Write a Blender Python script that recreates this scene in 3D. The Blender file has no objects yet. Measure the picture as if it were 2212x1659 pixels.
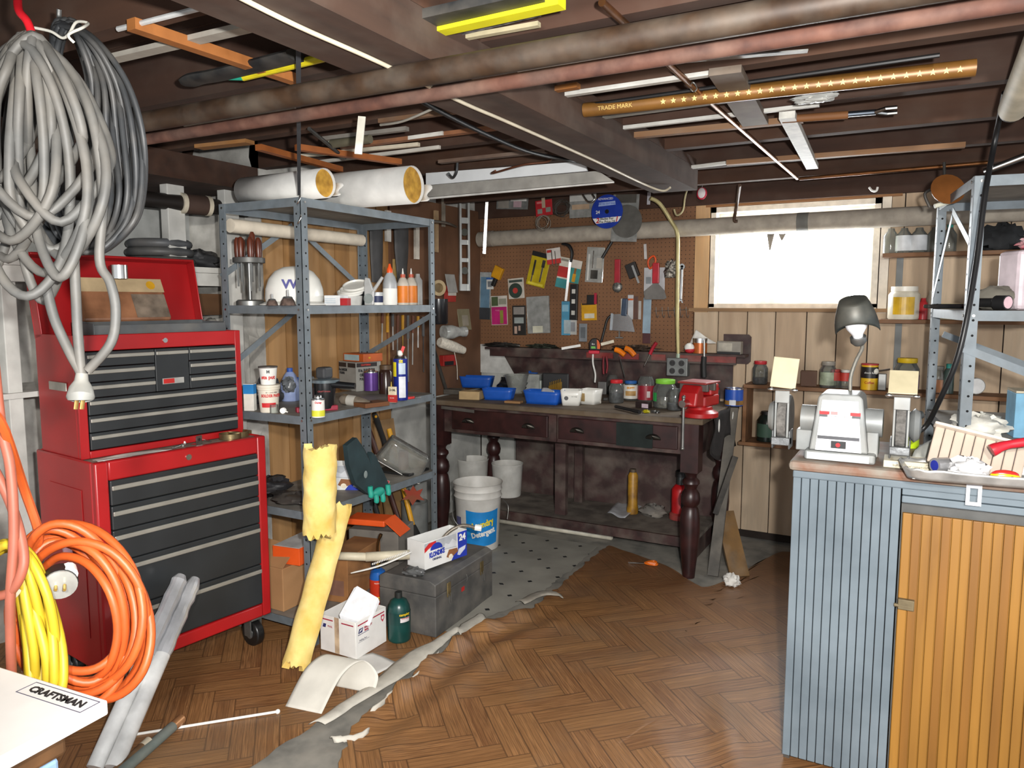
import bpy, math, random
from mathutils import Vector, Matrix, Euler
random.seed(7)
sc = bpy.context.scene
COL = sc.collection
rad = math.radians
# ---------------------------------------------------------------- camera
F, CX, CY, H = 1630.0, 1106.0, 829.5, 1.42          # focal length and centre in pixels of the 2212 x 1659 frame, eye height
YAW, PITCH = rad(28.7), math.atan(175 / 1630.0)
FW = Vector((-math.sin(YAW) * math.cos(PITCH), math.cos(YAW) * math.cos(PITCH), -math.sin(PITCH)))
RT = Vector((math.cos(YAW), math.sin(YAW), 0))
UP = RT.cross(FW)
cam = bpy.data.cameras.new('camera')
cam.sensor_fit = 'HORIZONTAL'; cam.sensor_width = 36.0; cam.lens = 36.0 * F / 2212.0
cam.clip_start = 0.02; cam.clip_end = 60
camo = bpy.data.objects.new('camera', cam); COL.objects.link(camo)
camo.location = (0, 0, H); camo.rotation_euler = (rad(90) - PITCH, 0, YAW)
sc.camera = camo
# ---------------------------------------------------------------- world, flash, exposure
w = bpy.data.worlds.new('world'); sc.world = w; w.use_nodes = True
w.node_tree.nodes['Background'].inputs[0].default_value = (0.93, 0.96, 1.0, 1)
w.node_tree.nodes['Background'].inputs[1].default_value = 0.9
fl = bpy.data.lights.new('camera_flash', 'SPOT'); fl.energy = 235; fl.shadow_soft_size = 0.022
fl.spot_size = rad(100); fl.spot_blend = 0.6; fl.color = (1.0, 0.985, 0.96)
flo = bpy.data.objects.new('camera_flash', fl); COL.objects.link(flo)
flo.location = Vector((0, 0, H)) + RT * 0.11 + UP * 0.075
flo.rotation_euler = camo.rotation_euler
rb = bpy.data.lights.new('added_fill_light', 'POINT'); rb.energy = 190; rb.shadow_soft_size = 0.06; rb.color = (1.0, 0.95, 0.88)   # unseen fill light added behind the camera to even out the flash falloff
rbo = bpy.data.objects.new('added_fill_light', rb); COL.objects.link(rbo); rbo.location = (0.45, -0.6, 1.95)
sc.view_settings.view_transform = 'Standard'; sc.view_settings.look = 'None'
sc.view_settings.gamma = 1.0; sc.view_settings.use_curve_mapping = False
sc.view_settings.exposure = 0.45
# ---------------------------------------------------------------- photograph pixel -> point on a known plane
def ray(x, y): return FW + RT * ((x - CX) / F) + UP * ((CY - y) / F)
CP = Vector((0, 0, H))
def PZ(x, y, z): d = ray(x, y); return CP + d * ((z - H) / d.z)
def PY(x, y, Y): d = ray(x, y); return CP + d * (Y / d.y)
def PX(x, y, X): d = ray(x, y); return CP + d * (X / d.x)
def PD(x, y, dep): return CP + ray(x, y) * dep
def dep(p): return (Vector(p) - CP).dot(FW)
def mpp(p): return dep(p) / F                        # metres per pixel at a point
# ---------------------------------------------------------------- materials
MATS = {}
def lin(c):
    if isinstance(c, str): c = tuple(int(c[i:i + 2], 16) / 255 for i in (0, 2, 4))
    return tuple((v / 12.92 if v <= .04045 else ((v + .055) / 1.055) ** 2.4) for v in c)
def base_mat(name):
    m = bpy.data.materials.new(name); m.use_nodes = True
    nt = m.node_tree; b = nt.nodes['Principled BSDF']
    return m, nt, b
def N(nt, t, **k):
    n = nt.nodes.new(t)
    for a, v in k.items():
        if a.startswith('i_'): n.inputs[int(a[2:])].default_value = v
        else: setattr(n, a, v)
    return n
def mixc(nt, fac, a, b):
    n = nt.nodes.new('ShaderNodeMix'); n.data_type = 'RGBA'
    if isinstance(fac, (int, float)): n.inputs[0].default_value = fac
    else: nt.links.new(fac, n.inputs[0])
    for s, v in ((6, a), (7, b)):
        if isinstance(v, tuple): n.inputs[s].default_value = (*v, 1) if len(v) == 3 else v
        else: nt.links.new(v, n.inputs[s])
    return n.outputs[2]
def M(col, rough=.55, metal=0., var=.12, scale=14., bump=0., dust=0., kind='plain', c2=None, stretch=None, spec=.5, alpha=1.):
    key = (col, rough, metal, var, scale, bump, dust, kind, c2, stretch, spec, alpha)
    if key in MATS: return MATS[key]
    m, nt, b = base_mat('%s_%s' % (kind, col)); MATS[key] = m
    L = nt.links.new
    c = lin(col); d2 = lin(c2) if c2 else tuple(v * (1 - 2.2 * var) for v in c)
    hi = tuple(min(1, v * (1 + var)) for v in c)
    tc = N(nt, 'ShaderNodeTexCoord'); mp = N(nt, 'ShaderNodeMapping')
    L(tc.outputs['Object'], mp.inputs[0])
    st = stretch or (1, 1, 1)
    mp.inputs['Scale'].default_value = st
    nz = N(nt, 'ShaderNodeTexNoise'); nz.inputs['Scale'].default_value = scale; nz.inputs['Detail'].default_value = 5
    L(mp.outputs[0], nz.inputs['Vector'])
    rp = N(nt, 'ShaderNodeValToRGB'); rp.color_ramp.elements[0].position = .3; rp.color_ramp.elements[1].position = .7
    rp.color_ramp.elements[0].color = (*d2, 1); rp.color_ramp.elements[1].color = (*hi, 1)
    L(nz.outputs['Fac'], rp.inputs[0]); out = rp.outputs[0]
    if kind == 'wood':
        n2 = N(nt, 'ShaderNodeTexNoise'); n2.inputs['Scale'].default_value = scale * 4; n2.inputs['Detail'].default_value = 4
        L(mp.outputs[0], n2.inputs['Vector'])
        out = mixc(nt, n2.outputs['Fac'], out, tuple(v * .62 for v in c))
    if dust:
        n3 = N(nt, 'ShaderNodeTexNoise'); n3.inputs['Scale'].default_value = 9; n3.inputs['Detail'].default_value = 6
        L(tc.outputs['Object'], n3.inputs['Vector'])
        mr = N(nt, 'ShaderNodeMapRange'); mr.inputs[1].default_value = .42; mr.inputs[2].default_value = .72; mr.inputs[4].default_value = dust
        L(n3.outputs['Fac'], mr.inputs[0])
        out = mixc(nt, mr.outputs[0], out, lin('8a8276'))
    L(out, b.inputs['Base Color'])
    b.inputs['Roughness'].default_value = rough; b.inputs['Metallic'].default_value = metal
    b.inputs['Specular IOR Level'].default_value = spec
    if alpha < 1: b.inputs['Alpha'].default_value = alpha
    if bump:
        bp = N(nt, 'ShaderNodeBump'); bp.inputs['Strength'].default_value = bump; bp.inputs['Distance'].default_value = .01
        L(nz.outputs['Fac'], bp.inputs['Height']); L(bp.outputs[0], b.inputs['Normal'])
    return m
def wood(col, c2=None, axis='x', scale=6., rough=.7, dust=0., bump=.15):
    st = {'x': (.12, 1, 1), 'y': (1, .12, 1), 'z': (1, 1, .12)}[axis]
    return M(col, rough=rough, scale=scale * 3, var=.13, kind='wood', c2=c2, stretch=st, dust=dust, bump=bump)
def GLASS(tint='dfe6e6', dirt=.1, rough=.05):
    key = ('glass', tint, dirt)
    if key in MATS: return MATS[key]
    m = bpy.data.materials.new('clear_' + tint); m.use_nodes = True; nt = m.node_tree; nt.nodes.clear(); L = nt.links.new
    o = N(nt, 'ShaderNodeOutputMaterial'); tr = N(nt, 'ShaderNodeBsdfTransparent'); tr.inputs[0].default_value = (*lin(tint), 1)
    gl = N(nt, 'ShaderNodeBsdfGlossy'); gl.inputs['Roughness'].default_value = rough
    df = N(nt, 'ShaderNodeBsdfDiffuse'); df.inputs[0].default_value = (*lin('e4e6e2'), 1)
    lw = N(nt, 'ShaderNodeLayerWeight'); lw.inputs[0].default_value = .35
    a = N(nt, 'ShaderNodeMixShader'); L(lw.outputs['Fresnel'], a.inputs[0]); L(tr.outputs[0], a.inputs[1]); L(gl.outputs[0], a.inputs[2])
    tc = N(nt, 'ShaderNodeTexCoord'); nz = N(nt, 'ShaderNodeTexNoise'); nz.inputs['Scale'].default_value = 25; L(tc.outputs['Object'], nz.inputs[0])
    mr = N(nt, 'ShaderNodeMapRange'); mr.inputs[3].default_value = dirt * .5; mr.inputs[4].default_value = dirt * 1.6; L(nz.outputs['Fac'], mr.inputs[0])
    b = N(nt, 'ShaderNodeMixShader'); L(mr.outputs[0], b.inputs[0]); L(a.outputs[0], b.inputs[1]); L(df.outputs[0], b.inputs[2])
    L(b.outputs[0], o.inputs[0]); MATS[key] = m; return m
# ---------------------------------------------------------------- mesh building
def frame(d):
    d = Vector(d).normalized()
    a = Vector((0, 0, 1)) if abs(d.z) < .95 else Vector((1, 0, 0))
    u = d.cross(a).normalized(); return u, d.cross(u).normalized() * -1
class G:
    def __init__(s): s.v = []; s.f = []
    def add(s, vs, fs):
        n = len(s.v); s.v += [Vector(q) for q in vs]; s.f += [tuple(i + n for i in q) for q in fs]; return s
    def bb(s, x0, x1, y0, y1, z0, z1, T=None):
        vs = [Vector((x, y, z)) for z in (z0, z1) for y in (y0, y1) for x in (x0, x1)]
        if T is not None: vs = [T @ q for q in vs]
        return s.add(vs, [(0, 2, 3, 1), (4, 5, 7, 6), (0, 1, 5, 4), (2, 6, 7, 3), (0, 4, 6, 2), (1, 3, 7, 5)])
    def box(s, c, d, R=None):
        T = Matrix.Translation(Vector(c)) @ (R.to_matrix().to_4x4() if R else Matrix())
        return s.bb(-d[0] / 2, d[0] / 2, -d[1] / 2, d[1] / 2, -d[2] / 2, d[2] / 2, T)
    def cyl(s, a, b, r0, r1=None, n=16, cap=True):
        return s.tube([a, b], [r0, r0 if r1 is None else r1], n, cap=cap)
    def tube(s, pts, r, n=8, closed=False, cap=True, flat=1.):
        pts = [Vector(p) for p in pts]; k = len(pts)
        rr = r if isinstance(r, (list, tuple)) else [r] * k
        t = []
        for i in range(k):
            if closed: d = pts[(i + 1) % k] - pts[i - 1]
            else: d = pts[min(i + 1, k - 1)] - pts[max(i - 1, 0)]
            t.append(d.normalized() if d.length > 1e-9 else Vector((0, 0, 1)))
        u, v_ = frame(t[0]); vs = []
        for i in range(k):
            u = (u - t[i] * u.dot(t[i])); u = u.normalized() if u.length > 1e-6 else frame(t[i])[0]
            w_ = t[i].cross(u)
            for j in range(n):
                a = 2 * math.pi * j / n
                vs.append(pts[i] + (u * math.cos(a) + w_ * math.sin(a) * flat) * rr[i])
        fs = []
        for i in range(k if closed else k - 1):
            for j in range(n):
                a, b = i * n + j, i * n + (j + 1) % n; c, d = ((i + 1) % k) * n + (j + 1) % n, ((i + 1) % k) * n + j
                fs.append((a, b, c, d))
        if cap and not closed: fs += [tuple(range(n))[::-1], tuple(range((k - 1) * n, k * n))]
        return s.add(vs, fs)
    def lathe(s, prof, n=20, c=(0, 0, 0), a0=0., a1=2 * math.pi, cap=True, T=None):
        c = Vector(c); full = abs(a1 - a0 - 2 * math.pi) < 1e-6; m = n if full else n + 1
        vs = []
        for r, z in prof:
            for j in range(m):
                a = a0 + (a1 - a0) * j / n
                q = Vector((r * math.cos(a), r * math.sin(a), z))
                vs.append(c + (T @ q if T is not None else q))
        fs = []
        for i in range(len(prof) - 1):
            for j in range(n):
                k = (j + 1) % m
                fs.append((i * m + j, i * m + k, (i + 1) * m + k, (i + 1) * m + j))
        if cap and full:
            if prof[0][0] > 1e-5: fs.append(tuple(range(m))[::-1])
            if prof[-1][0] > 1e-5: fs.append(tuple(range((len(prof) - 1) * m, len(prof) * m)))
        return s.add(vs, fs)
    def prism(s, poly, z0, z1, T=None):
        n = len(poly); ar = sum(poly[i][0] * poly[(i + 1) % n][1] - poly[(i + 1) % n][0] * poly[i][1] for i in range(n))
        if ar < 0: poly = poly[::-1]
        vs = [Vector((p[0], p[1], z)) for z in (z0, z1) for p in poly]
        if T is not None: vs = [T @ q for q in vs]
        return s.add(vs, [tuple(range(n))[::-1], tuple(range(n, 2 * n))] + [(i, (i + 1) % n, n + (i + 1) % n, n + i) for i in range(n)])
    def sph(s, c, r, n=12, m=8, sq=(1, 1, 1)):
        c = Vector(c); prof = [(r * math.sin(math.pi * i / m), -r * math.cos(math.pi * i / m)) for i in range(m + 1)]
        prof[0] = (0.0001 * r, -r); prof[-1] = (0.0001 * r, r)
        T = Matrix.Diagonal((*sq, 1)); return s.lathe(prof, n, c, T=T)
    def grid(s, fn, nu, nv, closed_u=False):
        vs = [fn(i / (nu if closed_u else nu - 1), j / (nv - 1)) for j in range(nv) for i in range(nu)]
        fs = [(j * nu + i, j * nu + (i + 1) % nu, (j + 1) * nu + (i + 1) % nu, (j + 1) * nu + i) for j in range(nv - 1) for i in range(nu if closed_u else nu - 1)]
        return s.add(vs, fs)
    def tr(s, T): s.v = [T @ q for q in s.v]; return s
    def ob(s, name, mat, parent=None, loc=None, rot=None, smooth=None, bevel=0., solid=0., ang=40):
        me = bpy.data.meshes.new(name); me.from_pydata([tuple(q) for q in s.v], [], s.f); me.update()
        me.materials.append(mat)
        if smooth is None: smooth = len(s.f) > 12
        if smooth:
            me.polygons.foreach_set('use_smooth', [True] * len(me.polygons)); me.set_sharp_from_angle(angle=rad(ang))
        o = bpy.data.objects.new(name, me); COL.objects.link(o)
        if parent: o.parent = parent
        if loc is not None: o.location = loc
        if rot is not None: o.rotation_euler = rot
        if solid: md = o.modifiers.new('thickness', 'SOLIDIFY'); md.thickness = solid; md.offset = 0
        if bevel: md = o.modifiers.new('soft_edge', 'BEVEL'); md.width = bevel; md.segments = 2; md.limit_method = 'ANGLE'
        return o
def thing(name, label, cat, loc=(0, 0, 0), rz=0., group=None, rot=None):
    o = bpy.data.objects.new(name, None); COL.objects.link(o); o.empty_display_size = .05
    o.location = loc; o.rotation_euler = rot if rot else (0, 0, rz)
    o['label'] = label; o['category'] = cat; o['kind'] = 'thing'
    if group: o['group'] = group
    return o
def tag(o, label, cat, group=None):
    o['label'] = label; o['category'] = cat; o['kind'] = 'thing'
    if group: o['group'] = group
    return o
def struct(o): o['kind'] = 'structure'; return o
def copy_tree(o, parent=None):
    c = o.copy(); COL.objects.link(c); c.parent = parent
    for ch in o.children: copy_tree(ch, c)
    return c
TEXTS = []
def text(s, size, mat, parent, T, name='lettering', bold=0., shear=0., align='CENTER', squeeze=1., bend=0.):
    cu = bpy.data.curves.new(name, 'FONT'); cu.body = s; cu.size = size; cu.extrude = .0004; cu.offset = bold; cu.shear = shear
    cu.align_x = align; cu.align_y = 'CENTER'; cu.resolution_u = 2
    o = bpy.data.objects.new(name, cu); COL.objects.link(o)
    TEXTS.append((o, mat, parent, T, squeeze, bend)); return o
def finish_texts():
    dg = bpy.context.evaluated_depsgraph_get(); dg.update()
    for o, mat, parent, T, sq, bend in TEXTS:
        me = bpy.data.meshes.new_from_object(o.evaluated_get(dg)); nm = o.name.split('.')[0]; bpy.data.objects.remove(o)
        me.transform(Matrix.Diagonal((sq, 1, 1, 1)))
        if bend:
            for q in me.vertices: x, y, z = q.co; q.co = ((bend + z) * math.sin(x / bend), y, (bend + z) * math.cos(x / bend) - bend)
        me.transform(T); me.materials.clear(); me.materials.append(mat)
        q = bpy.data.objects.new(nm, me); COL.objects.link(q)
        if parent: q.parent = parent
def face_T(p, n, up=(0, 0, 1)):
    """matrix whose x runs to the reader's right, y up, z out of the face with normal n, at point p"""
    n = Vector(n).normalized(); up = Vector(up); x = up.cross(n).normalized(); y = n.cross(x)
    return Matrix(((x.x, y.x, n.x, p[0]), (x.y, y.y, n.y, p[1]), (x.z, y.z, n.z, p[2]), (0, 0, 0, 1)))
def Rz(a): return Matrix.Rotation(a, 4, 'Z')
def Tr(*p): return Matrix.Translation(Vector(p[0] if len(p) == 1 else p))
def smooth_path(pts, k=6, closed=False):
    pts = [Vector(p) for p in pts]; n = len(pts); out = []
    for i in range(n if closed else n - 1):
        if closed: a, b, c, d = pts[i - 1], pts[i], pts[(i + 1) % n], pts[(i + 2) % n]
        else: a, b, c, d = pts[max(i - 1, 0)], pts[i], pts[i + 1], pts[min(i + 2, n - 1)]
        for j in range(k):
            t = j / k
            out.append(.5 * ((2 * b) + (c - a) * t + (2 * a - 5 * b + 4 * c - d) * t * t + (3 * b - a - 3 * c + d) * t ** 3))
    if not closed: out.append(pts[-1])
    return out
BLACK = M('1a1a1b', rough=.5, var=.1); WHITE = M('e9e8e2', rough=.6, var=.05); RED = M('c4161c', rough=.4, var=.05)
CHROME = M('c8c8c6', rough=.25, metal=1., var=.05); STEEL = M('8c8d8b', rough=.42, metal=.8, var=.15, dust=.25)
IRON = M('2c2a28', rough=.6, metal=.3, var=.2, dust=.25)
INK = M('15151a', rough=.7, var=.0)

# ---------------------------------------------------------------- things placed from the photograph
FH = Vector((FW.x, FW.y, 0)).normalized()
def tocam(p): v = CP - Vector(p); v.z = 0; return v.normalized()
def spot(x, y, z=None, wpx=0, X=None, Y=None):
    """standing point: pixel of the near bottom edge on the level z (or on a plane X or Y); returns centre, metres per pixel, radius"""
    if X is not None: p = PX(x, y, X)
    elif Y is not None: p = PY(x, y, Y)
    else: p = PZ(x, y, z)
    if z is not None: p.z = z + .0008
    m = mpp(p); r = wpx * m / 2
    if X is None and Y is None: p = p - tocam(p) * r
    return p, m, r
def turned(name, label, cat, x, y, z, wpx, hpx, parts, group=None, X=None, Y=None, n=20, rot=None, label_text=None):
    """lathed thing: parts = [(name, material, profile in half-widths and heights)]"""
    p, m, r = spot(x, y, z, wpx, X, Y); h = hpx * m
    t = thing(name, label, cat, p, math.atan2(tocam(p).y, tocam(p).x), group, rot)
    for nm, mt_, prof in parts:
        cap = not nm.endswith('_band'); nm = nm.replace('_band', '')
        G().lathe([(a * r, b * h) for a, b in prof], n, cap=cap).ob(nm, mt_, t)
    t['r'] = r; t['h'] = h
    return t
def front_T(t, zf, up=0., side=0., out=.0012):
    """text frame on the camera-facing front of a turned thing, zf = height fraction (turned things face the camera along +x)"""
    r, h = t['r'], t['h']; return Rz(side) @ face_T((r + out, 0, zf * h), (1, 0, 0))
def crate(name, label, cat, x, y, z, w, d, h, yaw, mat, group=None, bevel=.003, X=None, Y=None, part='body'):
    p, m, r = spot(x, y, z, 0, X, Y); t = thing(name, label, cat, p, yaw, group)
    G().bb(-w / 2, w / 2, 0, d, 0, h).ob(part, mat, t, bevel=bevel); return t
def rope(name, label, cat, pts, r, mat, k=6, n=8, closed=False, group=None, parent=None):
    o = G().tube(smooth_path(pts, k, closed), r, n, closed).ob(name, mat, parent, ang=60)
    return tag(o, label, cat, group) if label else o
# ================================================================ floor
WX, WY = -2.77, 4.6                                   # inner faces of the boarded side wall and of the back wall
CONC = M('8b8880', rough=.9, var=.2, scale=9, bump=.3, dust=.5)
flr = struct(G().bb(-3.5, 2.4, -.9, 5.0, -.12, -.004).ob('floor', CONC))
def parquet_mat():
    m, nt, b = base_mat('vinyl_parquet_print'); L = nt.links.new
    def mth(op, a, c=None, d=None):
        n = nt.nodes.new('ShaderNodeMath'); n.operation = op
        for i, v in enumerate((a, c, d)):
            if v is None: continue
            if isinstance(v, (int, float)): n.inputs[i].default_value = v
            else: L(v, n.inputs[i])
        return n.outputs[0]
    tc = N(nt, 'ShaderNodeTexCoord'); mp = N(nt, 'ShaderNodeMapping'); L(tc.outputs['Object'], mp.inputs[0])
    W, n_ = .0765, 4
    mp.inputs['Rotation'].default_value = (0, 0, rad(45)); mp.inputs['Scale'].default_value = (1 / W, 1 / W, 1)
    sp = N(nt, 'ShaderNodeSeparateXYZ'); L(mp.outputs[0], sp.inputs[0])
    x, y = sp.outputs[0], sp.outputs[1]
    i, j = mth('FLOOR', x), mth('FLOOR', y); fx, fy = mth('SUBTRACT', x, i), mth('SUBTRACT', y, j)
    k = mth('FLOORED_MODULO', mth('SUBTRACT', i, j), 2. * n_)
    hz = mth('LESS_THAN', k, n_ - .5)
    def sel(a, c): return mth('ADD', mth('MULTIPLY', hz, a), mth('MULTIPLY', mth('SUBTRACT', 1., hz), c))
    pv = mth('SUBTRACT', 2. * n_ - 1, k)
    along = mth('DIVIDE', sel(mth('ADD', fx, k), mth('ADD', fy, pv)), n_); across = sel(fy, fx)
    idx = sel(mth('SUBTRACT', i, k), i); idy = sel(j, mth('SUBTRACT', j, pv))
    st = mth('FLOOR', mth('MULTIPLY', across, 4.)); fs = mth('FRACT', mth('MULTIPLY', across, 4.))
    cb = N(nt, 'ShaderNodeCombineXYZ'); L(idx, cb.inputs[0]); L(idy, cb.inputs[1]); L(st, cb.inputs[2])
    wn = N(nt, 'ShaderNodeTexWhiteNoise'); L(cb.outputs[0], wn.inputs[0])
    cb2 = N(nt, 'ShaderNodeCombineXYZ'); L(idx, cb2.inputs[0]); L(idy, cb2.inputs[1])
    wn2 = N(nt, 'ShaderNodeTexWhiteNoise'); L(cb2.outputs[0], wn2.inputs[0])
    # grain runs along each block
    gc = N(nt, 'ShaderNodeCombineXYZ'); L(mth('MULTIPLY', along, 1.6), gc.inputs[0]); L(mth('MULTIPLY', across, 9.), gc.inputs[1]); L(mth('MULTIPLY', wn.outputs[0], 40.), gc.inputs[2])
    gn = N(nt, 'ShaderNodeTexNoise'); gn.inputs['Scale'].default_value = 2.2; gn.inputs['Detail'].default_value = 5; L(gc.outputs[0], gn.inputs[0])
    gr_ = N(nt, 'ShaderNodeMapRange'); gr_.inputs[1].default_value = .3; gr_.inputs[2].default_value = .7; L(gn.outputs['Fac'], gr_.inputs[0])
    c = mixc(nt, gr_.outputs[0], lin('5f3d22'), lin('a3754a'))
    tv = mth('MULTIPLY', wn.outputs[0], .7)
    c = mixc(nt, tv, c, lin('70492a')); c = mixc(nt, mth('MULTIPLY', wn2.outputs[0], .22), c, lin('b98d58'))
    edge = mth('MINIMUM', mth('MULTIPLY', mth('MINIMUM', along, mth('SUBTRACT', 1., along)), n_ * 1.), mth('MINIMUM', across, mth('SUBTRACT', 1., across)))
    ln = mth('LESS_THAN', edge, .035); fl_ = mth('LESS_THAN', mth('MINIMUM', fs, mth('SUBTRACT', 1., fs)), .05)
    c = mixc(nt, mth('MULTIPLY', fl_, .5), c, lin('4a3019')); c = mixc(nt, mth('MULTIPLY', ln, .5), c, lin('3a2614'))
    dn = N(nt, 'ShaderNodeTexNoise'); dn.inputs['Scale'].default_value = 2.2; dn.inputs['Detail'].default_value = 7; L(tc.outputs['Object'], dn.inputs[0])
    dm = N(nt, 'ShaderNodeMapRange'); dm.inputs[1].default_value = .5; dm.inputs[2].default_value = .8; dm.inputs[4].default_value = .5; L(dn.outputs['Fac'], dm.inputs[0])
    c = mixc(nt, dm.outputs[0], c, lin('6f6455'))
    # worn bare patch and dusty far margin, where the sheet has lost its print
    ox = N(nt, 'ShaderNodeSeparateXYZ'); L(tc.outputs['Object'], ox.inputs[0])
    far = N(nt, 'ShaderNodeMapRange'); far.inputs[1].default_value = 3.3; far.inputs[2].default_value = 4.0; far.inputs[4].default_value = .7
    L(mth('ADD', ox.outputs[1], mth('MULTIPLY', dn.outputs['Fac'], .5)), far.inputs[0])
    c = mixc(nt, mth('MULTIPLY', far.outputs[0], .8), c, lin('6a4a34'))
    L(c, b.inputs['Base Color'])
    rr = N(nt, 'ShaderNodeMapRange'); rr.inputs[3].default_value = .34; rr.inputs[4].default_value = .62; L(dn.outputs['Fac'], rr.inputs[0]); L(rr.outputs[0], b.inputs['Roughness'])
    bp = N(nt, 'ShaderNodeBump'); bp.inputs['Strength'].default_value = .25; bp.inputs['Distance'].default_value = .004
    L(mth('ADD', gn.outputs['Fac'], mth('MULTIPLY', ln, -.8)), bp.inputs['Height']); L(bp.outputs[0], b.inputs['Normal'])
    return m
PARQ = parquet_mat()
def interp(pts, x):
    if x <= pts[0][0]: return pts[0][1]
    for (a, b), (c, d) in zip(pts, pts[1:]):
        if x <= c: return b + (d - b) * (x - a) / max(c - a, 1e-9)
    return pts[-1][1]
edge_px = [(770, 1659), (798, 1580), (803, 1553), (860, 1512), (914, 1466), (950, 1430), (990, 1402), (1041, 1360), (1117, 1322), (1190, 1290), (1250, 1240), (1315, 1180)]
EL = sorted((PZ(a, b, 0).y, PZ(a, b, 0).x) for a, b in edge_px)                 # torn near edge: X over Y
far_px = [(1315, 1180), (1402, 1209), (1455, 1229), (1495, 1261), (1540, 1279), (1589, 1271), (1619, 1221), (1660, 1191)]
EF = sorted((PZ(a, b, 0).x, PZ(a, b, 0).y) for a, b in far_px) + [(-.3, 4.55), (2.4, 4.58)]
def YF(x): return sum(interp(EF, x + q * .03) for q in range(-2, 3)) / 5
ri = random.Random(3)
JIT = [ri.uniform(-.012, .012) for _ in range(400)]
def vin(u, v):
    y0 = .1 + 4.2 * v; xl = interp(EL, y0) + JIT[int(y0 * 90) % 400]
    x = xl + (2.3 - xl) * u ** 1.6 if u > 0 else xl
    y = .1 + (YF(x) - .1) * v
    d = x - xl; curl = interp([(.6, .004), (1.7, .012), (2.2, .05), (2.75, .045), (3.1, .012), (4, .006)], y)
    z = .004 + curl * math.exp(-(d / .055) ** 2 * .9) * (1 + .25 * math.sin(y * 31)) + .35 * curl * math.exp(-((d - .16) / .05) ** 2)
    for (cx, cy, a, l, s, h) in ((-.46, 2.3, 1.9, .35, .05, .016), (-.38, 2.05, 1.4, .3, .06, .018), (-.6, 2.12, 2.2, .3, .05, .008), (-.75, 2.9, .6, .5, .09, .006)):
        p, q = (x - cx) * math.cos(a) + (y - cy) * math.sin(a), -(x - cx) * math.sin(a) + (y - cy) * math.cos(a)
        z += h * math.exp(-(p / l) ** 2 - (q / s) ** 2)
    return Vector((x, y, z))
G().grid(vin, 130, 150).ob('vinyl_sheet', PARQ, flr, ang=80)['label'] = 'wood-block print vinyl sheet with a curled torn edge'
BACK = M('c9c4b8', rough=.85, var=.12, scale=18, bump=.2, dust=.3)
# white backing turned up along the torn edge
def flap(pxa, pxb, z0, z1, name, label, mat):
    n = len(pxa); A = [PZ(*q, 0) for q in pxa]; B = [PZ(*q, 0) for q in pxb]
    A2, B2 = smooth_path(A, 5), smooth_path(B, 5); k = len(A2)
    def f(u, v):
        i = min(int(round(u * (k - 1))), k - 1); p = A2[i].lerp(B2[i], v)
        return Vector((p.x + JIT[i * 7 % 400] * .5, p.y + JIT[i * 5 % 400] * .4, z0 + (z1 - z0) * v + .012 * math.sin(math.pi * v) + .002 * math.sin(i * 1.7)))
    o = G().grid(f, k, 6).ob(name, mat, flr, solid=.003, ang=80); o['label'] = label; return o
flap([(669, 1572), (775, 1500), (866, 1428), (940, 1388), (985, 1362)], [(705, 1577), (813, 1507), (914, 1443), (965, 1396), (992, 1374)], .012, .02, 'vinyl_strip', 'long off-white strip of torn vinyl backing lying along the floor seam', BACK)
flap([(982, 1366), (1010, 1345), (1035, 1330)], [(1000, 1385), (1030, 1362), (1052, 1345)], .012, .016, 'vinyl_strip', 'short off-white piece of torn vinyl backing by the grey toolbox corner', BACK)
flap([(797, 1562), (860, 1512), (914, 1466), (948, 1430)], [(812, 1548), (868, 1498), (920, 1460), (950, 1426)], .014, .04, 'vinyl_flap', 'thin pale torn lip standing along the curled vinyl edge', BACK)
flap([(715, 1602), (760, 1600), (800, 1583)], [(725, 1612), (765, 1607), (796, 1592)], .014, .012, 'vinyl_scrap', 'ragged white scrap of vinyl at the near end of the seam', BACK)
flap([(1115, 1305), (1165, 1283), (1205, 1290)], [(1135, 1318), (1180, 1298), (1217, 1305)], .012, .03, 'vinyl_scrap', 'dusty lifted vinyl scrap midway along the seam toward the bench', M('9d978b', rough=.9, var=.2, dust=.5))
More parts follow.
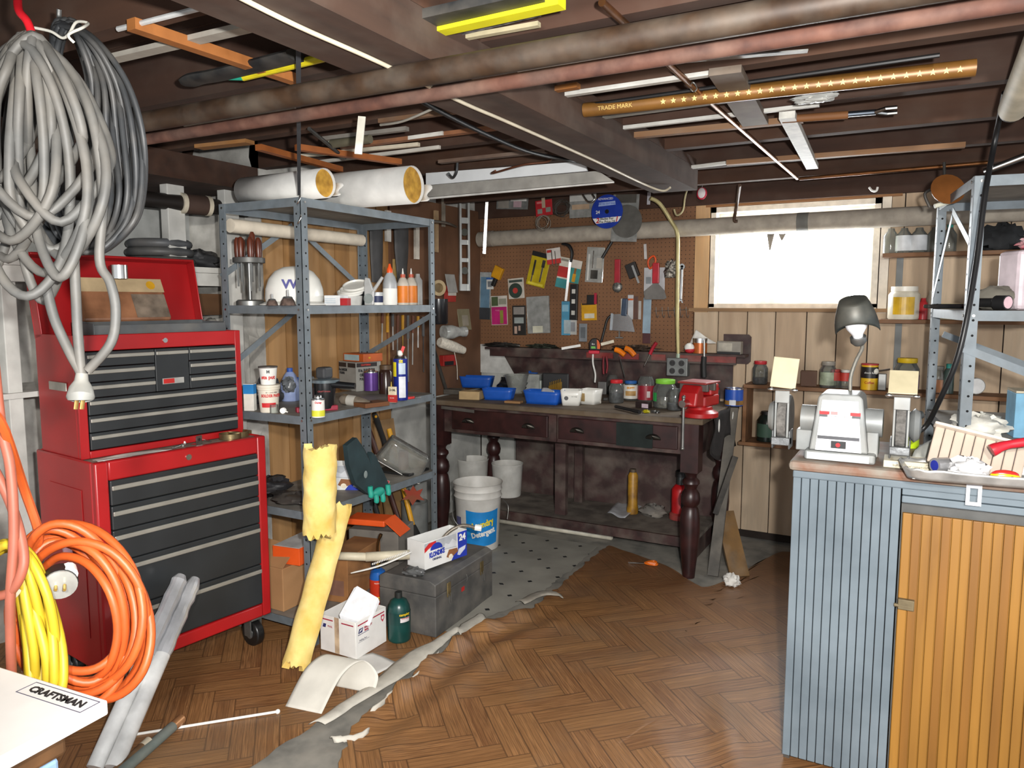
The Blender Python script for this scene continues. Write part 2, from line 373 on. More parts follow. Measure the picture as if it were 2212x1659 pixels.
# the sheet under the toolbox and boxes
EW = [(669, 1576), (760, 1510), (866, 1432), (930, 1400)]
LW = sorted((PZ(a, b, 0).y, PZ(a, b, 0).x) for a, b in EW)
def vin2(u, v):
    y = .1 + 2.62 * v + .06 * math.sin(u * 9); x1 = interp([(.1, -1.86)] + LW + [(2.75, -1.78)], y) + JIT[int(y * 90 + 50) % 400]
    return Vector((-3.4 + (x1 + 3.4) * u, y, .003 + .002 * math.sin(u * 21 + v * 9)))
o = G().grid(vin2, 50, 60).ob('vinyl_sheet', PARQ, flr, ang=80); o['label'] = 'dusty wood-block print vinyl under the red tool cabinet'
def dot_mat():
    m, nt, b = base_mat('vinyl_dotted_print'); L = nt.links.new
    tc = N(nt, 'ShaderNodeTexCoord'); mp = N(nt, 'ShaderNodeMapping'); L(tc.outputs['Object'], mp.inputs[0]); mp.inputs['Rotation'].default_value = (0, 0, rad(45)); mp.inputs['Scale'].default_value = (6.6, 6.6, 6.6)
    fr = N(nt, 'ShaderNodeVectorMath', operation='FRACTION'); L(mp.outputs[0], fr.inputs[0])
    sb = N(nt, 'ShaderNodeVectorMath', operation='SUBTRACT'); L(fr.outputs[0], sb.inputs[0]); sb.inputs[1].default_value = (.5, .5, .5)
    ab = N(nt, 'ShaderNodeVectorMath', operation='ABSOLUTE'); L(sb.outputs[0], ab.inputs[0]); sx = N(nt, 'ShaderNodeSeparateXYZ'); L(ab.outputs[0], sx.inputs[0])
    mx = N(nt, 'ShaderNodeMath', operation='MAXIMUM'); L(sx.outputs[0], mx.inputs[0]); L(sx.outputs[1], mx.inputs[1])
    lt = N(nt, 'ShaderNodeMath', operation='LESS_THAN', i_1=.07); L(mx.outputs[0], lt.inputs[0])
    nz = N(nt, 'ShaderNodeTexNoise'); nz.inputs['Scale'].default_value = 5; nz.inputs['Detail'].default_value = 8; L(tc.outputs['Object'], nz.inputs[0])
    c = mixc(nt, nz.outputs['Fac'], lin('6f6d66'), lin('b3b0a5')); c = mixc(nt, lt.outputs[0], c, lin('1d1f22'))
    L(c, b.inputs['Base Color']); b.inputs['Roughness'].default_value = .55; return m
dot_far = [(-2.75, 4.0), (-2.4, 4.05), (-1.9, 4.02), (-1.62, 4.0)]
def vin3(u, v):
    y = 2.62 + 1.4 * v; x1 = interp(EL, y) - .055 + JIT[int(y * 70) % 400] * .6
    x = -2.74 + (x1 + 2.74) * u
    return Vector((x, y, .002 + .012 * max(0, math.sin(x * 16 + y * 8)) * math.exp(-((y - 3.1) / .4) ** 2) * (1 if x > -2.1 else .3)))
o = G().grid(vin3, 60, 60).ob('vinyl_sheet', dot_mat(), flr, ang=80); o['label'] = 'old off-white vinyl with small black squares'
# ================================================================ walls
PINE = wood('b98f5e', '8a6236', 'z', rough=.75, bump=.1); PINE2 = wood('a97c48', '76522b', 'z', rough=.75); PALE = wood('cdb79c', 'b39b80', 'z', rough=.8, bump=.05); PALE2 = wood('c6ae92', 'a98f74', 'z', rough=.8, bump=.05)
STONE = M('c6c4bd', rough=.95, var=.18, scale=7, bump=.9, c2='8d8a84'); DARKGAP = M('2a211b', rough=.95)
wl = struct(G().bb(-2.9, WX - .025, 2.62, WY + .08, 0, 2.25).ob('wall_side', STONE))
def rough_stone(u, v):
    y, z = -.9 + 3.9 * u, 2.2 * v; x = -3.32 + .04 * math.sin(y * 7 + z * 3) * math.sin(z * 6 - y * 2) + .02 * math.sin(y * 19 + z * 13)
    return Vector((x, y, z))
struct(G().grid(rough_stone, 60, 40).ob('wall_stone', STONE, ang=80))
def rs2(u, v):                                                                  # whitewashed return next to the boards
    x = -3.32 + .5 * u; z = 2.2 * v; return Vector((x + .0, 2.63 + .03 * math.sin(z * 9 + x * 5) + .015 * math.sin(z * 23), z))
struct(G().grid(rs2, 14, 44).ob('wall_return', STONE, ang=80))
# boards on the side wall, each its own plank; first one broken off in a ragged edge
by = [2.62, 2.735, 2.86, 2.985, 3.1, 3.215, 3.33, 3.45, 3.56]
for i in range(len(by) - 1):
    g = G().bb(WX - .02, WX + .001 * (i % 3), by[i] + .002, by[i + 1] - .002, .03 + .02 * (i % 2), 2.02 if i else 1.98)
    g.ob('plank', (PINE, PINE2, PINE)[i % 3], wl)
PEG = M('6b4a33', rough=.8, var=.14, scale=5, bump=.1)
hb = G().bb(WX - .02, WX + .004, 3.575, WY - .005, .82, 2.05).ob('hardboard', PEG, wl)
G().bb(WX - .02, WX - .004, 3.575, WY - .005, .0, .82).ob('plaster', M('b9b9b4', rough=.9, var=.2, scale=5, bump=.3), wl)
# back wall with the window opening
WXL, WXR, WZB, WZT = -1.16, -.245, 1.395, 1.985
wb = G()
wb.bb(-2.9, WXL, WY + .02, WY + .2, 0, 2.25).bb(WXR, 2.4, WY + .02, WY + .2, 0, 2.25).bb(WXL, WXR, WY + .02, WY + .2, 0, WZB).bb(WXL, WXR, WY + .02, WY + .2, WZT, 2.25)
wb = struct(wb.ob('wall_back', DARKGAP))
xs = [-1.25, -1.1, -.93, -.77, -.6, -.44, -.28, -.13, .03, .19, .35, .51, .67, .83, .99, 1.15, 1.31, 1.47, 1.63, 1.8, 1.97, 2.14, 2.3]
for i in range(len(xs) - 1):
    a, b = xs[i] + .003, xs[i + 1] - .003; mt_ = (PALE, PALE2)[i % 2]
    if b > WXL - .03 and a < WXR + .03:
        G().bb(a, b, WY - .002 * (i % 2), WY + .02, .05, WZB - .025).ob('plank', mt_, wb)
    else: G().bb(a, b, WY - .002 * (i % 2), WY + .02, .05, 2.0).ob('plank', mt_, wb)
G().bb(WXR + .052, -.133, WY, WY + .02, WZB - .022, 2.0).ob('plank', PALE2, wb)
def peg_mat():
    m, nt, b = base_mat('pegboard'); L = nt.links.new
    tc = N(nt, 'ShaderNodeTexCoord'); mp = N(nt, 'ShaderNodeMapping'); L(tc.outputs['Object'], mp.inputs[0]); mp.inputs['Scale'].default_value = (39.4, 0, 39.4)
    fr = N(nt, 'ShaderNodeVectorMath', operation='FRACTION'); L(mp.outputs[0], fr.inputs[0])
    ds = N(nt, 'ShaderNodeVectorMath', operation='DISTANCE'); L(fr.outputs[0], ds.inputs[0]); ds.inputs[1].default_value = (.5, 0, .5)
    lt = N(nt, 'ShaderNodeMath', operation='LESS_THAN', i_1=.11); L(ds.outputs[1], lt.inputs[0])
    nz = N(nt, 'ShaderNodeTexNoise'); nz.inputs['Scale'].default_value = 4; nz.inputs['Detail'].default_value = 8; L(tc.outputs['Object'], nz.inputs[0])
    c = mixc(nt, nz.outputs['Fac'], lin('5f3f28'), lin('8a6242')); c = mixc(nt, lt.outputs[0], c, lin('24170f'))
    L(c, b.inputs['Base Color']); b.inputs['Roughness'].default_value = .75; return m
PEGM = peg_mat()
G().bb(-2.765, -1.252, WY - .012, WY + .02, 1.0, 2.05).ob('pegboard', PEGM, wb)
G().bb(-2.765, -2.5, WY - .004, WY + .02, 0, 1.0).ob('plaster', M('b4b4ae', rough=.9, var=.2, scale=5, bump=.3), wb)
G().bb(-2.765, -2.45, WY - .016, WY - .012, .93, 1.13).ob('white_panel', M('c9c9c4', rough=.7), wb)
MAROON = M('33191a', rough=.5, var=.25, scale=10, dust=.18)
DUSTRED = M('3f2a28', rough=.75, var=.2, scale=10, dust=.35)
# ---------------------------------------------------------------- window
wn = thing('window_1', '', '', (0, 0, 0)); del wn['label']; del wn['category']; struct(wn)
FRM = M('d8d0c2', rough=.7, var=.1, scale=20, bump=.1); RAW = wood('c7975f', 'a5713b', 'z')
f = G().bb(WXL, WXL + .03, WY, WY + .15, WZB, WZT).bb(WXR - .03, WXR, WY, WY + .15, WZB, WZT).bb(WXL, WXR, WY, WY + .15, WZT - .03, WZT).bb(WXL, WXR, WY, WY + .15, WZB - .005, WZB + .02)
f.ob('window_frame', FRM, wn)
s_ = G(); a, b_, c, d = WXL + .03, WXR - .03, WZB + .02, WZT - .03
for q in ((a, a + .045, c, d), (b_ - .045, b_, c, d), (a + .045, b_ - .045, c, c + .045), (a + .045, b_ - .045, d - .05, d)): s_.bb(q[0], q[1], WY + .09, WY + .125, q[2], q[3])
s_.ob('sash', M('e6e2d8', rough=.6), wn)
pm = bpy.data.materials.new('daylight_pane'); pm.use_nodes = True; nt = pm.node_tree; b = nt.nodes['Principled BSDF']
b.inputs['Base Color'].default_value = (.9, .93, .95, 1); b.inputs['Emission Color'].default_value = (.93, .97, 1, 1); b.inputs['Emission Strength'].default_value = 16.0; b.inputs['Roughness'].default_value = .2
G().bb(a + .04, b_ - .04, WY + .105, WY + .112, c + .04, d - .045).ob('pane', pm, wn)
G().bb(-1.25, WXL - .006, WY - .012, WY + .01, WZB - .03, 2.0).ob('casing', wood('cfa97c', 'b98c5b', 'z'), wn)
G().bb(WXR + .006, WXR + .05, WY - .012, WY + .01, WZB - .03, 2.0).ob('casing', M('d9cfc0', rough=.7, var=.1), wn)
G().bb(WXL - .03, WXR + .1, WY - .016, WY + .01, WZT + .002, 2.06).ob('casing', wood('9a6a3c', '6b4525', 'x'), wn)
G().bb(-1.27, WXR + .06, WY - .05, WY + .12, WZB - .025, WZB - .005).ob('sill', wood('a8845c', '7d5e3e', 'x'), wn)
# ================================================================ ceiling: floorboards, joists, girder
OLD = wood('452b1d', '2a1910', 'x', rough=.85, dust=.06); OLD2 = wood('4f3220', '301d12', 'x', rough=.85, dust=.06); GIRD = wood('4a3326', '2d1f17', 'y', rough=.85, dust=.12)
ZB = 2.05
cl = struct(G().bb(-3.5, 2.4, -.9, WY + .2, 2.27, 2.3).ob('ceiling', M('20150f', rough=.95)))
k = 0; y = -.9
while y < WY + .1:
    G().bb(-3.5, 2.4, y + .002, y + .108, 2.25, 2.27).ob('floorboard', (OLD, OLD2)[k % 2], cl); y += .11; k += 1
JY = [2.18 + .49 * i for i in range(-6, 5)]
for i, y in enumerate(JY):
    G().bb(-3.45, 2.4, y - .05, y, ZB, 2.25).ob('joist', (OLD2, OLD)[i % 2], cl)
G().bb(-3.45, 2.4, WY - .035, WY + .015, 2.0, 2.25).ob('joist', OLD, cl)
G().bb(-1.20, -.985, -.9, 3.63, 1.952, 2.052).ob('girder', GIRD, cl)
G().bb(-3.45, -2.79, -.9, 2.61, 1.94, 2.049).ob('sill_beam', OLD, cl)
G().bb(-1.02, -.985, -.9, 3.66, 2.053, 2.09).ob('girder_ledger', OLD2, cl)
# ================================================================ steel shelving units
SHG = M('6f787e', rough=.5, metal=.25, var=.1, scale=20, dust=.12)
SHB = M('85817a', rough=.6, metal=.2, var=.12, dust=.4)
HOLE = M('0c0c0d', rough=.9)
def shelf_unit(label, X0, Y0, ang, wx, wy, ztop, shelves, braces, group='grey steel shelving'):
    t = thing('steel_shelving', label, 'shelving', (X0, Y0, 0), ang, group)
    fl_, th = .036, .0022
    for sx, sy in ((0, 0), (1, 0), (0, 1), (1, 1)):
        x, y = sx * wx, sy * wy; dx, dy = (1 if sx == 0 else -1), (1 if sy == 0 else -1)
        g = G().bb(min(x, x + dx * fl_), max(x, x + dx * fl_), min(y, y + dy * th), max(y, y + dy * th), 0, ztop)
        g.bb(min(x, x + dx * th), max(x, x + dx * th), min(y, y + dy * fl_), max(y, y + dy * fl_), 0, ztop)
        p = g.ob('post', SHG, t)
        h = G(); z = .05
        while z < ztop - .02:
            h.cyl((x + dx * fl_ * .62, y - dy * .0006, z), (x + dx * fl_ * .62, y + dy * (th + .0006), z), .0042, n=8)
            h.cyl((x - dx * .0006, y + dy * fl_ * .62, z), (x + dx * (th + .0006), y + dy * fl_ * .62, z), .0042, n=8); z += .0505
        o = h.ob('bolt_holes', HOLE, p); o['kind'] = 'stuff'
    for z in shelves:
        s = t_ = G().bb(.003, wx - .003, .003, wy - .003, z - .002, z).ob('shelf', SHB, t)
        lip = .034; g = G()
        g.bb(.0025, wx - .0025, .0025, .0045, z - lip, z).bb(.0025, wx - .0025, wy - .0045, wy - .0025, z - lip, z)
        g.bb(.0025, .0045, .0025, wy - .0025, z - lip, z).bb(wx - .0045, wx - .0025, .0025, wy - .0025, z - lip, z).ob('shelf_rim', SHG, s)
        b = G()
        for x in (.022, wx - .022):
            for q, n_ in ((-.0015, 0), (wy + .0015, 1)): b.cyl((x, q, z - .017), (x, q + (-.003 if n_ == 0 else .003), z - .017), .005, n=8)
        for y in (.022, wy - .022):
            for q, n_ in ((-.0015, 0), (wx + .0015, 1)): b.cyl((q, y, z - .017), (q + (-.003 if n_ == 0 else .003), y, z - .017), .005, n=8)
        o = b.ob('bolts', CHROME, s); o['kind'] = 'stuff'
    for a, c in braces:
        a, c = Vector(a), Vector(c); d = (c - a).normalized(); n_ = Vector((1, 0, 0)) if abs(a.x - c.x) < .01 else Vector((0, 1, 0))
        u = d.cross(n_) * .013; n2 = n_ * .001
        G().add([a + u + n2, a - u + n2, c - u + n2, c + u + n2, a + u - n2, a - u - n2, c - u - n2, c + u - n2], [(0, 1, 2, 3), (7, 6, 5, 4), (0, 3, 7, 4), (1, 5, 6, 2), (0, 4, 5, 1), (3, 2, 6, 7)]).ob('brace', SHG, t)
    return t
SX0, SX1, SY0, SY1 = -2.62, -2.16, 2.23, 3.145
S2, S3, S4, S5 = 1.41, .965, .57, .1
shelf_unit('grey steel shelving unit of drilled posts holding the white hard hat', SX0, SY0, 0, SX1 - SX0, SY1 - SY0, 1.83, (1.83, S2, S3, S4, S5),
           [((0, .0, 1.53), (0, .42, 1.78)), ((0, 0, 1.13), (0, .42, 1.38)), ((0, .44, 1.78), (0, .9, 1.5)), ((.0, .915, 1.14), (.46, .915, 1.37))])
RU = shelf_unit('grey steel shelving unit behind the bench grinder, lit white along its edges', .113, 2.92, rad(7.8), .914, .73, 1.83, (1.83, 1.395, .97, .5),
           [((0, .36, 1.74), (0, .69, 1.45)), ((0, .02, 1.62), (0, .36, 1.76)), ((.05, .73, 1.29), (.9, .73, .95)), ((.0, -.001, 1.27), (.9, -.001, .9))])
# ================================================================ workbench
MAR = M('341a19', rough=.38, var=.25, scale=12, c2='1f1010'); MARD = M('3a2220', rough=.6, var=.3, scale=14, dust=.3); TOPW = wood('6b5a45', '3c3127', 'x', rough=.8, dust=.3)
wbn = thing('workbench', 'dark maroon wooden workbench with turned legs, four cup pulls and a red vise', 'workbench', (0, 0, 0))
BX0, BX1, BY0, BY1, BZ = -2.62, -.975, 3.75, 4.5, .84
G().bb(BX0 - .02, BX1 + .02, BY0 - .02, BY1, BZ - .03, BZ).ob('bench_top', TOPW, wbn, bevel=.006)
ap = G().bb(BX0 + .06, BX1 - .06, BY0 + .02, BY0 + .05, .645, .81).bb(BX0 + .005, BX0 + .03, BY0 + .08, BY1 - .08, .645, .81).bb(BX1 - .03, BX1 - .005, BY0 + .08, BY1 - .08, .645, .81).bb(BX0 + .08, BX1 - .08, BY1 - .05, BY1 - .02, .645, .81)
ap.ob('apron', MARD, wbn, bevel=.003)
for x0, x1 in ((-2.47, -1.83), (-1.765, -1.09)):
    d = G().bb(x0, x1, BY0 + .006, BY0 + .03, .668, .79).ob('drawer', MAR, wbn, bevel=.004)
    for px_ in ((-2.353, -1.951) if x0 < -2 else (-1.651, -1.219)):
        g = G()                                              # cup pull: quarter dome open below
        def cup(u, v, px_=px_):
            a = math.pi * u; e = math.pi / 2 * v
            return Vector((px_ - .042 * math.cos(a) * math.cos(e * .95), BY0 + .006 - .024 * math.sin(e) * math.sin(a) ** .5 - .001, .712 + .03 * math.sin(a) * (1 - .25 * v)))
        g.grid(cup, 13, 7).ob('cup_pull', M('4c4a45', rough=.4, metal=.8, var=.2, dust=.3), d, solid=.002)
G().bb(-1.82, -1.775, BY0 + .004, BY0 + .02, .65, .8).ob('stile', MARD, wbn)
G().bb(-1.42, -1.22, BY0 + .001, BY0 + .0055, .665, .79).ob('cloth_patch', M('1c2624', rough=.95, var=.2), wbn)
def leg(x, y):
    g = G().bb(x - .045, x + .045, y - .045, y + .045, .56, .81)
    pr_ = [(.045, .56), (.03, .545), (.028, .53), (.043, .515), (.045, .5), (.034, .485), (.03, .47), (.044, .45), (.05, .42), (.046, .395), (.034, .378), (.042, .365), (.05, .32), (.052, .25), (.047, .16), (.036, .06), (.031, .0)]
    g.lathe(pr_[::-1], 20, (x, y, 0)); return g
for x, y in ((BX0 + .045, BY0 + .05), (BX1 - .045, BY0 + .03), (BX0 + .045, BY1 - .06), (BX1 - .045, BY1 - .06)): leg(x, y).ob('leg', MAR, wbn)
# low platform and back panel under the bench
pl = wbn
DUSTW = M('5e554d', rough=.9, var=.2, scale=10, dust=.6)
G().bb(-2.44, -1.05, 4.03, 4.5, .11, .13).ob('platform_board', DUSTW, pl, bevel=.003)
G().bb(-2.44, -1.05, 4.01, 4.03, .075, .13).ob('platform_lip', MARD, pl)
for x in (-2.44, -1.1): G().bb(x, x + .04, 4.06, 4.48, 0, .11).ob('platform_foot', MARD, pl)
G().bb(-2.44, -1.0, 4.515, 4.54, .0, .75).ob('back_panel', DUSTRED, pl)
for x, y, w_ in ((-1.91, 4.12, .035), (-1.93, 4.44, .028)): G().bb(x - w_, x + w_, y - .02, y + .02, .13, .64).ob('upright', DUSTRED, pl)
# ledge on the wall above the bench
lg = thing('bench_ledge', 'dark maroon back board with narrow ledge shelf above the workbench', 'shelf', (0, 0, 0))
G().add([(-2.6, 4.575, 1.105), (-2.43, 4.575, .845), (-1.0, 4.575, .845), (-1.0, 4.575, 1.105), (-2.6, 4.587, 1.105), (-2.43, 4.587, .845), (-1.0, 4.587, .845), (-1.0, 4.587, 1.105)], [(3, 2, 1, 0), (4, 5, 6, 7), (0, 1, 5, 4), (1, 2, 6, 5), (2, 3, 7, 6), (3, 0, 4, 7)]).ob('back_board', MARD, lg)
G().bb(-2.66, -.91, 4.47, 4.585, 1.105, 1.12).ob('ledge_board', DUSTRED, lg)
T = Matrix(((1, 0, 0, 0), (0, 0, -1, 4.588), (0, 1, 0, 0), (0, 0, 0, 1)))
pw = [(-1.06, 1.125), (-1.06, 1.235), (-.915, 1.235), (-.9, 1.22), (-.9, 1.075), (-.915, 1.06), (-1.0, 1.06), (-1.06, 1.1)]
G().prism(pw, 0, .012, T).ob('end_board', MARD, lg)
for x0, x1 in ((-1.9, -1.72), (-1.68, -1.55), (-1.47, -1.38), (-1.29, -.96)): G().bb(x0, x1, 4.463, 4.47, 1.072, 1.108).ob('red_strip', M('7e2320', rough=.6, var=.2, dust=.3), lg)
G().bb(-2.62, -.96, 4.472, 4.484, 1.06, 1.105).ob('ledge_front', MARD, lg)
# ================================================================ red tool chests
RD = M('a3181b', rough=.35, var=.07, scale=5); DRW = M('25282a', rough=.45, var=.12, scale=6); STRIP = M('9b988f', rough=.4, metal=.4, var=.06)
p0 = Vector((-2.416, 1.504)); p1 = Vector((-2.332, 2.173)); wdt = (p1 - p0).length; tang = math.atan2(p1.y - p0.y, p1.x - p0.x)
# local frame: x along the front, y into the chest (away from the viewer side), z up
rc = thing('roller_cabinet', 'red rolling tool cabinet with five black drawers on caster wheels', 'tool cabinet', (p0.x, p0.y, 0), tang)
D_, Z0, Z1 = .44, .135, .885
g = G()
g.bb(0, .045, 0, .03, Z0, Z1).bb(wdt - .04, wdt, 0, .03, Z0, Z1).bb(.045, wdt - .04, 0, .03, Z1 - .068, Z1).bb(.045, wdt - .04, 0, .03, Z0, Z0 + .052)
g.bb(0, .012, .03, D_, Z0, Z1).bb(wdt - .012, wdt, .03, D_, Z0, Z1).bb(.012, wdt - .012, D_ - .012, D_, Z0, Z1).bb(.012, wdt - .012, .03, D_ - .012, Z0, Z0 + .02)
g.ob('cabinet_body', RD, rc, bevel=.006)
G().bb(.012, wdt - .012, .03, D_ - .012, Z1 - .014, Z1 - .006).ob('cabinet_top', M('8e7f72', rough=.8, var=.2, dust=.5), rc)
G().bb(-.0025, -.0005, .1, .34, .25, .78).ob('side_panel', RD, rc, bevel=.004)
sm = [.817, .727, .641, .529, .357, .19]
for i in range(5):
    d = G().bb(.047, wdt - .042, -.003, .02, sm[i + 1] + .003, sm[i]).ob('drawer', DRW, rc, bevel=.004)
    G().bb(.05, wdt - .045, -.011, -.003, sm[i] - .034, sm[i] - .018).ob('drawer_pull', STRIP, d, bevel=.003)
G().cyl((wdt * .5, -.004, Z1 - .033), (wdt * .5, .002, Z1 - .033), .011, n=16).ob('lock', CHROME, rc)
G().bb(.06, .13, -.0055, -.003, .2, .225).ob('badge', M('8f2a26', rough=.4), rc)
def caster(x, y):
    w_ = G().cyl((x - .018, y, .055), (x + .018, y, .055), .055, n=24).ob('wheel', M('161616', rough=.35), rc, bevel=.006)
    G().cyl((x - .02, y, .055), (x + .02, y, .055), .022, n=16).ob('hub', STEEL, w_)
    G().bb(x - .028, x - .022, y - .02, y + .02, .045, .125).bb(x + .022, x + .028, y - .02, y + .02, .045, .125).bb(x - .03, x + .03, y - .035, y + .035, .118, .134).ob('caster_fork', STEEL, w_)
for x, y in ((wdt - .05, .06), (.06, .06), (wdt - .05, D_ - .06), (.06, D_ - .06)): caster(x, y)
# top chest, lid open
tw, ty, zb, zt = .64, .11, .887, 1.31
tc_ = thing('top_chest', 'red top chest with open lid and many small black drawers', 'tool chest', (p0.x, p0.y, 0), tang)
x0 = .01; x1 = x0 + tw; yb = ty + .3
g = G().bb(x0, x0 + .03, ty, ty + .02, zb - .005, zt).bb(x1 - .025, x1, ty, ty + .02, zb - .005, zt).bb(x0 + .03, x1 - .025, ty, ty + .02, zt - .055, zt).bb(x0 + .03, x1 - .025, ty, ty + .02, zb - .005, zb + .02)
g.bb(x0, x0 + .008, ty + .02, yb, zb - .005, zt).bb(x1 - .008, x1, ty + .02, yb, zb - .005, zt).bb(x0 + .008, x1 - .008, yb - .008, yb, zb - .005, zt).bb(x0 + .008, x1 - .008, ty + .02, yb - .008, zt - .05, zt - .045)
g.ob('chest_body', RD, tc_, bevel=.004)
def drawer(xa, xb, za, zb_, pull=True):
    d = G().bb(xa + .0015, xb - .0015, ty - .004, ty + .015, za + .0015, zb_ - .0015).ob('drawer', DRW, tc_, bevel=.002)
    if pull: G().bb(xa + .004, xb - .004, ty - .011, ty - .004, zb_ - .024, zb_ - .011).ob('drawer_pull', STRIP, d, bevel=.002)
    return d
xa, xb = x0 + .031, x1 - .026; h = (zt - .058 - zb - .022) / 6.4
top = zt - .057; c1, c2_ = xa + (xb - xa) * .42, xa + (xb - xa) * .65
for i in range(3): drawer(xa, c1, top - (i + 1) * h, top - i * h); drawer(c2_, xb, top - (i + 1) * h, top - i * h)
dc = drawer(c1, c2_, top - 3 * h, top)
G().bb(c1 + .025, c2_ - .025, ty - .0065, ty - .004, top - 2.5 * h, top - 2.1 * h).ob('badge', M('c3c1bb', rough=.3, metal=.6), dc)
G().bb(c1 + .028, c1 + .07, ty - .008, ty - .0065, top - 2.46 * h, top - 2.14 * h).ob('badge_mark', M('b3241f', rough=.4), dc)
for i in range(3): drawer(xa, xb, top - (3 + (i + 1) * 1.13) * h, top - (3 + i * 1.13) * h)
G().cyl((x0 + tw * .5, ty - .004, zt - .028), (x0 + tw * .5, ty + .002, zt - .028), .009, n=16).ob('lock', CHROME, tc_)
hs = G().bb(x0 - .006, x0 - .001, ty + .07, ty + .2, 1.115, 1.145).ob('side_handle', M('b7b2a8', rough=.4, metal=.5), tc_, bevel=.002)
# lid leaning back from the rear edge
lt = rad(12); Tl = Tr(0, yb - .006, zt - .02) @ Matrix.Rotation(-lt, 4, 'X')
g = G().bb(x0, x1, 0, .008, 0, .31, Tl).bb(x0, x0 + .006, -.05, .0, 0, .31, Tl).bb(x1 - .006, x1, -.05, .0, 0, .31, Tl).bb(x0 + .006, x1 - .006, -.05, 0, .3, .31, Tl)
g.ob('lid', RD, tc_, bevel=.004)
# ================================================================ grinder cabinet
GRY = M('6c7880', rough=.6, var=.1, scale=5, c2='57636b'); OCH = wood('a5752c', '7b5219', 'z', rough=.55, bump=.1); OCH2 = wood('966524', '6f4a17', 'z', rough=.55, bump=.1)
CXA, CXB, CYF, CYB, CZ = -.325, 1.3, 2.335, 2.8, .957
gc = thing('grinder_cabinet', 'grey painted beadboard cabinet with a varnished yellow door under the bench grinder', 'cabinet', (0, 0, 0))
G().bb(CXA - .012, CXB, CYF - .018, CYB, CZ - .03, CZ).ob('cabinet_top', M('7f776c', rough=.7, var=.2, scale=16, c2='7b4a30', dust=.5), gc, bevel=.012)
G().bb(CXA, CXB, CYF - .006, CYF + .012, CZ - .052, CZ - .03).ob('top_moulding', GRY, gc, bevel=.004)
G().bb(CXA + .002, CXA + .02, CYF + .02, CYB - .01, .0, CZ - .03).bb(CXA + .02, CXB, CYB - .025, CYB - .01, 0, CZ - .03).ob('carcass', M('47413b', rough=.8), gc)
n = 12; wv = (-.037 - CXA) / n
for i in range(n): G().bb(CXA + i * wv + .001, CXA + (i + 1) * wv - .001, CYF + .0005 * (i % 2), CYF + .018, .03, CZ - .052).ob('slat', GRY, gc, bevel=.002)
G().bb(-.035, CXB, CYF + .001, CYF + .018, .887, CZ - .052).ob('rail', GRY, gc, bevel=.002); G().bb(-.035, CXB, CYF - .002, CYF + .018, .865, .885).ob('rail', GRY, gc, bevel=.003)
G().bb(-.035, CXB, CYF + .03, CYF + .034, .03, .865).ob('inner_frame', M('5a5a58', rough=.8), gc)
dr = G().bb(-.031, .62, CYF + .014, CYF + .022, .03, .833).ob('door', OCH, gc)
i = 0; x = -.031
while x < .6:
    G().bb(x + .0012, x + .0228, CYF + .003, CYF + .014, .03, .835).ob('slat', (OCH, OCH2, OCH)[i % 3], dr, bevel=.002); x += .024; i += 1
G().bb(-.03, .011, CYF - .012, CYF + .003, .56, .59).cyl((-.04, CYF - .007, .57), (.005, CYF - .007, .57), .0055, n=10).ob('latch', M('8a7c5f', rough=.6, metal=.5, var=.2), dr, bevel=.002)
# ================================================================ bench grinder
GG = M('8a8d8c', rough=.45, metal=.2, var=.1, scale=12, dust=.35); GD = M('77797a', rough=.4, metal=.6, var=.15, scale=30, bump=.2); PLATE = M('e9ebea', rough=.35, var=.03)
gx, gy, gz = -.208, 2.44, CZ + .0005
gr = thing('bench_grinder', 'grey twin-wheel bench grinder with gooseneck lamp, white plate and red switch', 'grinder', (gx, gy, gz), 0); gr.scale = (.8, .8, .8)
G().bb(-.115, .125, -.1, .1, 0, .035).ob('base', GG, gr, bevel=.008)
G().prism([(-.1, .035), (.1, .035), (.075, .235), (.06, .248), (-.06, .248), (-.075, .235)], -.085, .09, Matrix.Rotation(rad(90), 4, 'X')).ob('motor_housing', GG, gr, bevel=.006)
G().prism([(-.078, .038), (.078, .038), (.06, .225), (-.06, .225)], .0905, .0935, Matrix.Rotation(rad(90), 4, 'X')).ob('front_plate', PLATE, gr)
G().bb(-.105, .105, -.1035, -.1, .004, .03).ob('base_plate', M('b9bcbc', rough=.4), gr)
sw = G().bb(-.024, .026, -.0985, -.0935, .05, .076).ob('switch', BLACK, gr); G().cyl((.0, -.0985, .063), (.0, -.103, .063), .008, n=12).ob('switch_button', RED, sw)
for x0_, x1_, z_, m_ in ((-.068, -.034, .178, RED), (-.03, -.006, .178, M('c98a8a')), (.036, .07, .178, RED), (-.068, -.04, .166, M('555558')), (.042, .07, .166, M('555558')), (-.072, .07, .087, M('4a4b50'))):
    G().bb(x0_, x1_, -.0945, -.0936, z_ - (.006 if m_ is not M('555558') else .003), z_ + .006).ob('print_bar', m_, gr)
text('1/2 H.P. BENCH GRINDER', .0075, INK, gr, face_T((0, -.0938, .166), (0, -1, 0)))
G().cyl((-.14, 0, .14), (.14, 0, .14), .052, n=24).ob('motor_barrel', GG, gr); [G().bb(*q).ob('bracket', GG, gr, bevel=.004) for q in ((-.155, -.085, -.03, .03, .02, .1), (.09, .13, -.05, .05, .02, .11))]
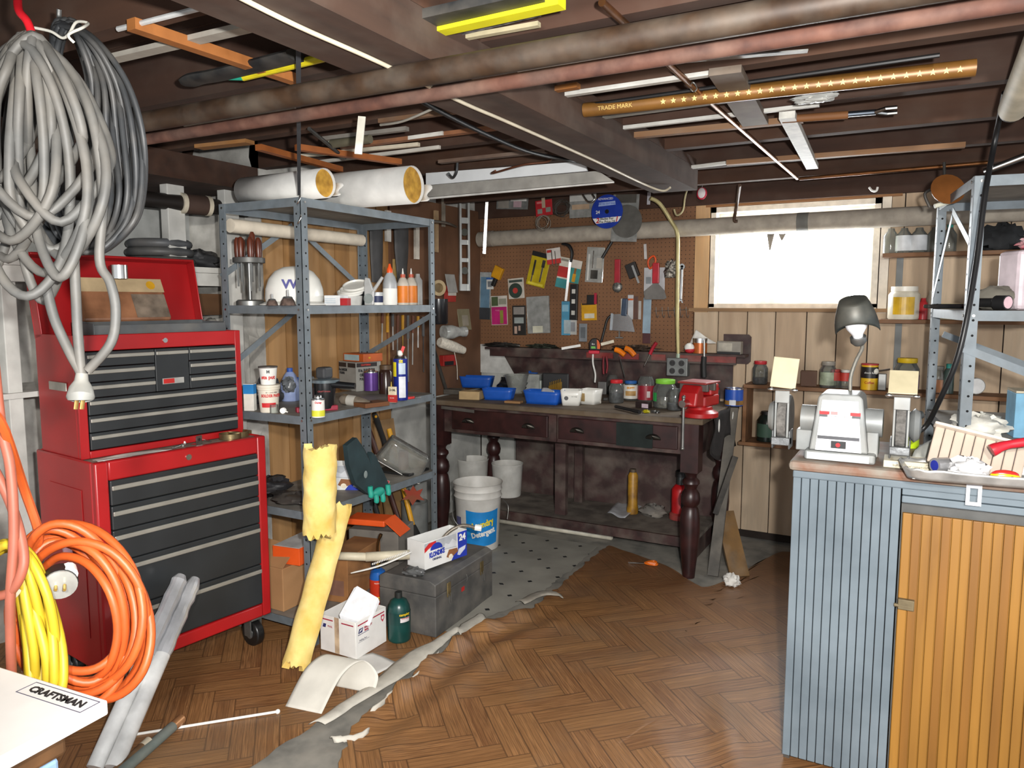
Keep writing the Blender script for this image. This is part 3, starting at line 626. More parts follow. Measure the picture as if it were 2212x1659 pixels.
def wheel(s):
    x = s * .2
    wg = G().cyl((x - .022, -.005, .14), (x + .022, -.005, .14), .088, n=32).ob('wheel_guard', GD, gr, bevel=.01)
    G().cyl((x - .015, -.03, .14), (x + .015, -.03, .14), .083, n=32).ob('grinding_wheel', M('6d6a66', rough=.95, var=.2, scale=60, bump=.5), wg)
    G().lathe([(.03, 0), (.05, .006), (.062, .02), (.05, .036), (.02, .042)], 24, T=Matrix.Rotation(rad(90) * s, 4, 'Y'), c=(x + s * .022, 0, .14)).ob('end_cap', GG, wg)
    G().bb(x - .033, x + .033, -.11, -.06, .045, .075).bb(x - .033, x - .027, -.1, -.02, .03, .1).bb(x + .027, x + .033, -.1, -.02, .03, .1).ob('tool_rest', GD, wg, bevel=.003)
    G().bb(x - .026, x + .026, -.1, -.093, .205, .25).bb(x - .026, x - .018, -.098, -.09, .06, .21).bb(x + .018, x + .026, -.098, -.09, .06, .21).ob('shield_bracket', GG, wg, bevel=.002)
    Ts = Tr(x - s * .0, -.1, .262) @ (Matrix.Rotation(rad(4), 4, 'Y') @ Matrix.Rotation(rad(-12), 4, 'X') if s < 0 else Matrix.Rotation(rad(-35), 4, 'X'))
    G().bb(-.046, .046, -.002, .002, 0, .115 if s < 0 else .095, Ts).ob('eye_shield', M('b3a98b', rough=.4, var=.05, scale=20), wg, bevel=.006)
    b = G().cyl((x - .042, -.1, .255), (x + .042, -.1, .255), .004, n=8)
    for q in (-.042, .042): b.sph((x + q, -.1, .255), .008, 8, 6, (1.6, .7, 1))
    b.ob('wing_nuts', CHROME, wg)
wheel(-1); wheel(1)
# gooseneck lamp on the grinder
neck = smooth_path([(.02, .06, .24), (.02, .055, .3), (.035, .05, .36), (.055, .04, .41), (.05, .03, .435)], 6)
lp = gr
G().tube(neck, [.0075 if i % 2 else .0066 for i in range(len(neck))], 10).ob('gooseneck', M('8e8c84', rough=.5, metal=.6, dust=.3), lp)
Th = Tr(.045, .02, .43) @ Matrix.Rotation(rad(22), 4, 'X') @ Matrix.Rotation(rad(-8), 4, 'Y') @ Matrix.Scale(1.3, 4)
sh = G().lathe([(.014, -.004), (.022, .006), (.022, .02)], 16, T=Th); sh.ob('lamp_socket', STEEL, lp)
bl = G().lathe([(.013, .02), (.016, .03), (.028, .05), (.031, .068), (.027, .084), (.014, .096), (.0005, .099)], 20, T=Th).ob('lamp_bulb', M('e8eaee', rough=.15, var=.02), lp)
G().grid(lambda u, v: Th @ Vector(((.058 - .022 * v ** 2) * math.sin(2 * math.pi * u), -(.058 - .022 * v ** 2) * math.cos(2 * math.pi * u) + .008, .03 + .1 * v + (.05 * (1 - v) if math.cos(2 * math.pi * u) > 0 else 0) * math.cos(2 * math.pi * u))), 28, 9, True).lathe([(.036, .13), (.0005, .134)], 28, T=Th @ Tr(0, .008, 0)).ob('lamp_hood', M('3f4340', rough=.5, metal=.3, var=.15, dust=.3), lp, solid=.002)
# ================================================================ top of the left shelving: pipe insulation shells
INS = M('d9d8d3', rough=.9, var=.06, scale=14, bump=.15); YEL = M('c79a3e', rough=1., var=.2, scale=30, bump=.5, c2='a0742a')
def pipe_cover(label, a, b, r):
    t = thing('pipe_insulation', label, 'insulation', (0, 0, 0), 0, 'white jacketed pipe insulation on the steel shelving')
    a, b = Vector(a), Vector(b); d = (b - a).normalized()
    G().tube([a, b], r, 28, cap=False).ob('jacket', INS, t, solid=.003)
    G().tube([a + d * .012, b - d * .012], r * .97, 28).ob('fibre_core', YEL, t)
    u, v = frame(d)
    for s in (0, 1):
        e = (a, b)[s]
        G().grid(lambda p, q: e + (u * math.cos(p * 1.1 + 2 + s) + v * math.sin(p * 1.1 + 2 + s)) * r * 1.02 + d * (1 if s else -1) * q * (.03 + .012 * math.sin(p * 9)), 10, 3).ob('torn_flap', INS, t, solid=.0015)
    return t
r1 = .076
pipe_cover('long white pipe insulation tube with orange fibre end lying on the steel shelving', (-2.6, 2.6, 1.833 + r1), (-1.9, 2.62, 1.833 + r1), r1)
pipe_cover('shorter white pipe insulation tube with ragged mustard fibre end on the steel shelving', (-2.56, 2.32, 1.833 + .056), (-2.1, 2.31, 1.833 + .056), .056)
rope('cardboard_tube', 'slim off-white cardboard tube slung under the top shelf of the steel shelving', 'tube', [(-2.6, 2.27, 1.745), (-2.585, 3.1, 1.742)], .03, M('cfc4b2', rough=.85, var=.08), k=1, n=16)
# ================================================================ second shelf (hard hat)
def at2(x, X): p = PX(x, 655, X); return Vector((X, p.y, S2))
WOODH = M('5a2a1a', rough=.35, var=.2)
p = at2(541, -2.54); t = thing('screwdriver_stand', 'grey metal stand with a ring of wooden-handled screwdrivers', 'tool stand', p)
G().lathe([(.058, 0), (.058, .018), (.05, .024)], 24).ob('base', STEEL, t); G().cyl((0, 0, .024), (0, 0, .2), .008, n=12).ob('rod', STEEL, t)
G().lathe([(.058, .178), (.066, .18), (.066, .2), (.058, .202)], 24).ob('ring', M('5c5d5c', rough=.5, metal=.5, dust=.3), t)
for i in range(7):
    a = i * .9 + .3; q = Vector((.045 * math.cos(a), .045 * math.sin(a), 0)); tl = Vector((.012 * math.sin(i * 5), .01, 0)) if i == 2 else Vector((0, 0, 0))
    h = G().tube([q + Vector((0, 0, .18)), q + Vector((0, 0, .2)), q + tl + Vector((0, 0, .225)), q + tl + Vector((0, 0, .27 + .03 * (i == 2))), q + tl + Vector((0, 0, .285 + .03 * (i == 2)))], [.006, .011, .013, .013, .006], 10).ob('screwdriver_handle', WOODH, t)
    G().cyl(q + Vector((0, 0, .06 + .02 * (i % 3))), q + Vector((0, 0, .18)), .0035, n=8).ob('shaft', STEEL, h)
p = at2(637, -2.36); t = thing('hard_hat', 'white plastic hard hat with a blue letter V', 'hard hat', p, YAW)
WP = M('e4e3dc', rough=.3, var=.03)
G().lathe([(.118, .012), (.121, .03), (.118, .07), (.105, .11), (.08, .142), (.045, .16), (.001, .165)], 28).ob('shell', WP, t)
G().grid(lambda u, v: Vector(((.119 + .022 * v) * math.cos(2 * math.pi * u), (.119 + (.022 + .05 * max(0, math.cos(2 * math.pi * u - 2.6)) ** 2) * v) * math.sin(2 * math.pi * u), .014 - .012 * v)), 36, 4, True).ob('brim', WP, t, solid=.003)
text('VW', .05, M('2c2a7c', rough=.5), t, face_T((.028, -.1225, .085), (.2, -1, .12)), bold=.002)
for x, X, w_, l in ((588, -2.27, .02, 'small rusty wire cup brush beside the hard hat'), (622, -2.22, .027, 'larger rusty wire cup brush standing in front of the hard hat')):
    p = at2(x, X); t = thing('wire_cup_brush', l, 'wire brush', p)
    G().lathe([(w_ * 1.15, 0), (w_ * .95, w_ * .7), (w_ * .7, w_ * 1.05)], 18).ob('bristles', M('5b4a42', rough=.9, var=.3, scale=60, bump=.6), t)
    G().lathe([(w_ * .75, w_ * 1.05), (w_ * .6, w_ * 1.3), (.004, w_ * 1.35), (.004, w_ * 2.3)], 16).ob('cup', STEEL, t)
p = at2(716, -2.2); t = thing('carton', 'small white carton with blue ruled lines beside the hard hat', 'carton', p, rad(10)); G().bb(-.035, .04, 0, .07, 0, .042).ob('box', M('dfe1e2', rough=.7), t, bevel=.002)
G().bb(.042, .075, .0, .03, .0, .03).ob('red_flap', M('a51d22', rough=.6), t)
for i in range(3): G().bb(-.033, .02, -.0008, -.0002, .01 + .008 * i, .012 + .008 * i).ob('printed_line', M('9fb6c4'), t)
for i, (dx, z_, a) in enumerate(((0, .052, 14), (.012, .066, 20), (.03, .084, 24))):
    p = at2(757 + i * 6, -2.3 + .0 * i); t = thing('jar_cover', ('lowest white plastic lid in the leaning lid pile', 'middle white plastic lid in the leaning lid pile', 'topmost white plastic lid in the leaning lid pile')[i], 'lid', p + Vector((0, 0, z_)), 0, 'white plastic lids', rot=(rad(a), rad(8), 0))
    G().lathe([(.001, .0), (.055, .0), (.058, .002), (.058, .012), (.055, .012), (.052, .005), (.001, .005)], 28).ob('lid', WP, t)
p = at2(757, -2.3); tag(G().lathe([(.05, 0), (.055, .04), (.053, .043), (.048, .003), (.001, .003)], 20, p).ob('plastic_tub', M('c9c8c3', rough=.5), None), 'grey-white tub under the pile of plastic lids', 'tub')
p = at2(802, -2.19); t = thing('clamp_gun', 'grey plastic clamp with long lever handle beside the glue bottles', 'clamp', p, rad(20))
CL = M('a9aaa8', rough=.35, var=.1)
G().prism([(-.03, 0), (.012, 0), (.015, .06), (-.005, .12), (-.025, .125), (-.03, .1)], -.008, .008, Matrix.Rotation(rad(90), 4, 'X')).ob('body', CL, t, bevel=.004)
G().tube([(-.0, 0, .05), (.03, 0, .09), (.055, 0, .125)], [.009, .008, .007], 8).ob('lever', CL, t); G().lathe([(.022, -.012), (.022, .012)], 16, (-.01, 0, .03), T=Matrix.Rotation(rad(90), 4, 'X')).ob('wheel', GLASS(), t)
turned('paste_can', 'flat navy and white tin behind the white glue bottle', 'tin', 816, 655, S2, 26, 27, [('body', WHITE, [(1, 0), (1, .2), (1, 1)]), ('label_band', M('2a3358'), [(1.02, .2), (1.02, .72)]), ('lid', M('c9cdd0', metal=.4), [(1.03, .75), (1.03, 1.0), (.9, 1.02)])], X=-2.24)
turned('glue_bottle', 'white and grey wood glue bottle with an orange nozzle', 'bottle', 843, 657, S2, 31, 88, [('body', WHITE, [(.95, 0), (1, .03), (1, .4)]), ('shoulder', M('a9acae', rough=.4), [(1, .4), (1, .52), (.75, .68), (.42, .78)]), ('nozzle', M('e2541c', rough=.4), [(.42, .78), (.42, .86), (.24, .92), (.12, 1.0)])], X=-2.185)
for i, (x, X, l) in enumerate(((871, -2.182, 'clear bottle with orange label and pointed tip, nearer the post'), (889, -2.24, 'second clear bottle with orange label, tucked behind its twin'))):
    turned('applicator_bottle', l, 'bottle', x, 656, S2, 26, 78, [('body', M('c9c0b2', rough=.35), [(.95, 0), (1, .04), (1, .58), (.6, .72), (.35, .76)]), ('label_band', M('d9791c', rough=.5), [(1.03, .06), (1.03, .52)]), ('cap', M('b8533a', rough=.5), [(.42, .74), (.42, .84)]), ('tip', M('d8d6d0', rough=.3), [(.2, .84), (.12, .93), (.08, 1.0)])], 'orange label bottles', X=X)
turned('grey_bottle', 'dull grey plastic bottle at the end of the hard hat shelf', 'bottle', 903, 655, S2, 20, 66, [('body', M('9b9a97', rough=.5), [(1, 0), (1, .8), (.5, .9), (.45, 1)])], X=-2.27)
# ================================================================ third shelf (solder paste bucket)
p, m, r = spot(538, 888, S3); t = thing('carton', 'white and blue carton beside the solder paste bucket', 'carton', p, rad(25))
G().bb(-.022, .022, 0, .03, 0, .115).ob('box', M('dcd9cf', rough=.7), t, bevel=.001); G().bb(-.0225, .0225, -.0006, .0305, .072, .112).ob('blue_band', M('1f7fc2'), t)
CRM = M('ddd5c4', rough=.5, var=.05)
sb = turned('paste_bucket', 'cream plastic bucket printed with red lettering', 'bucket', 582, 893, S3, 47, 60, [('body', CRM, [(.78, 0), (.82, .03), (.97, .82), (1.04, .84), (1.04, .9), (.98, .92)]), ('lid', CRM, [(1.06, .92), (1.06, 1.0), (.3, 1.0)])])
text('SOLDER PASTE', .0165, M('c8262a'), sb, front_T(sb, .62, side=.25), bend=sb['r'], bold=.0006, squeeze=.8); text('RE 1 LEAD FREE', .007, M('6a5a58'), sb, front_T(sb, .74, side=.25), bend=sb['r'])
G().lathe([(sb['r'] * .86, .2 * sb['h']), (sb['r'] * .9, .36 * sb['h'])], 10, a0=-.75, a1=.7, cap=False).ob('red_band', M('c8262a'), sb, solid=.004)
st = turned('putty_tub', 'white tub of putty with red script standing on the solder bucket', 'tub', 585, 834, S3 + sb['h'] + .001, 39, 40, [('body', WHITE, [(.8, 0), (.82, .03), (1, .9), (1.03, .92)]), ('lid', M('55504c', rough=.5), [(1.06, .92), (1.06, 1.0), (.2, 1.0)])])
st.location = sb.location + Vector((0, 0, sb['h'] + .001))
text('sta put', .021, M('cf3a36'), st, front_T(st, .42), bend=st['r'], bold=.0008); text('H', .016, INK, st, front_T(st, .72), bend=st['r'], bold=.001)
def crumple(name, label, cat, c, sx, sy, sz, mat, seed=1, n=22, m=16, amp=.22, group=None):
    rr = random.Random(seed); ph = [rr.uniform(0, 6.3) for _ in range(12)]
    def f(u, v):
        a, e = 2 * math.pi * u, math.pi * (v - .5)
        k = 1 + amp * (math.sin(3 * a + ph[0] + 2 * e) * math.sin(4 * e + ph[1]) + .6 * math.sin(7 * a + ph[2]) * math.cos(5 * e + ph[3]) + .4 * math.sin(11 * a + ph[4] + 9 * e))
        return Vector(c) + Vector((sx * k * math.cos(a) * math.cos(e), sy * k * math.sin(a) * math.cos(e), max(-sz, sz * k * math.sin(e) * 1.1) + sz))
    o = G().grid(f, n, m, True).ob(name, mat, ang=50)
    return tag(o, label, cat, group) if label else o
BAGD = M('46474a', rough=.35, var=.2, scale=30)
p = PZ(545, 884, S3); crumple('dark_bag', 'crumpled dark grey plastic bag behind the solder bucket', 'bag', (-2.57, 2.42, S3 + .002), .05, .07, .055, BAGD, 4)
turned('spray_bottle', 'pale blue plastic jug wrapped in a grey bag', 'jug', 628, 868, S3, 42, 70, [('body', M('8d9cc4', rough=.4), [(.9, 0), (1, .05), (1, .55), (.6, .8), (.35, .9)]), ('cap', M('2a52a5'), [(.3, .9), (.3, 1.02)])])
p, m, r = spot(625, 835, S3); crumple('grey_bag', 'crumpled grey plastic bag draped over the blue jug', 'bag', PZ(618, 850, S3 + .045) - FH * -.05, .03, .03, .032, M('6b6f73', rough=.3, var=.2), 8)
turned('blue_cap_bottle', 'small clear bottle with a blue cap against the near post', 'bottle', 642, 866, S3, 18, 50, [('body', GLASS('cfe0e8'), [(.95, 0), (1, .05), (1, .6), (.5, .75)]), ('cap', M('2357b0'), [(.6, .75), (.6, 1)])])
p, m, r = spot(672, 893, S3); t = thing('red_case', 'flat dark red tool case lying along the shelf edge', 'case', PZ(688, 889, S3), rad(58)); G().bb(-.09, .085, 0, .03, 0, .022).ob('body', M('8e1f35', rough=.5), t, bevel=.004); G().bb(-.08, -.03, -.0006, 0, .003, .018).ob('pale_label', M('cda3a0'), t)
turned('plastic_cup', 'small clear plastic cup lying by the solder bucket', 'cup', 592, 893, S3, 18, 18, [('body', GLASS(), [(1, 0), (1, 1)])])
p = PZ(612, 893, S3); t = thing('white_roller', 'small white plastic pulley on the shelf edge', 'pulley', p + Vector((0, 0, .012)), YAW); G().lathe([(.004, -.008), (.012, -.008), (.012, -.004), (.008, 0), (.012, .004), (.012, .008), (.004, .008)], 16, T=Matrix.Rotation(rad(90), 4, 'X')).ob('wheel', WHITE, t); G().cyl((0, 0, 0), (.02, -.005, -.006), .003, n=8).ob('pin', WHITE, t)
oc = turned('cement_can', 'small white and yellow can with metal lid in front of the near post', 'can', 688, 903, S3, 28, 48, [('body', M('e2e0da', rough=.4), [(1, 0), (1, .78)]), ('base_band', M('d8d83a', rough=.4), [(1.02, .05), (1.02, .32)]), ('lid', CHROME, [(1.02, .78), (1.02, .83), (.6, .86), (.55, .98), (.5, 1.0)])])
oc.location = Vector((-2.128 - .0, 2.24, S3)) * 0 + oc.location
text('Oatey', .011, M('c02835'), oc, front_T(oc, .68), bend=oc['r'], bold=.0004)
def dusty(h): return M(h, rough=.6, var=.15, dust=.35)
# boxes: random orbit polisher
t = thing('polisher_box', 'grey tool carton with black headers on the third shelf', 'carton', PZ(770, 846, S3), rad(-16))
BXG = M('8f8d87', rough=.7, var=.08)
G().bb(-.16, .0, 0, .155, 0, .15).ob('box', BXG, t, bevel=.002)
t2 = t
for x0_, x1_ in ((-.158, -.09), (-.075, -.004)): G().bb(x0_, x1_, -.0008, -.0001, .122, .145).ob('header', M('2b2323'), t); 
text('8 in. RANDOM', .019, INK, t, face_T((-.12, -.001, .107), (0, -1, 0)), bold=.0008, squeeze=.62); text('POLISHER', .017, INK, t, face_T((-.128, -.001, .09), (0, -1, 0)), bold=.0007, squeeze=.62)
G().bb(.0001, .0008, .004, .13, .125, .146).ob('header', M('2b2323'), t); text('CRAFTSMAN', .013, M('c03a30'), t, face_T((.001, .06, .135), (1, 0, 0)), bold=.0005, squeeze=.8)
text('8 in. RANDOM', .021, INK, t, face_T((.001, .065, .107), (1, 0, 0)), bold=.0009, squeeze=.75); text('ORBIT', .021, INK, t, face_T((.001, .045, .083), (1, 0, 0)), bold=.0009, squeeze=.75); text('POLISHER', .019, INK, t, face_T((.001, .05, .062), (1, 0, 0)), bold=.0008, squeeze=.7)
ob_ = thing('orange_carton', 'flat orange carton with a pale blue panel on top of the polisher carton', 'carton', t.location + Vector((.0, .03, .151)), rad(-10))
G().bb(-.13, .03, 0, .13, 0, .042).ob('box', M('b4541f', rough=.5, var=.1), ob_, bevel=.002); G().bb(-.122, -.004, -.0008, -.0001, .006, .036).ob('pale_panel', M('9db4b8'), ob_); text('99', .014, M('d8c230'), ob_, face_T((.031, .04, .02), (1, 0, 0)))
# car polisher, black
t = thing('orbital_polisher', 'black orbital polisher with a chrome collar and side handle', 'power tool', PZ(728, 868, S3) + Vector((-.02, .02, 0)), rad(5))
t.location = Vector((-2.235, 2.42, S3)); BLK = M('17181a', rough=.3, var=.1)
G().lathe([(.02, 0), (.035, .01), (.042, .05), (.046, .1), (.046, .12)], 24).ob('motor_body', BLK, t); G().lathe([(.048, .118), (.062, .12), (.064, .132), (.048, .136)], 28).ob('collar', M('8fa0a8', rough=.3, metal=.7), t)
G().box((0, 0, .16), (.05, .06, .05)).ob('cap', M('3a3b3d', rough=.45), t, bevel=.01); G().tube([(-.055, -.01, .13), (-.085, -.01, .128)], .014, 12).ob('grip', BLK, t)
G().tube([(.04, .0, .112), (.1, .02, .108), (.135, .03, .106)], [.016, .014, .013], 12).ob('side_handle', BLK, t); text('CRAFTSMAN', .009, M('b0393a'), t, face_T((.028, -.042, .085), (.55, -.83, 0)))
G().bb(-.05, -.02, -.045, -.043, .03, .1).ob('trigger', M('2b1d1c'), t)
turned('purple_can', 'purple primer can with silver lid behind the oil tin', 'can', 802, 845, S3 + .02, 31, 45, [('body', M('5d3a86', rough=.3, metal=.3), [(1, 0), (1, .86)]), ('lid', CHROME, [(1.03, .86), (1.03, .92), (.6, .94), (.55, 1.0)])])
t = thing('wooden_box', 'brown wooden drawer box under the purple can', 'box', PZ(842, 876, S3), rad(75)); G().bb(-.13, .0, 0, .09, 0, .019).ob('box', wood('7b4d2a', '553218', 'x'), t, bevel=.002)
# clear bottle lying on its side
a, b = PZ(735, 874, S3) + Vector((0, 0, .026)), PZ(806, 878, S3) + Vector((0, 0, .012))
t = thing('caulk_bottle', 'clear plastic bottle of brown caulk lying on its side', 'bottle', (0, 0, 0)); d = (b - a)
G().tube([a, a + d * .1, a + d * .55, a + d * .8, a + d * .92], [.01, .024, .024, .016, .009], 16).ob('bottle', M('857a6c', rough=.15, var=.25), t); G().tube([a + d * .92, b], [.009, .007], 12).ob('cap', BLK, t); G().tube([a + d * .25, a + d * .5], .0246, 16, cap=False).ob('pale_label', M('b9b5ac', rough=.3), t)
t = thing('oil_can', 'small cream and red oil tin with a spout', 'oil can', PZ(847, 870, S3), rad(12)); G().bb(-.02, .02, 0, .014, 0, .074).ob('tin', M('d9cdb0', rough=.4), t, bevel=.003); G().bb(-.0205, .0205, -.0006, .0146, .002, .036).ob('red_band', M('b8332f', rough=.4), t); G().cyl((-.006, .007, .074), (-.006, .007, .096), .003, .0015, 8).ob('spout', M('d0b13a'), t)
text('OIL', .013, INK, t, face_T((.008, -.0008, .058), (0, -1, 0)), bold=.0005); text('3', .016, INK, t, face_T((-.009, -.0008, .058), (0, -1, 0)), bold=.0004); text('IN-ONE', .006, WHITE, t, face_T((0, -.0008, .022), (0, -1, 0)))
wd = turned('spray_can', 'blue and yellow spray lubricant can with a red straw nozzle', 'spray can', 866, 866, S3, 31, 104, [('can', M('23338f', rough=.3, metal=.2), [(.95, 0), (1, .02), (1, .87)]), ('shoulder', CHROME, [(1, .87), (.85, .92), (.5, .945)]), ('nozzle', WHITE, [(.36, .94), (.36, 1.02), (.2, 1.04)])])
r_ = wd['r']; h_ = wd['h']
for a0, a1, z0, z1, m_ in ((-.25, .75, .55, .78, M('c3d3e2')), (-.25, .75, .06, .5, M('dfe2ea')), (-1.4, -.6, .5, .8, M('e5d526')), (-.2, .35, .79, .85, M('e5d526'))): G().lathe([(r_ * 1.012, z0 * h_), (r_ * 1.012, z1 * h_)], 8, a0=a0, a1=a1, cap=False).ob('printed_panel', m_, wd, solid=.0006)
text('WD-40', .01, M('1a2a7a'), wd, front_T(wd, .82, side=.08, out=.0022), bend=r_); G().bb(-.004, .016, -.004, .004, h_ * 1.0, h_ * 1.0 + .0).ob('seat', WHITE, wd) if 0 else None
G().box((.004, .012, h_ * 1.06), (.008, .014, .03), Euler((rad(-20), 0, 0))).ob('straw_flag', M('cf2420'), wd)
turned('brown_jar', 'dark brown glass jar behind the oil tin', 'jar', 834, 852, S3, 30, 62, [('body', M('33201a', rough=.2), [(1, 0), (1, .75), (.8, .85)]), ('lid', M('55402a'), [(.85, .85), (.85, 1)])])
p = PZ(905, 862, S3); t = thing('red_tool', 'small red-handled snips at the far end of the third shelf', 'snips', PZ(884, 862, S3), rad(60)); G().prism([(-.03, -.006), (.0, -.012), (.02, -.004), (.03, 0), (.02, .006), (-.02, .014)], 0, .012).ob('handle', M('c22a26'), t, bevel=.003); G().bb(.03, .06, -.004, .004, .002, .008).ob('jaw', STEEL, t)
# ================================================================ fourth shelf
crumple('dark_bag', 'black plastic bag heaped at the near end of the fourth shelf', 'bag', (-2.52, 2.36, S4 + .001), .08, .09, .04, M('2e2d2f', rough=.3, var=.25), 12)
crumple('dark_bag', 'thin black film bag lying flat on the fourth shelf front', 'bag', (-2.33, 2.33, S4 + .001), .12, .08, .02, M('3b3735', rough=.35, var=.25, dust=.3), 17)
KW = M('e2e2df', rough=.55, var=.03); KB = M('243aa8', rough=.5); KG = M('b9bdc2', rough=.6)
def snack_box(label, loc, yaw, w_, d_, h_, open_top):
    t = thing('snack_carton', label, 'carton', loc, yaw, 'open white and blue snack cartons')
    g = G().bb(0, w_, 0, .0025, 0, h_).bb(0, w_, d_ - .0025, d_, 0, h_ * 1.0).bb(0, .0025, .0025, d_ - .0025, 0, h_).bb(w_ - .0025, w_, .0025, d_ - .0025, 0, h_).bb(0, w_, .0025, d_ - .0025, 0, .003)
    g.ob('carton_body', KW, t)
    F_ = lambda x, z, o=.0006: face_T((x, -o, z), (0, -1, 0))
    def patch(name, poly, m_, o=.0004): G().prism(poly, o, o + .0003, Matrix(((1, 0, 0, 0), (0, 0, -1, 0), (0, 1, 0, 0), (0, 0, 0, 1)))).ob(name, m_, t)
    patch('grey_sky', [(.0, h_ * .95), (w_ * .75, h_ * .99), (w_ * .75, h_ * .45), (w_ * .45, h_ * .5), (w_ * .3, h_ * .75), (.0, h_ * .7)], KG)
    patch('snow_peaks', [(w_ * .42, h_ * .55), (w_ * .48, h_ * .74), (w_ * .56, h_ * .66), (w_ * .65, h_ * .82), (w_ * .75, h_ * .66), (w_ * .75, h_ * .5)], M('d7dade'), .0006)
    patch('red_banner', [(0, h_ * .62), (0, h_ * .78), (w_ * .1, h_ * .93), (w_ * .26, h_ * .95), (w_ * .26, h_ * .86), (w_ * .1, h_ * .74)], M('cf2a2c'), .0008)
    patch('blue_panel', [(w_ * .77, h_ * .98), (w_, h_ * .98), (w_, 0), (w_ * .62, 0), (w_ * .68, h_ * .18), (w_ * .78, h_ * .3)], KB, .0006)
    patch('blue_arch', [(w_ * .27 + w_ * .14 * math.cos(a), h_ * .64 + h_ * .24 * math.sin(a)) for a in [math.pi * i / 12 for i in range(13)]], KB, .0009)
    patch('biscuit', [(w_ * .5, h_ * .2), (w_ * .56, h_ * .45), (w_ * .76, h_ * .42), (w_ * .78, h_ * .28), (w_ * .6, h_ * .1)], M('8a5a38'), .0010)
    patch('cream', [(w_ * .6 + .05 * w_ * math.cos(a), h_ * .17 + .1 * h_ * math.sin(a)) for a in [6.283 * i / 12 for i in range(12)]], M('eadfc8'), .0013)
    patch('silver_wrap', [(w_ * .76, h_ * .15), (w_ * .8, h_ * .36), (w_ * .97, h_ * .42), (w_ * .95, h_ * .28), (w_ * .82, h_ * .1)], M('c7ccd8'), .0012)
    text('KLONDIKE', h_ * .25, KB, t, F_(w_ * .28, h_ * .48, .0018) @ Matrix.Rotation(rad(3), 4, 'Z'), bold=h_ * .014, squeeze=.62); text('ORIGINAL', h_ * .11, M('3a4468'), t, F_(w_ * .28, h_ * .29, .0016), bold=h_ * .004, squeeze=.9)
    text('24', h_ * .34, WHITE, t, F_(w_ * .885, h_ * .76, .0016), bold=h_ * .014)
    return t
snack_box('white snack carton behind the yellow insulation on the fourth shelf', (-2.44, 2.52, S4 + .001), rad(26), .27, .1, .115, True)
t = thing('plastic_bin', 'clear plastic bin tipped over on the fourth shelf', 'bin', Vector((-2.3, 2.98, S4 + .005)), rad(30), rot=(rad(0), rad(32), rad(36)))
g = G(); w0, d0, h0 = .25, .12, .13
def binw(u, v):
    a = 2 * math.pi * u; k = 1 - .12 * v; cx, cy = math.cos(a), math.sin(a); q = .35
    x = w0 / 2 * k * math.copysign(abs(cx) ** q, cx); y = d0 / 2 * k * math.copysign(abs(cy) ** q, cy); return Vector((x, y, .02 + h0 * v))
G().grid(binw, 40, 6, True).ob('bin_wall', GLASS('d9d6cc', .1, .08), t, solid=.002); G().grid(lambda u, v: binw(u, 0) * (1 + .06 * v) + Vector((0, 0, -.002 * v)), 40, 3, True).ob('rim', M('d2d0ca', rough=.2), t, solid=.003)
G().bb(-.11 * .9, .11 * .9, -.05, .05, .02 + h0, .022 + h0).ob('bin_floor', GLASS('d9d6cc', .2), t)
t = thing('sticker_box', 'small white and red carton inside the clear plastic bin', 'carton', PZ(822, 1046, S4 + .01), rad(40), rot=(0, rad(25), rad(45))); G().bb(-.05, .035, 0, .012, 0, .028).ob('box', M('cfccc4'), t); G().bb(.012, .034, -.0006, -.0001, 0, .028).ob('red_end', M('b5262c'), t)
# glove
GLV = M('1e3236', rough=.85, var=.15, scale=12, bump=.2); TEAL = M('1f9a86', rough=.6, var=.1)
t = thing('work_glove', 'dark green cuffed work glove with teal rubber fingers hanging off the shelf', 'glove', (0, 0, 0))
c0, c1_, c2_, c3 = PX(772, 955, -2.2), PX(800, 1000, -2.17), PX(822, 1035, -2.15), PX(834, 1060, -2.135)
gp = [PX(x, y, -2.14) for x, y in ((745, 962), (766, 945), (782, 968), (794, 992), (799, 976), (807, 984), (822, 1015), (838, 1050), (826, 1062), (792, 1068), (764, 1045), (750, 1005))]
gc_ = sum(gp, Vector()) / len(gp); k_ = len(gp)
g = G(); g.add([q + Vector((-.012, 0, 0)) for q in gp] + [q + Vector((.012, 0, 0)) for q in gp] + [gc_ + Vector((-.03, 0, 0)), gc_ + Vector((.03, 0, 0))], [(i, (i + 1) % k_, k_ + (i + 1) % k_, k_ + i) for i in range(k_)] + [((i + 1) % k_, i, 2 * k_) for i in range(k_)] + [(k_ + i, k_ + (i + 1) % k_, 2 * k_ + 1) for i in range(k_)])
g.ob('gauntlet', GLV, t, ang=60)
G().sph(PX(790, 1025, -2.108), .012, 10, 6, (.2, 1, 1.4)).ob('cuff_badge', M('7f8a88', rough=.4), t)
for i, (x, y, l) in enumerate(((800, 1068, .03), (812, 1078, .034), (826, 1076, .034), (838, 1064, .028))):
    q = PX(x, y - 8, -2.118); G().tube(smooth_path([q + Vector((0, 0, .02)), q, q + Vector((.004, 0, -l * .6)), q + Vector((.0, 0, -l))], 3), [.012] * 8 + [.011, .006], 10).ob('finger', TEAL, t)
G().sph(PX(818, 1062, -2.118), .034, 14, 10, (.5, 1.1, .6)).ob('palm', TEAL, t)
turned('wooden_mallet', 'round wooden mallet head at the far end of the fourth shelf', 'mallet', 872, 1021, S4, 22, 46, [('head', wood('8a4f24', '5e3315', 'z'), [(.95, 0), (1, .05), (1, .9), (.8, 1)])])
t = thing('black_tray', 'shallow black plastic tray at the far end of the fourth shelf', 'tray', Vector((-2.33, 3.0, S4 + .001)), 0); G().bb(-.08, .14, -.05, .12, 0, .012).ob('tray', M('181818', rough=.6), t, bevel=.003)
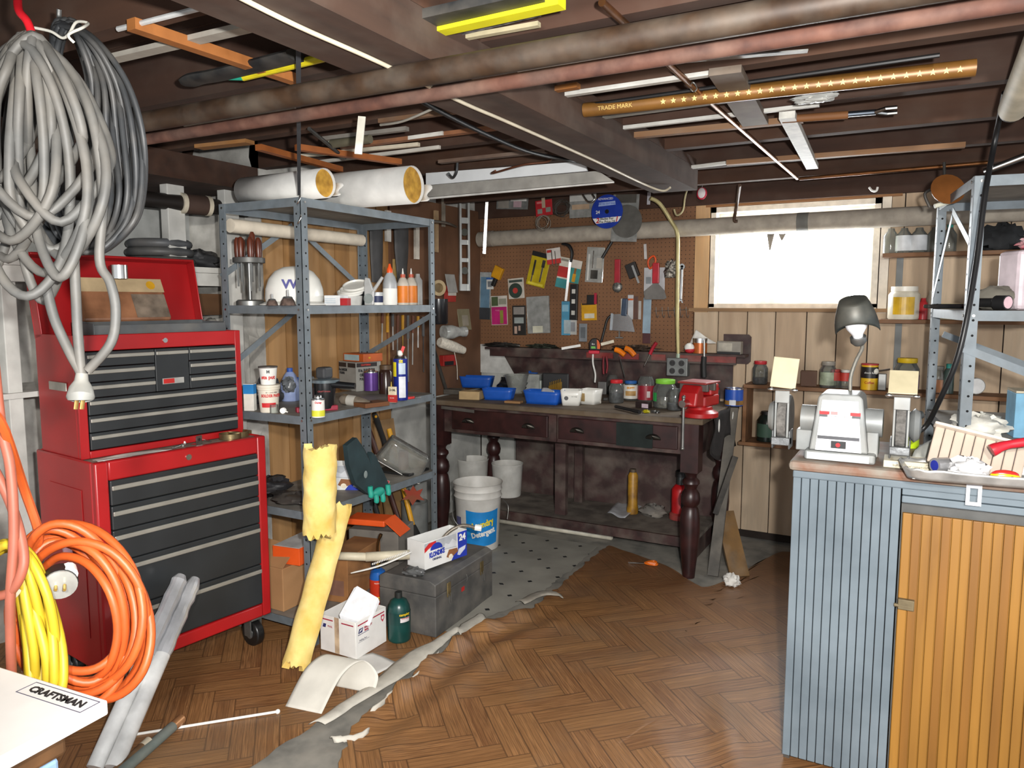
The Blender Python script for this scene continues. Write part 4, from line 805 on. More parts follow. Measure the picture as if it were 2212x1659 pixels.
# autumn leaf decoration hanging under the shelf
t = thing('leaf_ornament', 'brown and red glossy leaf ornament hanging below the fourth shelf', 'ornament', PX(892, 1070, -2.2), rad(20))
LF = [(0, -.05), (.02, -.02), (.06, -.022), (.035, .0), (.05, .035), (.018, .022), (.0, .05), (-.015, .022), (-.05, .03), (-.03, .0), (-.055, -.025), (-.02, -.02)]
G().prism(LF, -.002, .002, Matrix.Rotation(rad(80), 4, 'X')).ob('leaf', M('5d3a25', rough=.25, var=.35, c2='8a2a22'), t)
G().cyl((0, .0, .045), (0, .0, .07), .0012, n=6).ob('hook', STEEL, t)
# tool with black and yellow handle hanging behind
t = thing('pruning_saw', 'black saw handle with a yellow dot hanging behind the third shelf', 'saw', (0, 0, 0))
pp = [PX(808, 893, -2.6), PX(818, 920, -2.6), PX(830, 955, -2.6), PX(835, 985, -2.6)]
G().tube(smooth_path(pp, 4), [.014, .016, .017, .017, .016, .015, .015, .015, .015, .016, .016, .015, .013], 10).ob('handle', M('242424', rough=.5), t); G().sph(PX(812, 900, -2.583), .008, 8, 6).ob('yellow_dot', M('e0a11e'), t)
G().tube([PX(835, 985, -2.6), PX(862, 1003, -2.55), PX(880, 1008, -2.5)], .006, 8).ob('blade', M('4a3b32', metal=.4), t)
# ================================================================ lowest shelf and floor around the shelving
CARD = M('a97f55', rough=.85, var=.08, scale=6); CARD2 = M('8f6238', rough=.85, var=.12); ORNG = M('e0561a', rough=.55, var=.04)
t = thing('cardboard_box', 'plain brown cardboard box with open flap on the lowest shelf', 'box', Vector((-2.575, 2.262, S5 + .001)), rad(0)); G().bb(0, .22, 0, .3, 0, .19).ob('box', CARD, t, bevel=.003); G().add([(0, 0, .191), (.22, 0, .191), (.21, .1, .26), (.02, .1, .27)], [(0, 1, 2, 3)]).ob('flap', CARD, t, solid=.003)
t = thing('orange_box', 'orange and white shoe box lid on top of the plain brown box', 'box', Vector((-2.45, 2.3, S5 + .194)), rad(8)); G().bb(0, .14, 0, .22, 0, .075).ob('box', ORNG, t, bevel=.002); G().bb(.004, .136, .004, .216, .0755, .077).ob('pale_inside', M('c8c6c4'), t)
t = thing('cardboard_box', 'brown cardboard box with inked side in the middle of the lowest shelf', 'box', Vector((-2.31, 2.44, S5 + .001)), rad(10)); G().bb(0, .14, 0, .3, 0, .205).ob('box', CARD2, t, bevel=.003)
G().bb(.03, .12, -.0006, -.0001, .03, .1).ob('faded_print', M('7d5a4a'), t)
t = thing('orange_tray', 'bright orange tool case lid behind the cardboard boxes', 'case', Vector((-2.4, 2.72, .36)), rad(14)); G().bb(0, .2, 0, .12, 0, .03).ob('lid', ORNG, t, bevel=.006); G().add([(.2, 0, .03), (.2, .12, .03), (.29, .1, -.03), (.29, -.02, -.03)], [(0, 1, 2, 3)]).ob('lid_end', ORNG, t, solid=.004)
t = thing('storage_crate', 'dusty grey plastic crate under the orange case lid', 'crate', Vector((-2.42, 2.7, S5 + .001)), rad(14)); t.location = Vector((-2.42, 2.76, S5 + .001)); G().bb(0, .26, 0, .2, 0, .225).ob('body', M('6f6a63', rough=.7, dust=.4), t, bevel=.004)
for i, (a, b, rr, l) in enumerate((((700, 1200), (800, 1203), .016, 'short cream plastic pipe offcut on the cardboard box'), ((790, 1203), (885, 1198), .019, 'second cream plastic pipe offcut, nearer the snack carton'))):
    pa, pb = PZ(*a, .335), PZ(*b, .335); tag(G().tube([pa, pb], rr, 16, cap=False).ob('pipe_offcut', M('d2c9b0', rough=.5), None, solid=.003), l, 'pipe')
# saw-toothed white plastic strip
a, b = PZ(758, 1238, .33), PZ(888, 1192, .36)
t = thing('drain_snake_strip', 'long white toothed plastic strip lying across the boxes', 'plastic strip', (0, 0, 0)); G().tube(smooth_path([a, a.lerp(b, .5) + Vector((0, 0, -.012)), b], 5), [.004, .006, .007, .008, .008, .008, .008, .009, .009, .009, .006], 8, flat=.4).ob('strip', WHITE, t)
g = G()
for i in range(22): q = a.lerp(b, .35 + .6 * i / 22) + Vector((0, 0, .002)); g.box(q + Vector((0, 0, .004)), (.003, .003, .008))
o = g.ob('teeth', WHITE, t); o['kind'] = 'stuff'
# ---------------------------------------------------------------- mailing box
A, B, C = PZ(770, 1428, 0), PZ(835, 1388, 0), PZ(703, 1402, 0)
yw = math.atan2((B - A).y, (B - A).x); w1 = (B - A).length; w2 = .19; hb_ = .152
t = thing('mailing_box', 'white open mailing box with red stripe, blue eagle mark and a leaning card', 'box', A + Vector((0, 0, .006)), yw)
CW = M('e6e4e0', rough=.65, var=.04)
g = G().bb(0, w1, 0, .003, 0, hb_).bb(0, .003, .003, w2, 0, hb_).bb(w1 - .003, w1, .003, w2, 0, hb_).bb(.003, w1 - .003, w2 - .003, w2, 0, hb_).bb(.003, w1 - .003, .003, w2 - .003, 0, .003)
g.ob('carton_body', CW, t, bevel=.002)
RSt = M('a8263f', rough=.6); NAV = M('2c2f66', rough=.6)
G().bb(.012, w1 - .012, -.0006, -.0001, hb_ - .02, hb_ - .015).ob('red_stripe', RSt, t); G().bb(-.0006, -.0001, .012, .075, hb_ - .02, hb_ - .015).ob('red_stripe', RSt, t); G().bb(-.0006, -.0001, .12, w2 - .012, hb_ - .02, hb_ - .015).ob('red_stripe', RSt, t)
Tf = Matrix(((1, 0, 0, 0), (0, 0, -1, 0), (0, 1, 0, 0), (0, 0, 0, 1)))
G().prism([(.014, .1), (.02, .118), (.044, .118), (.038, .1)], .0002, .0006, Tf).ob('eagle_mark', NAV, t); G().prism([(.02, .104), (.026, .113), (.04, .115), (.032, .108)], .0006, .0009, Tf).ob('eagle_wing', WHITE, t)
text('PRIORITY', .0115, M('a8263f'), t, face_T((.074, -.001, .113), (0, -1, 0)), bold=.0004); text('MAIL', .0115, M('a8263f'), t, face_T((.064, -.001, .102), (0, -1, 0)), bold=.0004)
text('UNITED STATES POSTAL SERVICE', .0045, NAV, t, face_T((.045, -.001, .094), (0, -1, 0))); text('Mailing Box', .01, M('7d7d86'), t, face_T((.042, -.001, .07), (0, -1, 0)))
G().bb(.014, .08, -.0005, -.0001, .062, .0635).ob('printed_line', M('7d7d86'), t)
G().prism([(w1 - .034, .125), (w1 - .012, .125), (w1 - .012, .108), (w1 - .023, .094), (w1 - .034, .108)], .0002, .0005, Tf).ob('shield_mark', M('c9425a'), t); G().prism([(w1 - .023 + .007 * math.cos(i * .6283), .112 + .007 * math.sin(i * .6283)) for i in range(10)], .0005, .0008, Tf).ob('shield_disc', WHITE, t)
Ts = Matrix(((0, 0, -1, 0), (-1, 0, 0, w2), (0, 1, 0, 0), (0, 0, 0, 1)))
G().prism([(.014, .1), (.019, .116), (.034, .116), (.03, .1)], .0002, .0006, Ts).ob('eagle_mark', NAV, t); text('MAIL', .012, M('a8263f'), t, face_T((-.001, w2 - .055, .108), (-1, 0, 0)))
G().bb(-.0005, -.0001, .088, .112, .002, hb_).ob('torn_tape', M('bfa98c', rough=.7, var=.35, c2='6a4a3c'), t)
ti = t.matrix_basis.inverted(); dc_ = dep(A) + .07
cd = G().add([ti @ PD(x, y, dc_ + o_) for x, y, o_ in ((738, 1345, -.03), (733, 1328, -.03), (765, 1270, .03), (772, 1266, .03), (817, 1292, .03), (820, 1300, .03), (798, 1352, -.03))], [tuple(range(7))]).ob('blister_card', M('dcdde0', rough=.4, var=.05, scale=40), t, solid=.0015)
G().add([(.01, .07, .13), (.07, .01, .118), (.078, .012, .126), (.018, .078, .138)], [(0, 1, 2, 3)]).ob('grey_insert', M('6f6c70'), t, solid=.004)
# propane
pg = turned('propane_cylinder', 'squat dark green propane cylinder between mailing box and grey toolbox', 'gas cylinder', 863, 1392, 0.004, 50, 108, [('tank', M('12403c', rough=.3, var=.12), [(.9, 0), (.98, .02), (1, .05), (1, .6), (.93, .72), (.7, .83), (.32, .88)]), ('cap', M('202422', rough=.5), [(.3, .88), (.3, 1.0)]), ('label_band', M('123a37', rough=.3), [(1.012, .38), (1.012, .62)])], n=28)
G().lathe([(pg['r'] * 1.02, .44 * pg['h']), (pg['r'] * 1.02, .53 * pg['h'])], 8, a0=.1, a1=1.0, cap=False).ob('white_label', M('d8cfcf'), pg, solid=.0006); text('WARNING', .008, M('c02030'), pg, front_T(pg, .52, side=.55, out=.003), bend=pg['r']); text('camping', .015, M('d8b81e'), pg, front_T(pg, .6, side=.5, out=.002), bend=pg['r'], bold=.0005)
tr_ = turned('torch_cylinder', 'tall blue and red torch fuel bottle with a brass torch head', 'gas torch', 818, 1328, 0.004, 36, 102, [('tank', M('1f5fae', rough=.3), [(.95, 0), (1, .03), (1, .78), (.85, .9), (.4, .96)]), ('red_label_band', M('c93a22', rough=.35), [(1.015, .12), (1.015, .74)]), ('collar', M('a5843a', rough=.3, metal=.9), [(.3, .95), (.34, 1.0), (.34, 1.08), (.2, 1.14)])], n=24)
tr_.location = spot(818, 1328, .004, 36)[0]; h_ = tr_['h']
G().tube(smooth_path([(0, 0, h_ * 1.12), (-.004, .0, h_ * 1.3), (0, .003, h_ * 1.5), (.004, .018, h_ * 1.7)], 5), [.005] * 12 + [.006, .008, .008, .008], 10).ob('burner_tube', M('6f5232', rough=.35, metal=.9), tr_); G().cyl((0, -.01, h_ * 1.04), (0, -.03, h_ * 1.04), .011, n=14).ob('valve_knob', BLACK, tr_)
text('torch', .034, M('e6c81e'), tr_, front_T(tr_, .36, side=.45, out=.002), bend=tr_['r'], bold=.001); text('PROPANE', .008, WHITE, tr_, front_T(tr_, .68, out=.002), bend=tr_['r'])
# grey steel toolbox
A, B, C = PZ(942, 1381, 0), PZ(1064, 1290, 0), PZ(845, 1326, 0)
yw = math.atan2((B - A).y, (B - A).x); tl, td, th = (B - A).length, .29, .245
t = thing('metal_toolbox', 'worn grey steel toolbox with brass latches carrying a snack carton', 'toolbox', A + Vector((0, 0, .005)), yw)
GT = M('5b5a58', rough=.55, metal=.2, var=.15, scale=9, dust=.35)
G().bb(0, tl, 0, td, 0, th * .72).ob('tray_body', GT, t, bevel=.004)
prf = [(0, th * .725), (td, th * .725), (td, th * .94), (td * .9, th), (td * .1, th), (0, th * .94)]
G().prism(prf, 0, tl, Matrix(((0, 0, 1, 0), (1, 0, 0, 0), (0, 1, 0, 0), (0, 0, 0, 1)))).ob('lid', GT, t, bevel=.004)
for x in (tl * .2, tl * .78):
    l_ = G().bb(x - .014, x + .014, -.006, -.0005, th * .6, th * .86).ob('latch', M('8a7a55', rough=.5, metal=.7, var=.3), t, bevel=.002); G().tube([(x - .008, -.007, th * .66), (x - .008, -.012, th * .48), (x + .008, -.012, th * .48), (x + .008, -.007, th * .66)], .0016, 6).ob('latch_bail', STEEL, l_)
G().bb(tl * .42, tl * .47, -.0012, -.0003, th * .52, th * .6).ob('red_badge', M('b0231f'), t); G().tube([(tl * .5, -.003, th * .8), (tl * .5, -.008, th * .72), (tl * .5, -.003, th * .66)], .0015, 6).ob('hasp', STEEL, t)
G().tube(smooth_path([(tl * .35, td * .5, th + .003), (tl * .38, td * .5, th + .006), (tl * .62, td * .5, th + .006), (tl * .65, td * .5, th + .003)], 3), .005, 8).ob('carry_handle', M('3a3a39', metal=.3), t)
ztb = .005 + th
sn = snack_box('white and blue snack carton on the grey toolbox with a braided hose', t.matrix_basis @ Vector((tl * .14, .1, th + .013)), yw - rad(14), .265, .11, .122, True)
hs = t.matrix_basis @ Vector((tl * .5, .16, th + .05)); hd = PZ(1035, 1132, .47)
hz = thing('braided_hose', 'short braided steel supply hose with a white plastic nut', 'hose', (0, 0, 0)); G().tube(smooth_path([hs, hs + Vector((.03, .06, .06)), hs + Vector((.08, .1, .09)), hs + Vector((.14, .12, .085))], 6), .0085, 10).ob('braid', M('8b8276', rough=.45, metal=.5, var=.2, scale=80), hz)
e = hs + Vector((.14, .12, .085)); G().tube([e, e + Vector((.028, .012, -.004))], .015, 8).ob('nut', WHITE, hz)
p = t.matrix_basis @ Vector((tl * .06, .13, th + .001)); crumple('blister_pack', 'clear crushed blister pack on the corner of the grey toolbox', 'blister pack', p, .05, .03, .016, M('5f6060', rough=.15, var=.25, scale=40), 23)
# dark gloves between the boxes
crumple('dark_glove', 'black and maroon work gloves stuffed behind the grey toolbox', 'gloves', (-2.06, 2.9, .005), .07, .07, .1, M('2a1618', rough=.8, var=.4, scale=12), 31)
# laundry bucket
lb = turned('laundry_bucket', 'white plastic bucket with a blue laundry detergent label', 'bucket', 1033, 1196, .004, 108, 146, [('body', M('d3d1cb', rough=.5, var=.06, dust=.2), [(.82, 0), (.84, .02), (.95, .78), (.99, .8), (.95, .83), (.96, .88), (1.0, .9), (.97, .93), (1.0, .985), (1.03, 1.0), (1.0, 1.0), (.95, .95), (.84, .06), (.001, .05)])], n=36)
R_, H_ = lb['r'], lb['h']
def lab(u, v): a = -.55 + 1.55 * u; z = .12 + .52 * v - .03 * math.sin(u * 3.1) ; rr = (.84 + .11 * z / .78) * 1.012; return Vector((R_ * rr * math.cos(a), R_ * rr * math.sin(a), H_ * z))
G().grid(lab, 24, 6).ob('blue_label', M('1d86cf', rough=.4, var=.1), lb)
text('Laundry', .05, M('e8d22a'), lb, Rz(.22) @ face_T((R_ * .945, 0, H_ * .43), (1, 0, -.1)) @ Matrix.Rotation(rad(14), 4, 'Z'), bend=R_, bold=.0022, squeeze=.8); text('Detergent', .046, WHITE, lb, Rz(.24) @ face_T((R_ * .93, 0, H_ * .29), (1, 0, -.1)) @ Matrix.Rotation(rad(14), 4, 'Z'), bend=R_, bold=.002, squeeze=.75)
G().lathe([(R_ * .95, H_ * .4), (R_ * .96, H_ * .52)], 4, a0=-1.1, a1=-.8, cap=False).ob('small_print', M('5a5a80'), lb, solid=.001)
G().tube(smooth_path([(R_ * .1, -R_ * 1.02, H_ * .72), (R_ * .5, -R_ * 1.0, H_ * .5), (R_ * .7, -R_ * .7, H_ * .35)], 4), .0022, 6).ob('bail', STEEL, lb); G().tube(smooth_path([(R_ * .0, R_ * 1.02, H_ * .72), (-R_ * .1, R_ * 1.25, H_ * .6), (R_ * .1, R_ * 1.2, H_ * .42)], 4), .0022, 6).ob('bail', STEEL, lb)
for i, (x, y, l) in enumerate(((1022, 1068, 'dirty white pail under the workbench next to the turned leg'), (1096, 1078, 'dirty white pail under the workbench, the one further from the leg'))):
    turned('white_pail', l, 'pail', x, y, .132, 68, 72, [('body', M('cfcec8', rough=.5, var=.08, dust=.3), [(.86, 0), (.88, .02), (1.0, .95), (1.03, .97), (1.03, 1.0), (.99, 1.0), (.86, .06), (.001, .05)])], 'white pails under the bench', n=28)
# grey paint pail behind the right post
turned('grey_pail', 'dull grey steel pail behind the far post of the shelving', 'pail', 897, 1200, .003, 58, 112, [('body', M('7f8280', rough=.6, metal=.3, dust=.3), [(.95, 0), (1, .02), (1, .97), (1.03, 1.0), (.97, 1.0), (.95, .1), (.001, .1)])])
# pvc pipe on the floor
a, b = PZ(1040, 1118, .02), PZ(1322, 1160, .02)
t = thing('pvc_pipe', 'long cream plastic pipe lying on the floor before the bench platform', 'pipe', (0, 0, 0)); G().tube([a, b], .018, 16, cap=False).ob('pipe', M('cfc9b8', rough=.45), t, solid=.003)
a, b = PZ(1262, 1143, .03), PZ(1300, 1150, .03); t = thing('small_tube', 'small white tube with black cap lying on the floor', 'tube', (0, 0, 0)); t.location = (0, .06, -.014); G().tube([a, a.lerp(b, .68)], .013, 14).ob('body', WHITE, t); G().tube([a.lerp(b, .68), b], .0125, 14).ob('cap', BLACK, t); G().tube([a, a.lerp(b, .12)], .0135, 14).ob('end_ring', BLACK, t)
# jack, yellow bottle, papers on the platform
jk = turned('bottle_jack', 'red hydraulic bottle jack on the bench platform', 'jack', 1468, 1126, .132, 42, 106, [('base', M('8a1d1c', rough=.5, dust=.3), [(1.1, 0), (1.1, .1), (.9, .14)]), ('cylinder', M('b3181c', rough=.4), [(.88, .1), (.88, .62), (.6, .7), (.45, .72)]), ('ram', M('5a5f60', rough=.35, metal=.8), [(.4, .7), (.4, .88)]), ('cap', BLACK, [(.5, .88), (.5, 1.0), (.3, 1.02)])])
G().lathe([(jk['r'] * .9, .26 * jk['h']), (jk['r'] * .9, .55 * jk['h'])], 6, a0=.1, a1=1.0, cap=False).ob('black_label', BLACK, jk, solid=.001); G().lathe([(jk['r'] * .905, .45 * jk['h']), (jk['r'] * .905, .56 * jk['h'])], 6, a0=.1, a1=1.0, cap=False).ob('white_label', M('cfcfcf'), jk, solid=.001)
G().cyl((jk['r'] * .5, jk['r'] * .7, .03), (jk['r'] * .6, jk['r'] * 1.1, .1), .01, n=10).ob('pump_socket', M('8a1d1c'), jk)
turned('yellow_bottle', 'rusty yellow bottle standing on a plastic bag under the bench', 'bottle', 1366, 1112, .132, 24, 98, [('body', M('a87c1e', rough=.45, var=.35, c2='5a3a1c'), [(1, 0), (1.05, .1), (.9, .2), (.9, .85), (.6, .93)]), ('cap', M('55483a'), [(.55, .93), (.55, 1)])])
def sheet(name, label, cat, corners, z, mat, amp=.004, n=10, thick=.0012, parent=None):
    c = [Vector(q) for q in corners]
    o = G().grid(lambda u, v: c[0].lerp(c[1], u).lerp(c[3].lerp(c[2], u), v) + Vector((0, 0, z + amp * math.sin(u * 7 + v * 5) + amp)), n, n).ob(name, mat, parent, solid=thick, ang=80)
    return tag(o, label, cat) if label else o
c = [PZ(*q, .132) for q in ((1312, 1110), (1350, 1122), (1398, 1085), (1345, 1075))]
sheet('plastic_bag', 'flattened white plastic bag around the yellow bottle', 'bag', c, .0, M('bcbec2', rough=.4, var=.15), .006)
c = [PZ(*q, .132) for q in ((1376, 1128), (1440, 1128), (1450, 1085), (1405, 1080))]
crumple('grey_rag', 'dusty grey rag heaped beside the red jack', 'rag', (PZ(1415, 1122, .132)) + FH * .06, .07, .06, .035, M('6d6964', rough=.95, dust=.5), 41)
p = PZ(1440, 1160, 0); t = thing('jack_stand', 'dusty steel clamp with studded plate on the concrete by the bench', 'clamp', PZ(1450, 1168, 0), rad(20)); G().bb(-.1, .06, 0, .06, 0, .022).ob('bar', M('4d4a46', rough=.7, metal=.3, dust=.5), t, bevel=.006); G().bb(-.05, .07, .02, .12, .022, .03).ob('plate', M('5d5a55', rough=.8, dust=.5), t); G().cyl((-.12, -.01, .018), (-.02, -.01, .018), .017, n=12).ob('roller', M('7a7568', dust=.5), t)
# boards leaning beside the bench leg
def plank(name, label, a, b, w_, th_, mat, side=None, cat='board', group=None):
    a, b = Vector(a), Vector(b); d = (b - a).normalized(); s = Vector(side) if side is not None else d.cross(Vector((0, 0, 1)))
    s = (s - d * s.dot(d)).normalized(); n_ = d.cross(s)
    g = G().add([a + s * i * w_ / 2 + n_ * j * th_ / 2 for i, j in ((-1, -1), (1, -1), (1, 1), (-1, 1))] + [b + s * i * w_ / 2 + n_ * j * th_ / 2 for i, j in ((-1, -1), (1, -1), (1, 1), (-1, 1))], [(3, 2, 1, 0), (4, 5, 6, 7), (0, 1, 5, 4), (1, 2, 6, 5), (2, 3, 7, 6), (3, 0, 4, 7)])
    return tag(g.ob(name, mat), label, cat, group)
GB = M('55524d', rough=.8, var=.15, dust=.4)
plank('leaning_board', 'long grey board leaning against the workbench end', PZ(1540, 1245, .0) + Vector((0, 0, .002)), (-.93, 4.3, .83), .055, .018, GB)
plank('leaning_board', 'short weathered brown board propped on the floor by the bench leg', PZ(1598, 1250, 0) + Vector((0, 0, .01)), PZ(1560, 1110, .29) + Vector((0, .05, 0)), .1, .016, wood('7c5a2c', '4e3a20', 'z', dust=.3), side=RT)
plank('broken_lath', 'dark broken lath hanging askew below the workbench end', PZ(1545, 1110, .32), PZ(1580, 985, .62) + Vector((.02, 0, 0)), .03, .012, IRON, side=RT)
crumple('paper_scrap', 'crumpled white scrap of paper at the foot of the leaning boards', 'paper', PZ(1580, 1266, .004), .04, .03, .03, M('d6d4ce', rough=.7), 51)
# orange scissors
t = thing('scissors', 'orange-handled scissors lying on the vinyl floor', 'scissors', PZ(1385, 1216, .012), rad(28))
for s in (-1, 1):
    G().tube(smooth_path([(.02, .0, 0), (.045, s * .022, 0), (.075, s * .03, 0), (.085, s * .012, 0), (.06, s * .004, 0)], 4, True), .0055, 8, True).ob('handle', M('e06a12', rough=.4), t); G().prism([(.02, -.004), (.02, .004), (-.07, s * .008 + .001)], -.001, .001).ob('blade', STEEL, t)
# ================================================================ yellow fibreglass shells
FIB = M('ecd58a', rough=1., var=.08, scale=12, bump=.6, c2='dcb85c'); FIBIN = M('a9692a', rough=1., var=.25, scale=14, bump=.6, c2='c9962f')
def half_shell(label, a, b, r, th_, face, span=math.pi, rag=.015, seed=1):
    a, b = Vector(a), Vector(b); d = (b - a).normalized(); fdir = Vector(face); fdir = (fdir - d * fdir.dot(d)).normalized(); s = d.cross(fdir)
    rr = random.Random(seed); e0 = [rr.uniform(-rag, rag) for _ in range(40)]; e1 = [rr.uniform(-rag, rag) for _ in range(40)]
    def f(rad_):
        def q(u, v):
            an = -span / 2 + span * u; i = int(u * 19)
            base = a.lerp(b, v) + d * (e0[i] * (1 - v) + e1[i] * v)
            return base + (fdir * math.cos(an) + s * math.sin(an)) * rad_ * (1 + .03 * math.sin(v * 23 + u * 9))
        return q
    t = thing('fibreglass_shell', label, 'insulation', (0, 0, 0), 0, 'yellow fibreglass pipe shells')
    nu, nv = 20, 24
    G().grid(f(r), nu, nv).ob('outer_fibre', FIB, t, ang=80)
    g = G().grid(lambda u, v: f(r - th_)(1 - u, v), nu, nv); g.ob('inner_face', FIBIN, t, ang=80)
    g = G()
    for u in (0, 1): g.grid(lambda p, v, u=u: f(r)(u, v).lerp(f(r - th_)(u, v), p if u else 1 - p), 3, nv)
    for v in (0, 1): g.grid(lambda u, p, v=v: f(r)(u, v).lerp(f(r - th_)(u, v), 1 - p if v else p), nu, 3)
    g.ob('cut_edge', FIB, t, ang=80); return t
half_shell('upright yellow fibreglass shell hung on the near shelf post', PY(690, 1150, 2.12), PY(692, 965, 2.12), .062, .03, (CP - Vector((-2.1, 2.15, 1.4))), span=2.9, seed=3)
half_shell('long yellow fibreglass shell leaning from floor to fourth shelf', PZ(640, 1440, .03) + Vector((0, 0, 0)), PX(735, 1095, -2.13), .055, .03, Vector((.1, -.95, .3)), span=3.4, seed=5)
# ================================================================ leaning boards, spade behind the shelving
plank('plywood_scrap', 'tan plywood scrap leaning behind the shelving', (-2.6, 3.4, .02), (-2.72, 3.42, .75), .16, .012, wood('9b7a50', '7a5a36', 'z'), side=(0.1, 1, 0))
def spade(label, a, b, hm, bm, r=.014):
    t = thing('spade', label, 'garden tool', (0, 0, 0)); a, b = Vector(a), Vector(b); c = a.lerp(b, .28)
    G().tube([c, b], r, 10).ob('handle', hm, t); G().tube([a, a.lerp(c, .6), c], [.05, .045, .02], 10, flat=.2).ob('blade', bm, t); return t
spade('spade with a yellow handle and black blade leaning behind the toolbox', (-2.3, 3.2, .03), (-2.6, 3.32, .72), M('d2981c', rough=.5), M('202020', rough=.6))
spade('spade with a dark wooden handle leaning beside the yellow one', (-2.38, 3.22, .03), (-2.68, 3.22, .78), M('3f2018', rough=.5), M('262422', rough=.7))
spade('black rubber-handled tool leaning against the back post', (-2.55, 3.24, .03), (-2.72, 3.2, .62), M('2b2d2e', rough=.6), M('2e2e2e'))
# white curled sheet on the floor
A = [PZ(*q, 0) for q in ((620, 1530), (700, 1540), (790, 1440), (700, 1418))]
def arch(u, v):
    p = PZ(618 + 70 * u, 1525 + 14 * u, .004).lerp(PZ(775 + 50 * u, 1490 + 10 * u, .01), v) + Vector((-.02, .06, 0)) * math.sin(math.pi * v)
    return p + Vector((0, 0, .115 * math.sin(math.pi * min(1, v * 1.02)) ** .8))
arch_pts = [PZ(655, 1534, .004), PZ(700, 1450, .09) , PZ(745, 1420, .115), PZ(775, 1450, .07), PZ(765, 1490, .01)]
ac = smooth_path(arch_pts, 8); wv_ = Vector((-.1, .09, 0))
wv_ = (PZ(700, 1545, 0) - PZ(622, 1528, 0))
tag(G().grid(lambda u, v: ac[min(int(v * (len(ac) - 1) + .5), len(ac) - 1)] + wv_ * (u - .5) * (1.0 + .1 * v), 12, len(ac)).ob('curled_sheet', M('d3cfc4', rough=.7, var=.08, scale=8), solid=.0018, ang=80), 'curled off-white sheet of vinyl arched on the floor by the seam', 'vinyl scrap')
sheet('white_sheet', 'flat white sheet on the floor in front of the mailing box', 'sheet', [PZ(*q, .006) for q in ((735, 1425), (775, 1478), (860, 1432), (805, 1410))], 0, M('d9d7d2', rough=.6, var=.05), .001)
# ================================================================ things on the bench top
NB = Vector((0, -1, 0))
def jar(label, x, y, wpx, hpx, lid='8a8d90', fill=None, fh=.4, band=None, b0=.15, b1=.6, z=BZ, glass='dfe4e2', name='glass_jar', group=None, **k):
    parts = [('glass', GLASS(glass, .07), [(.9, 0), (1, .04), (1, .68), (.8, .8), (.72, .86)])]
    if fill: parts.append(('contents', fill, [(.86, .02), (.92, .05), (.92, fh * .8)]))
    if band: parts.append(('label_band', band, [(1.02, b0), (1.02, b1)]))
    if lid: parts.append(('lid', M(lid, rough=.45), [(.8, .86), (.82, .87), (.82, .99), (.78, 1.0)]))
    return turned(name, label, 'jar', x, y, z, wpx, hpx, parts, group, **k)
def tray(label, x, y, wpx, hpx, yaw, d, mat=None, z=BZ):
    p = PZ(x, y, z); m = mpp(p); w_ = wpx * m; h = hpx * m
    t = thing('blue_tray', label, 'tray', p, yaw, 'blue plastic trays on the workbench'); mat = mat or M('1a55b4', rough=.4, var=.08)
    def f(u, v):
        a = 2 * math.pi * u; c, s = math.cos(a), math.sin(a); q = .3; k = .84 + .16 * v + (.006 * math.sin(a * 22))
        return Vector((w_ / 2 * k * math.copysign(abs(c) ** q, c), d / 2 + d / 2 * k * math.copysign(abs(s) ** q, s), h * v))
    G().grid(f, 66, 5, True).ob('wall', mat, t, solid=.0022); G().bb(-w_ * .41, w_ * .41, d * .1, d * .9, .0005, .002).ob('tray_floor', mat, t)
    G().grid(lambda u, v: f(u, 1) * 1 + Vector((f(u, 1).x * .02 * v, (f(u, 1).y - d / 2) * .03 * v, 0)), 66, 2, True).ob('rim', mat, t, solid=.003)
    return t
tray('blue plastic tray stood on a tin at the back of the bench', 1026, 838, 74, 24, rad(14), .1, z=.85)
tray('blue plastic tray next to the tan cardboard box', 1072, 865, 70, 24, rad(10), .1)
tb = tray('largest blue plastic tray holding a folded foil card', 1167, 874, 86, 28, rad(4), .12)
sheet('foil_card', 'crumpled silver foil card poking out of the largest blue tray', 'card', [tb.location + Vector(q) for q in ((-.03, .04, .03), (.06, .05, .03), (.05, .08, .075), (-.02, .07, .09))], 0, M('b5b6ba', rough=.3, metal=.4, var=.15), .003)
crate('tan_box', 'small tan cardboard box at the front of the bench', 'box', 1013, 864, BZ, .13, .09, .05, rad(12), M('b59a70', rough=.8))
crate('wood_block', 'thin offcut of raw wood beside the largest blue tray', 'wood block', 1106, 872, BZ, .1, .05, .014, rad(6), wood('a67c50', '84603a', 'x'))
crate('tin_box', 'dusty dark tin under the rear blue tray', 'tin', 975, 852, BZ, .11, .1, .03, rad(10), M('4b463f', rough=.7, dust=.5))
crumple('black_bundle', 'crumpled black plastic bundle with a lime edge behind the trays', 'bag', (-2.4, 4.38, BZ), .1, .06, .04, M('20242b', rough=.4, var=.3), 61)
turned('glass_bowl', 'fluted clear glass bowl behind the blue trays', 'bowl', 1116, 852, BZ, 54, 40, [('bowl', GLASS('d8dad4', .2), [(.6, 0), (.62, .04), (.8, .5), (1.0, 1.0), (.95, 1.0), (.75, .5), (.55, .08)])])
t = crate('organiser_box', 'clear plastic drawer box at the back of the bench', 'box', 1166, 838, BZ, .17, .12, .11, rad(6), GLASS('b9bcb8', .35)); t.location.y = 4.42
t2 = thing('blue_clip', 'small blue plastic clip on top of the clear drawer box', 'clip', t.location + Vector((.02, .05, .112)), 0); G().bb(-.03, .03, -.01, .01, 0, .006).bb(-.03, -.02, -.01, .01, .006, .016).ob('clip', M('1d57ab'), t2)
jar('clear jar of white powder behind the largest blue tray', 1162, 845, 30, 40, None, WHITE, .7)
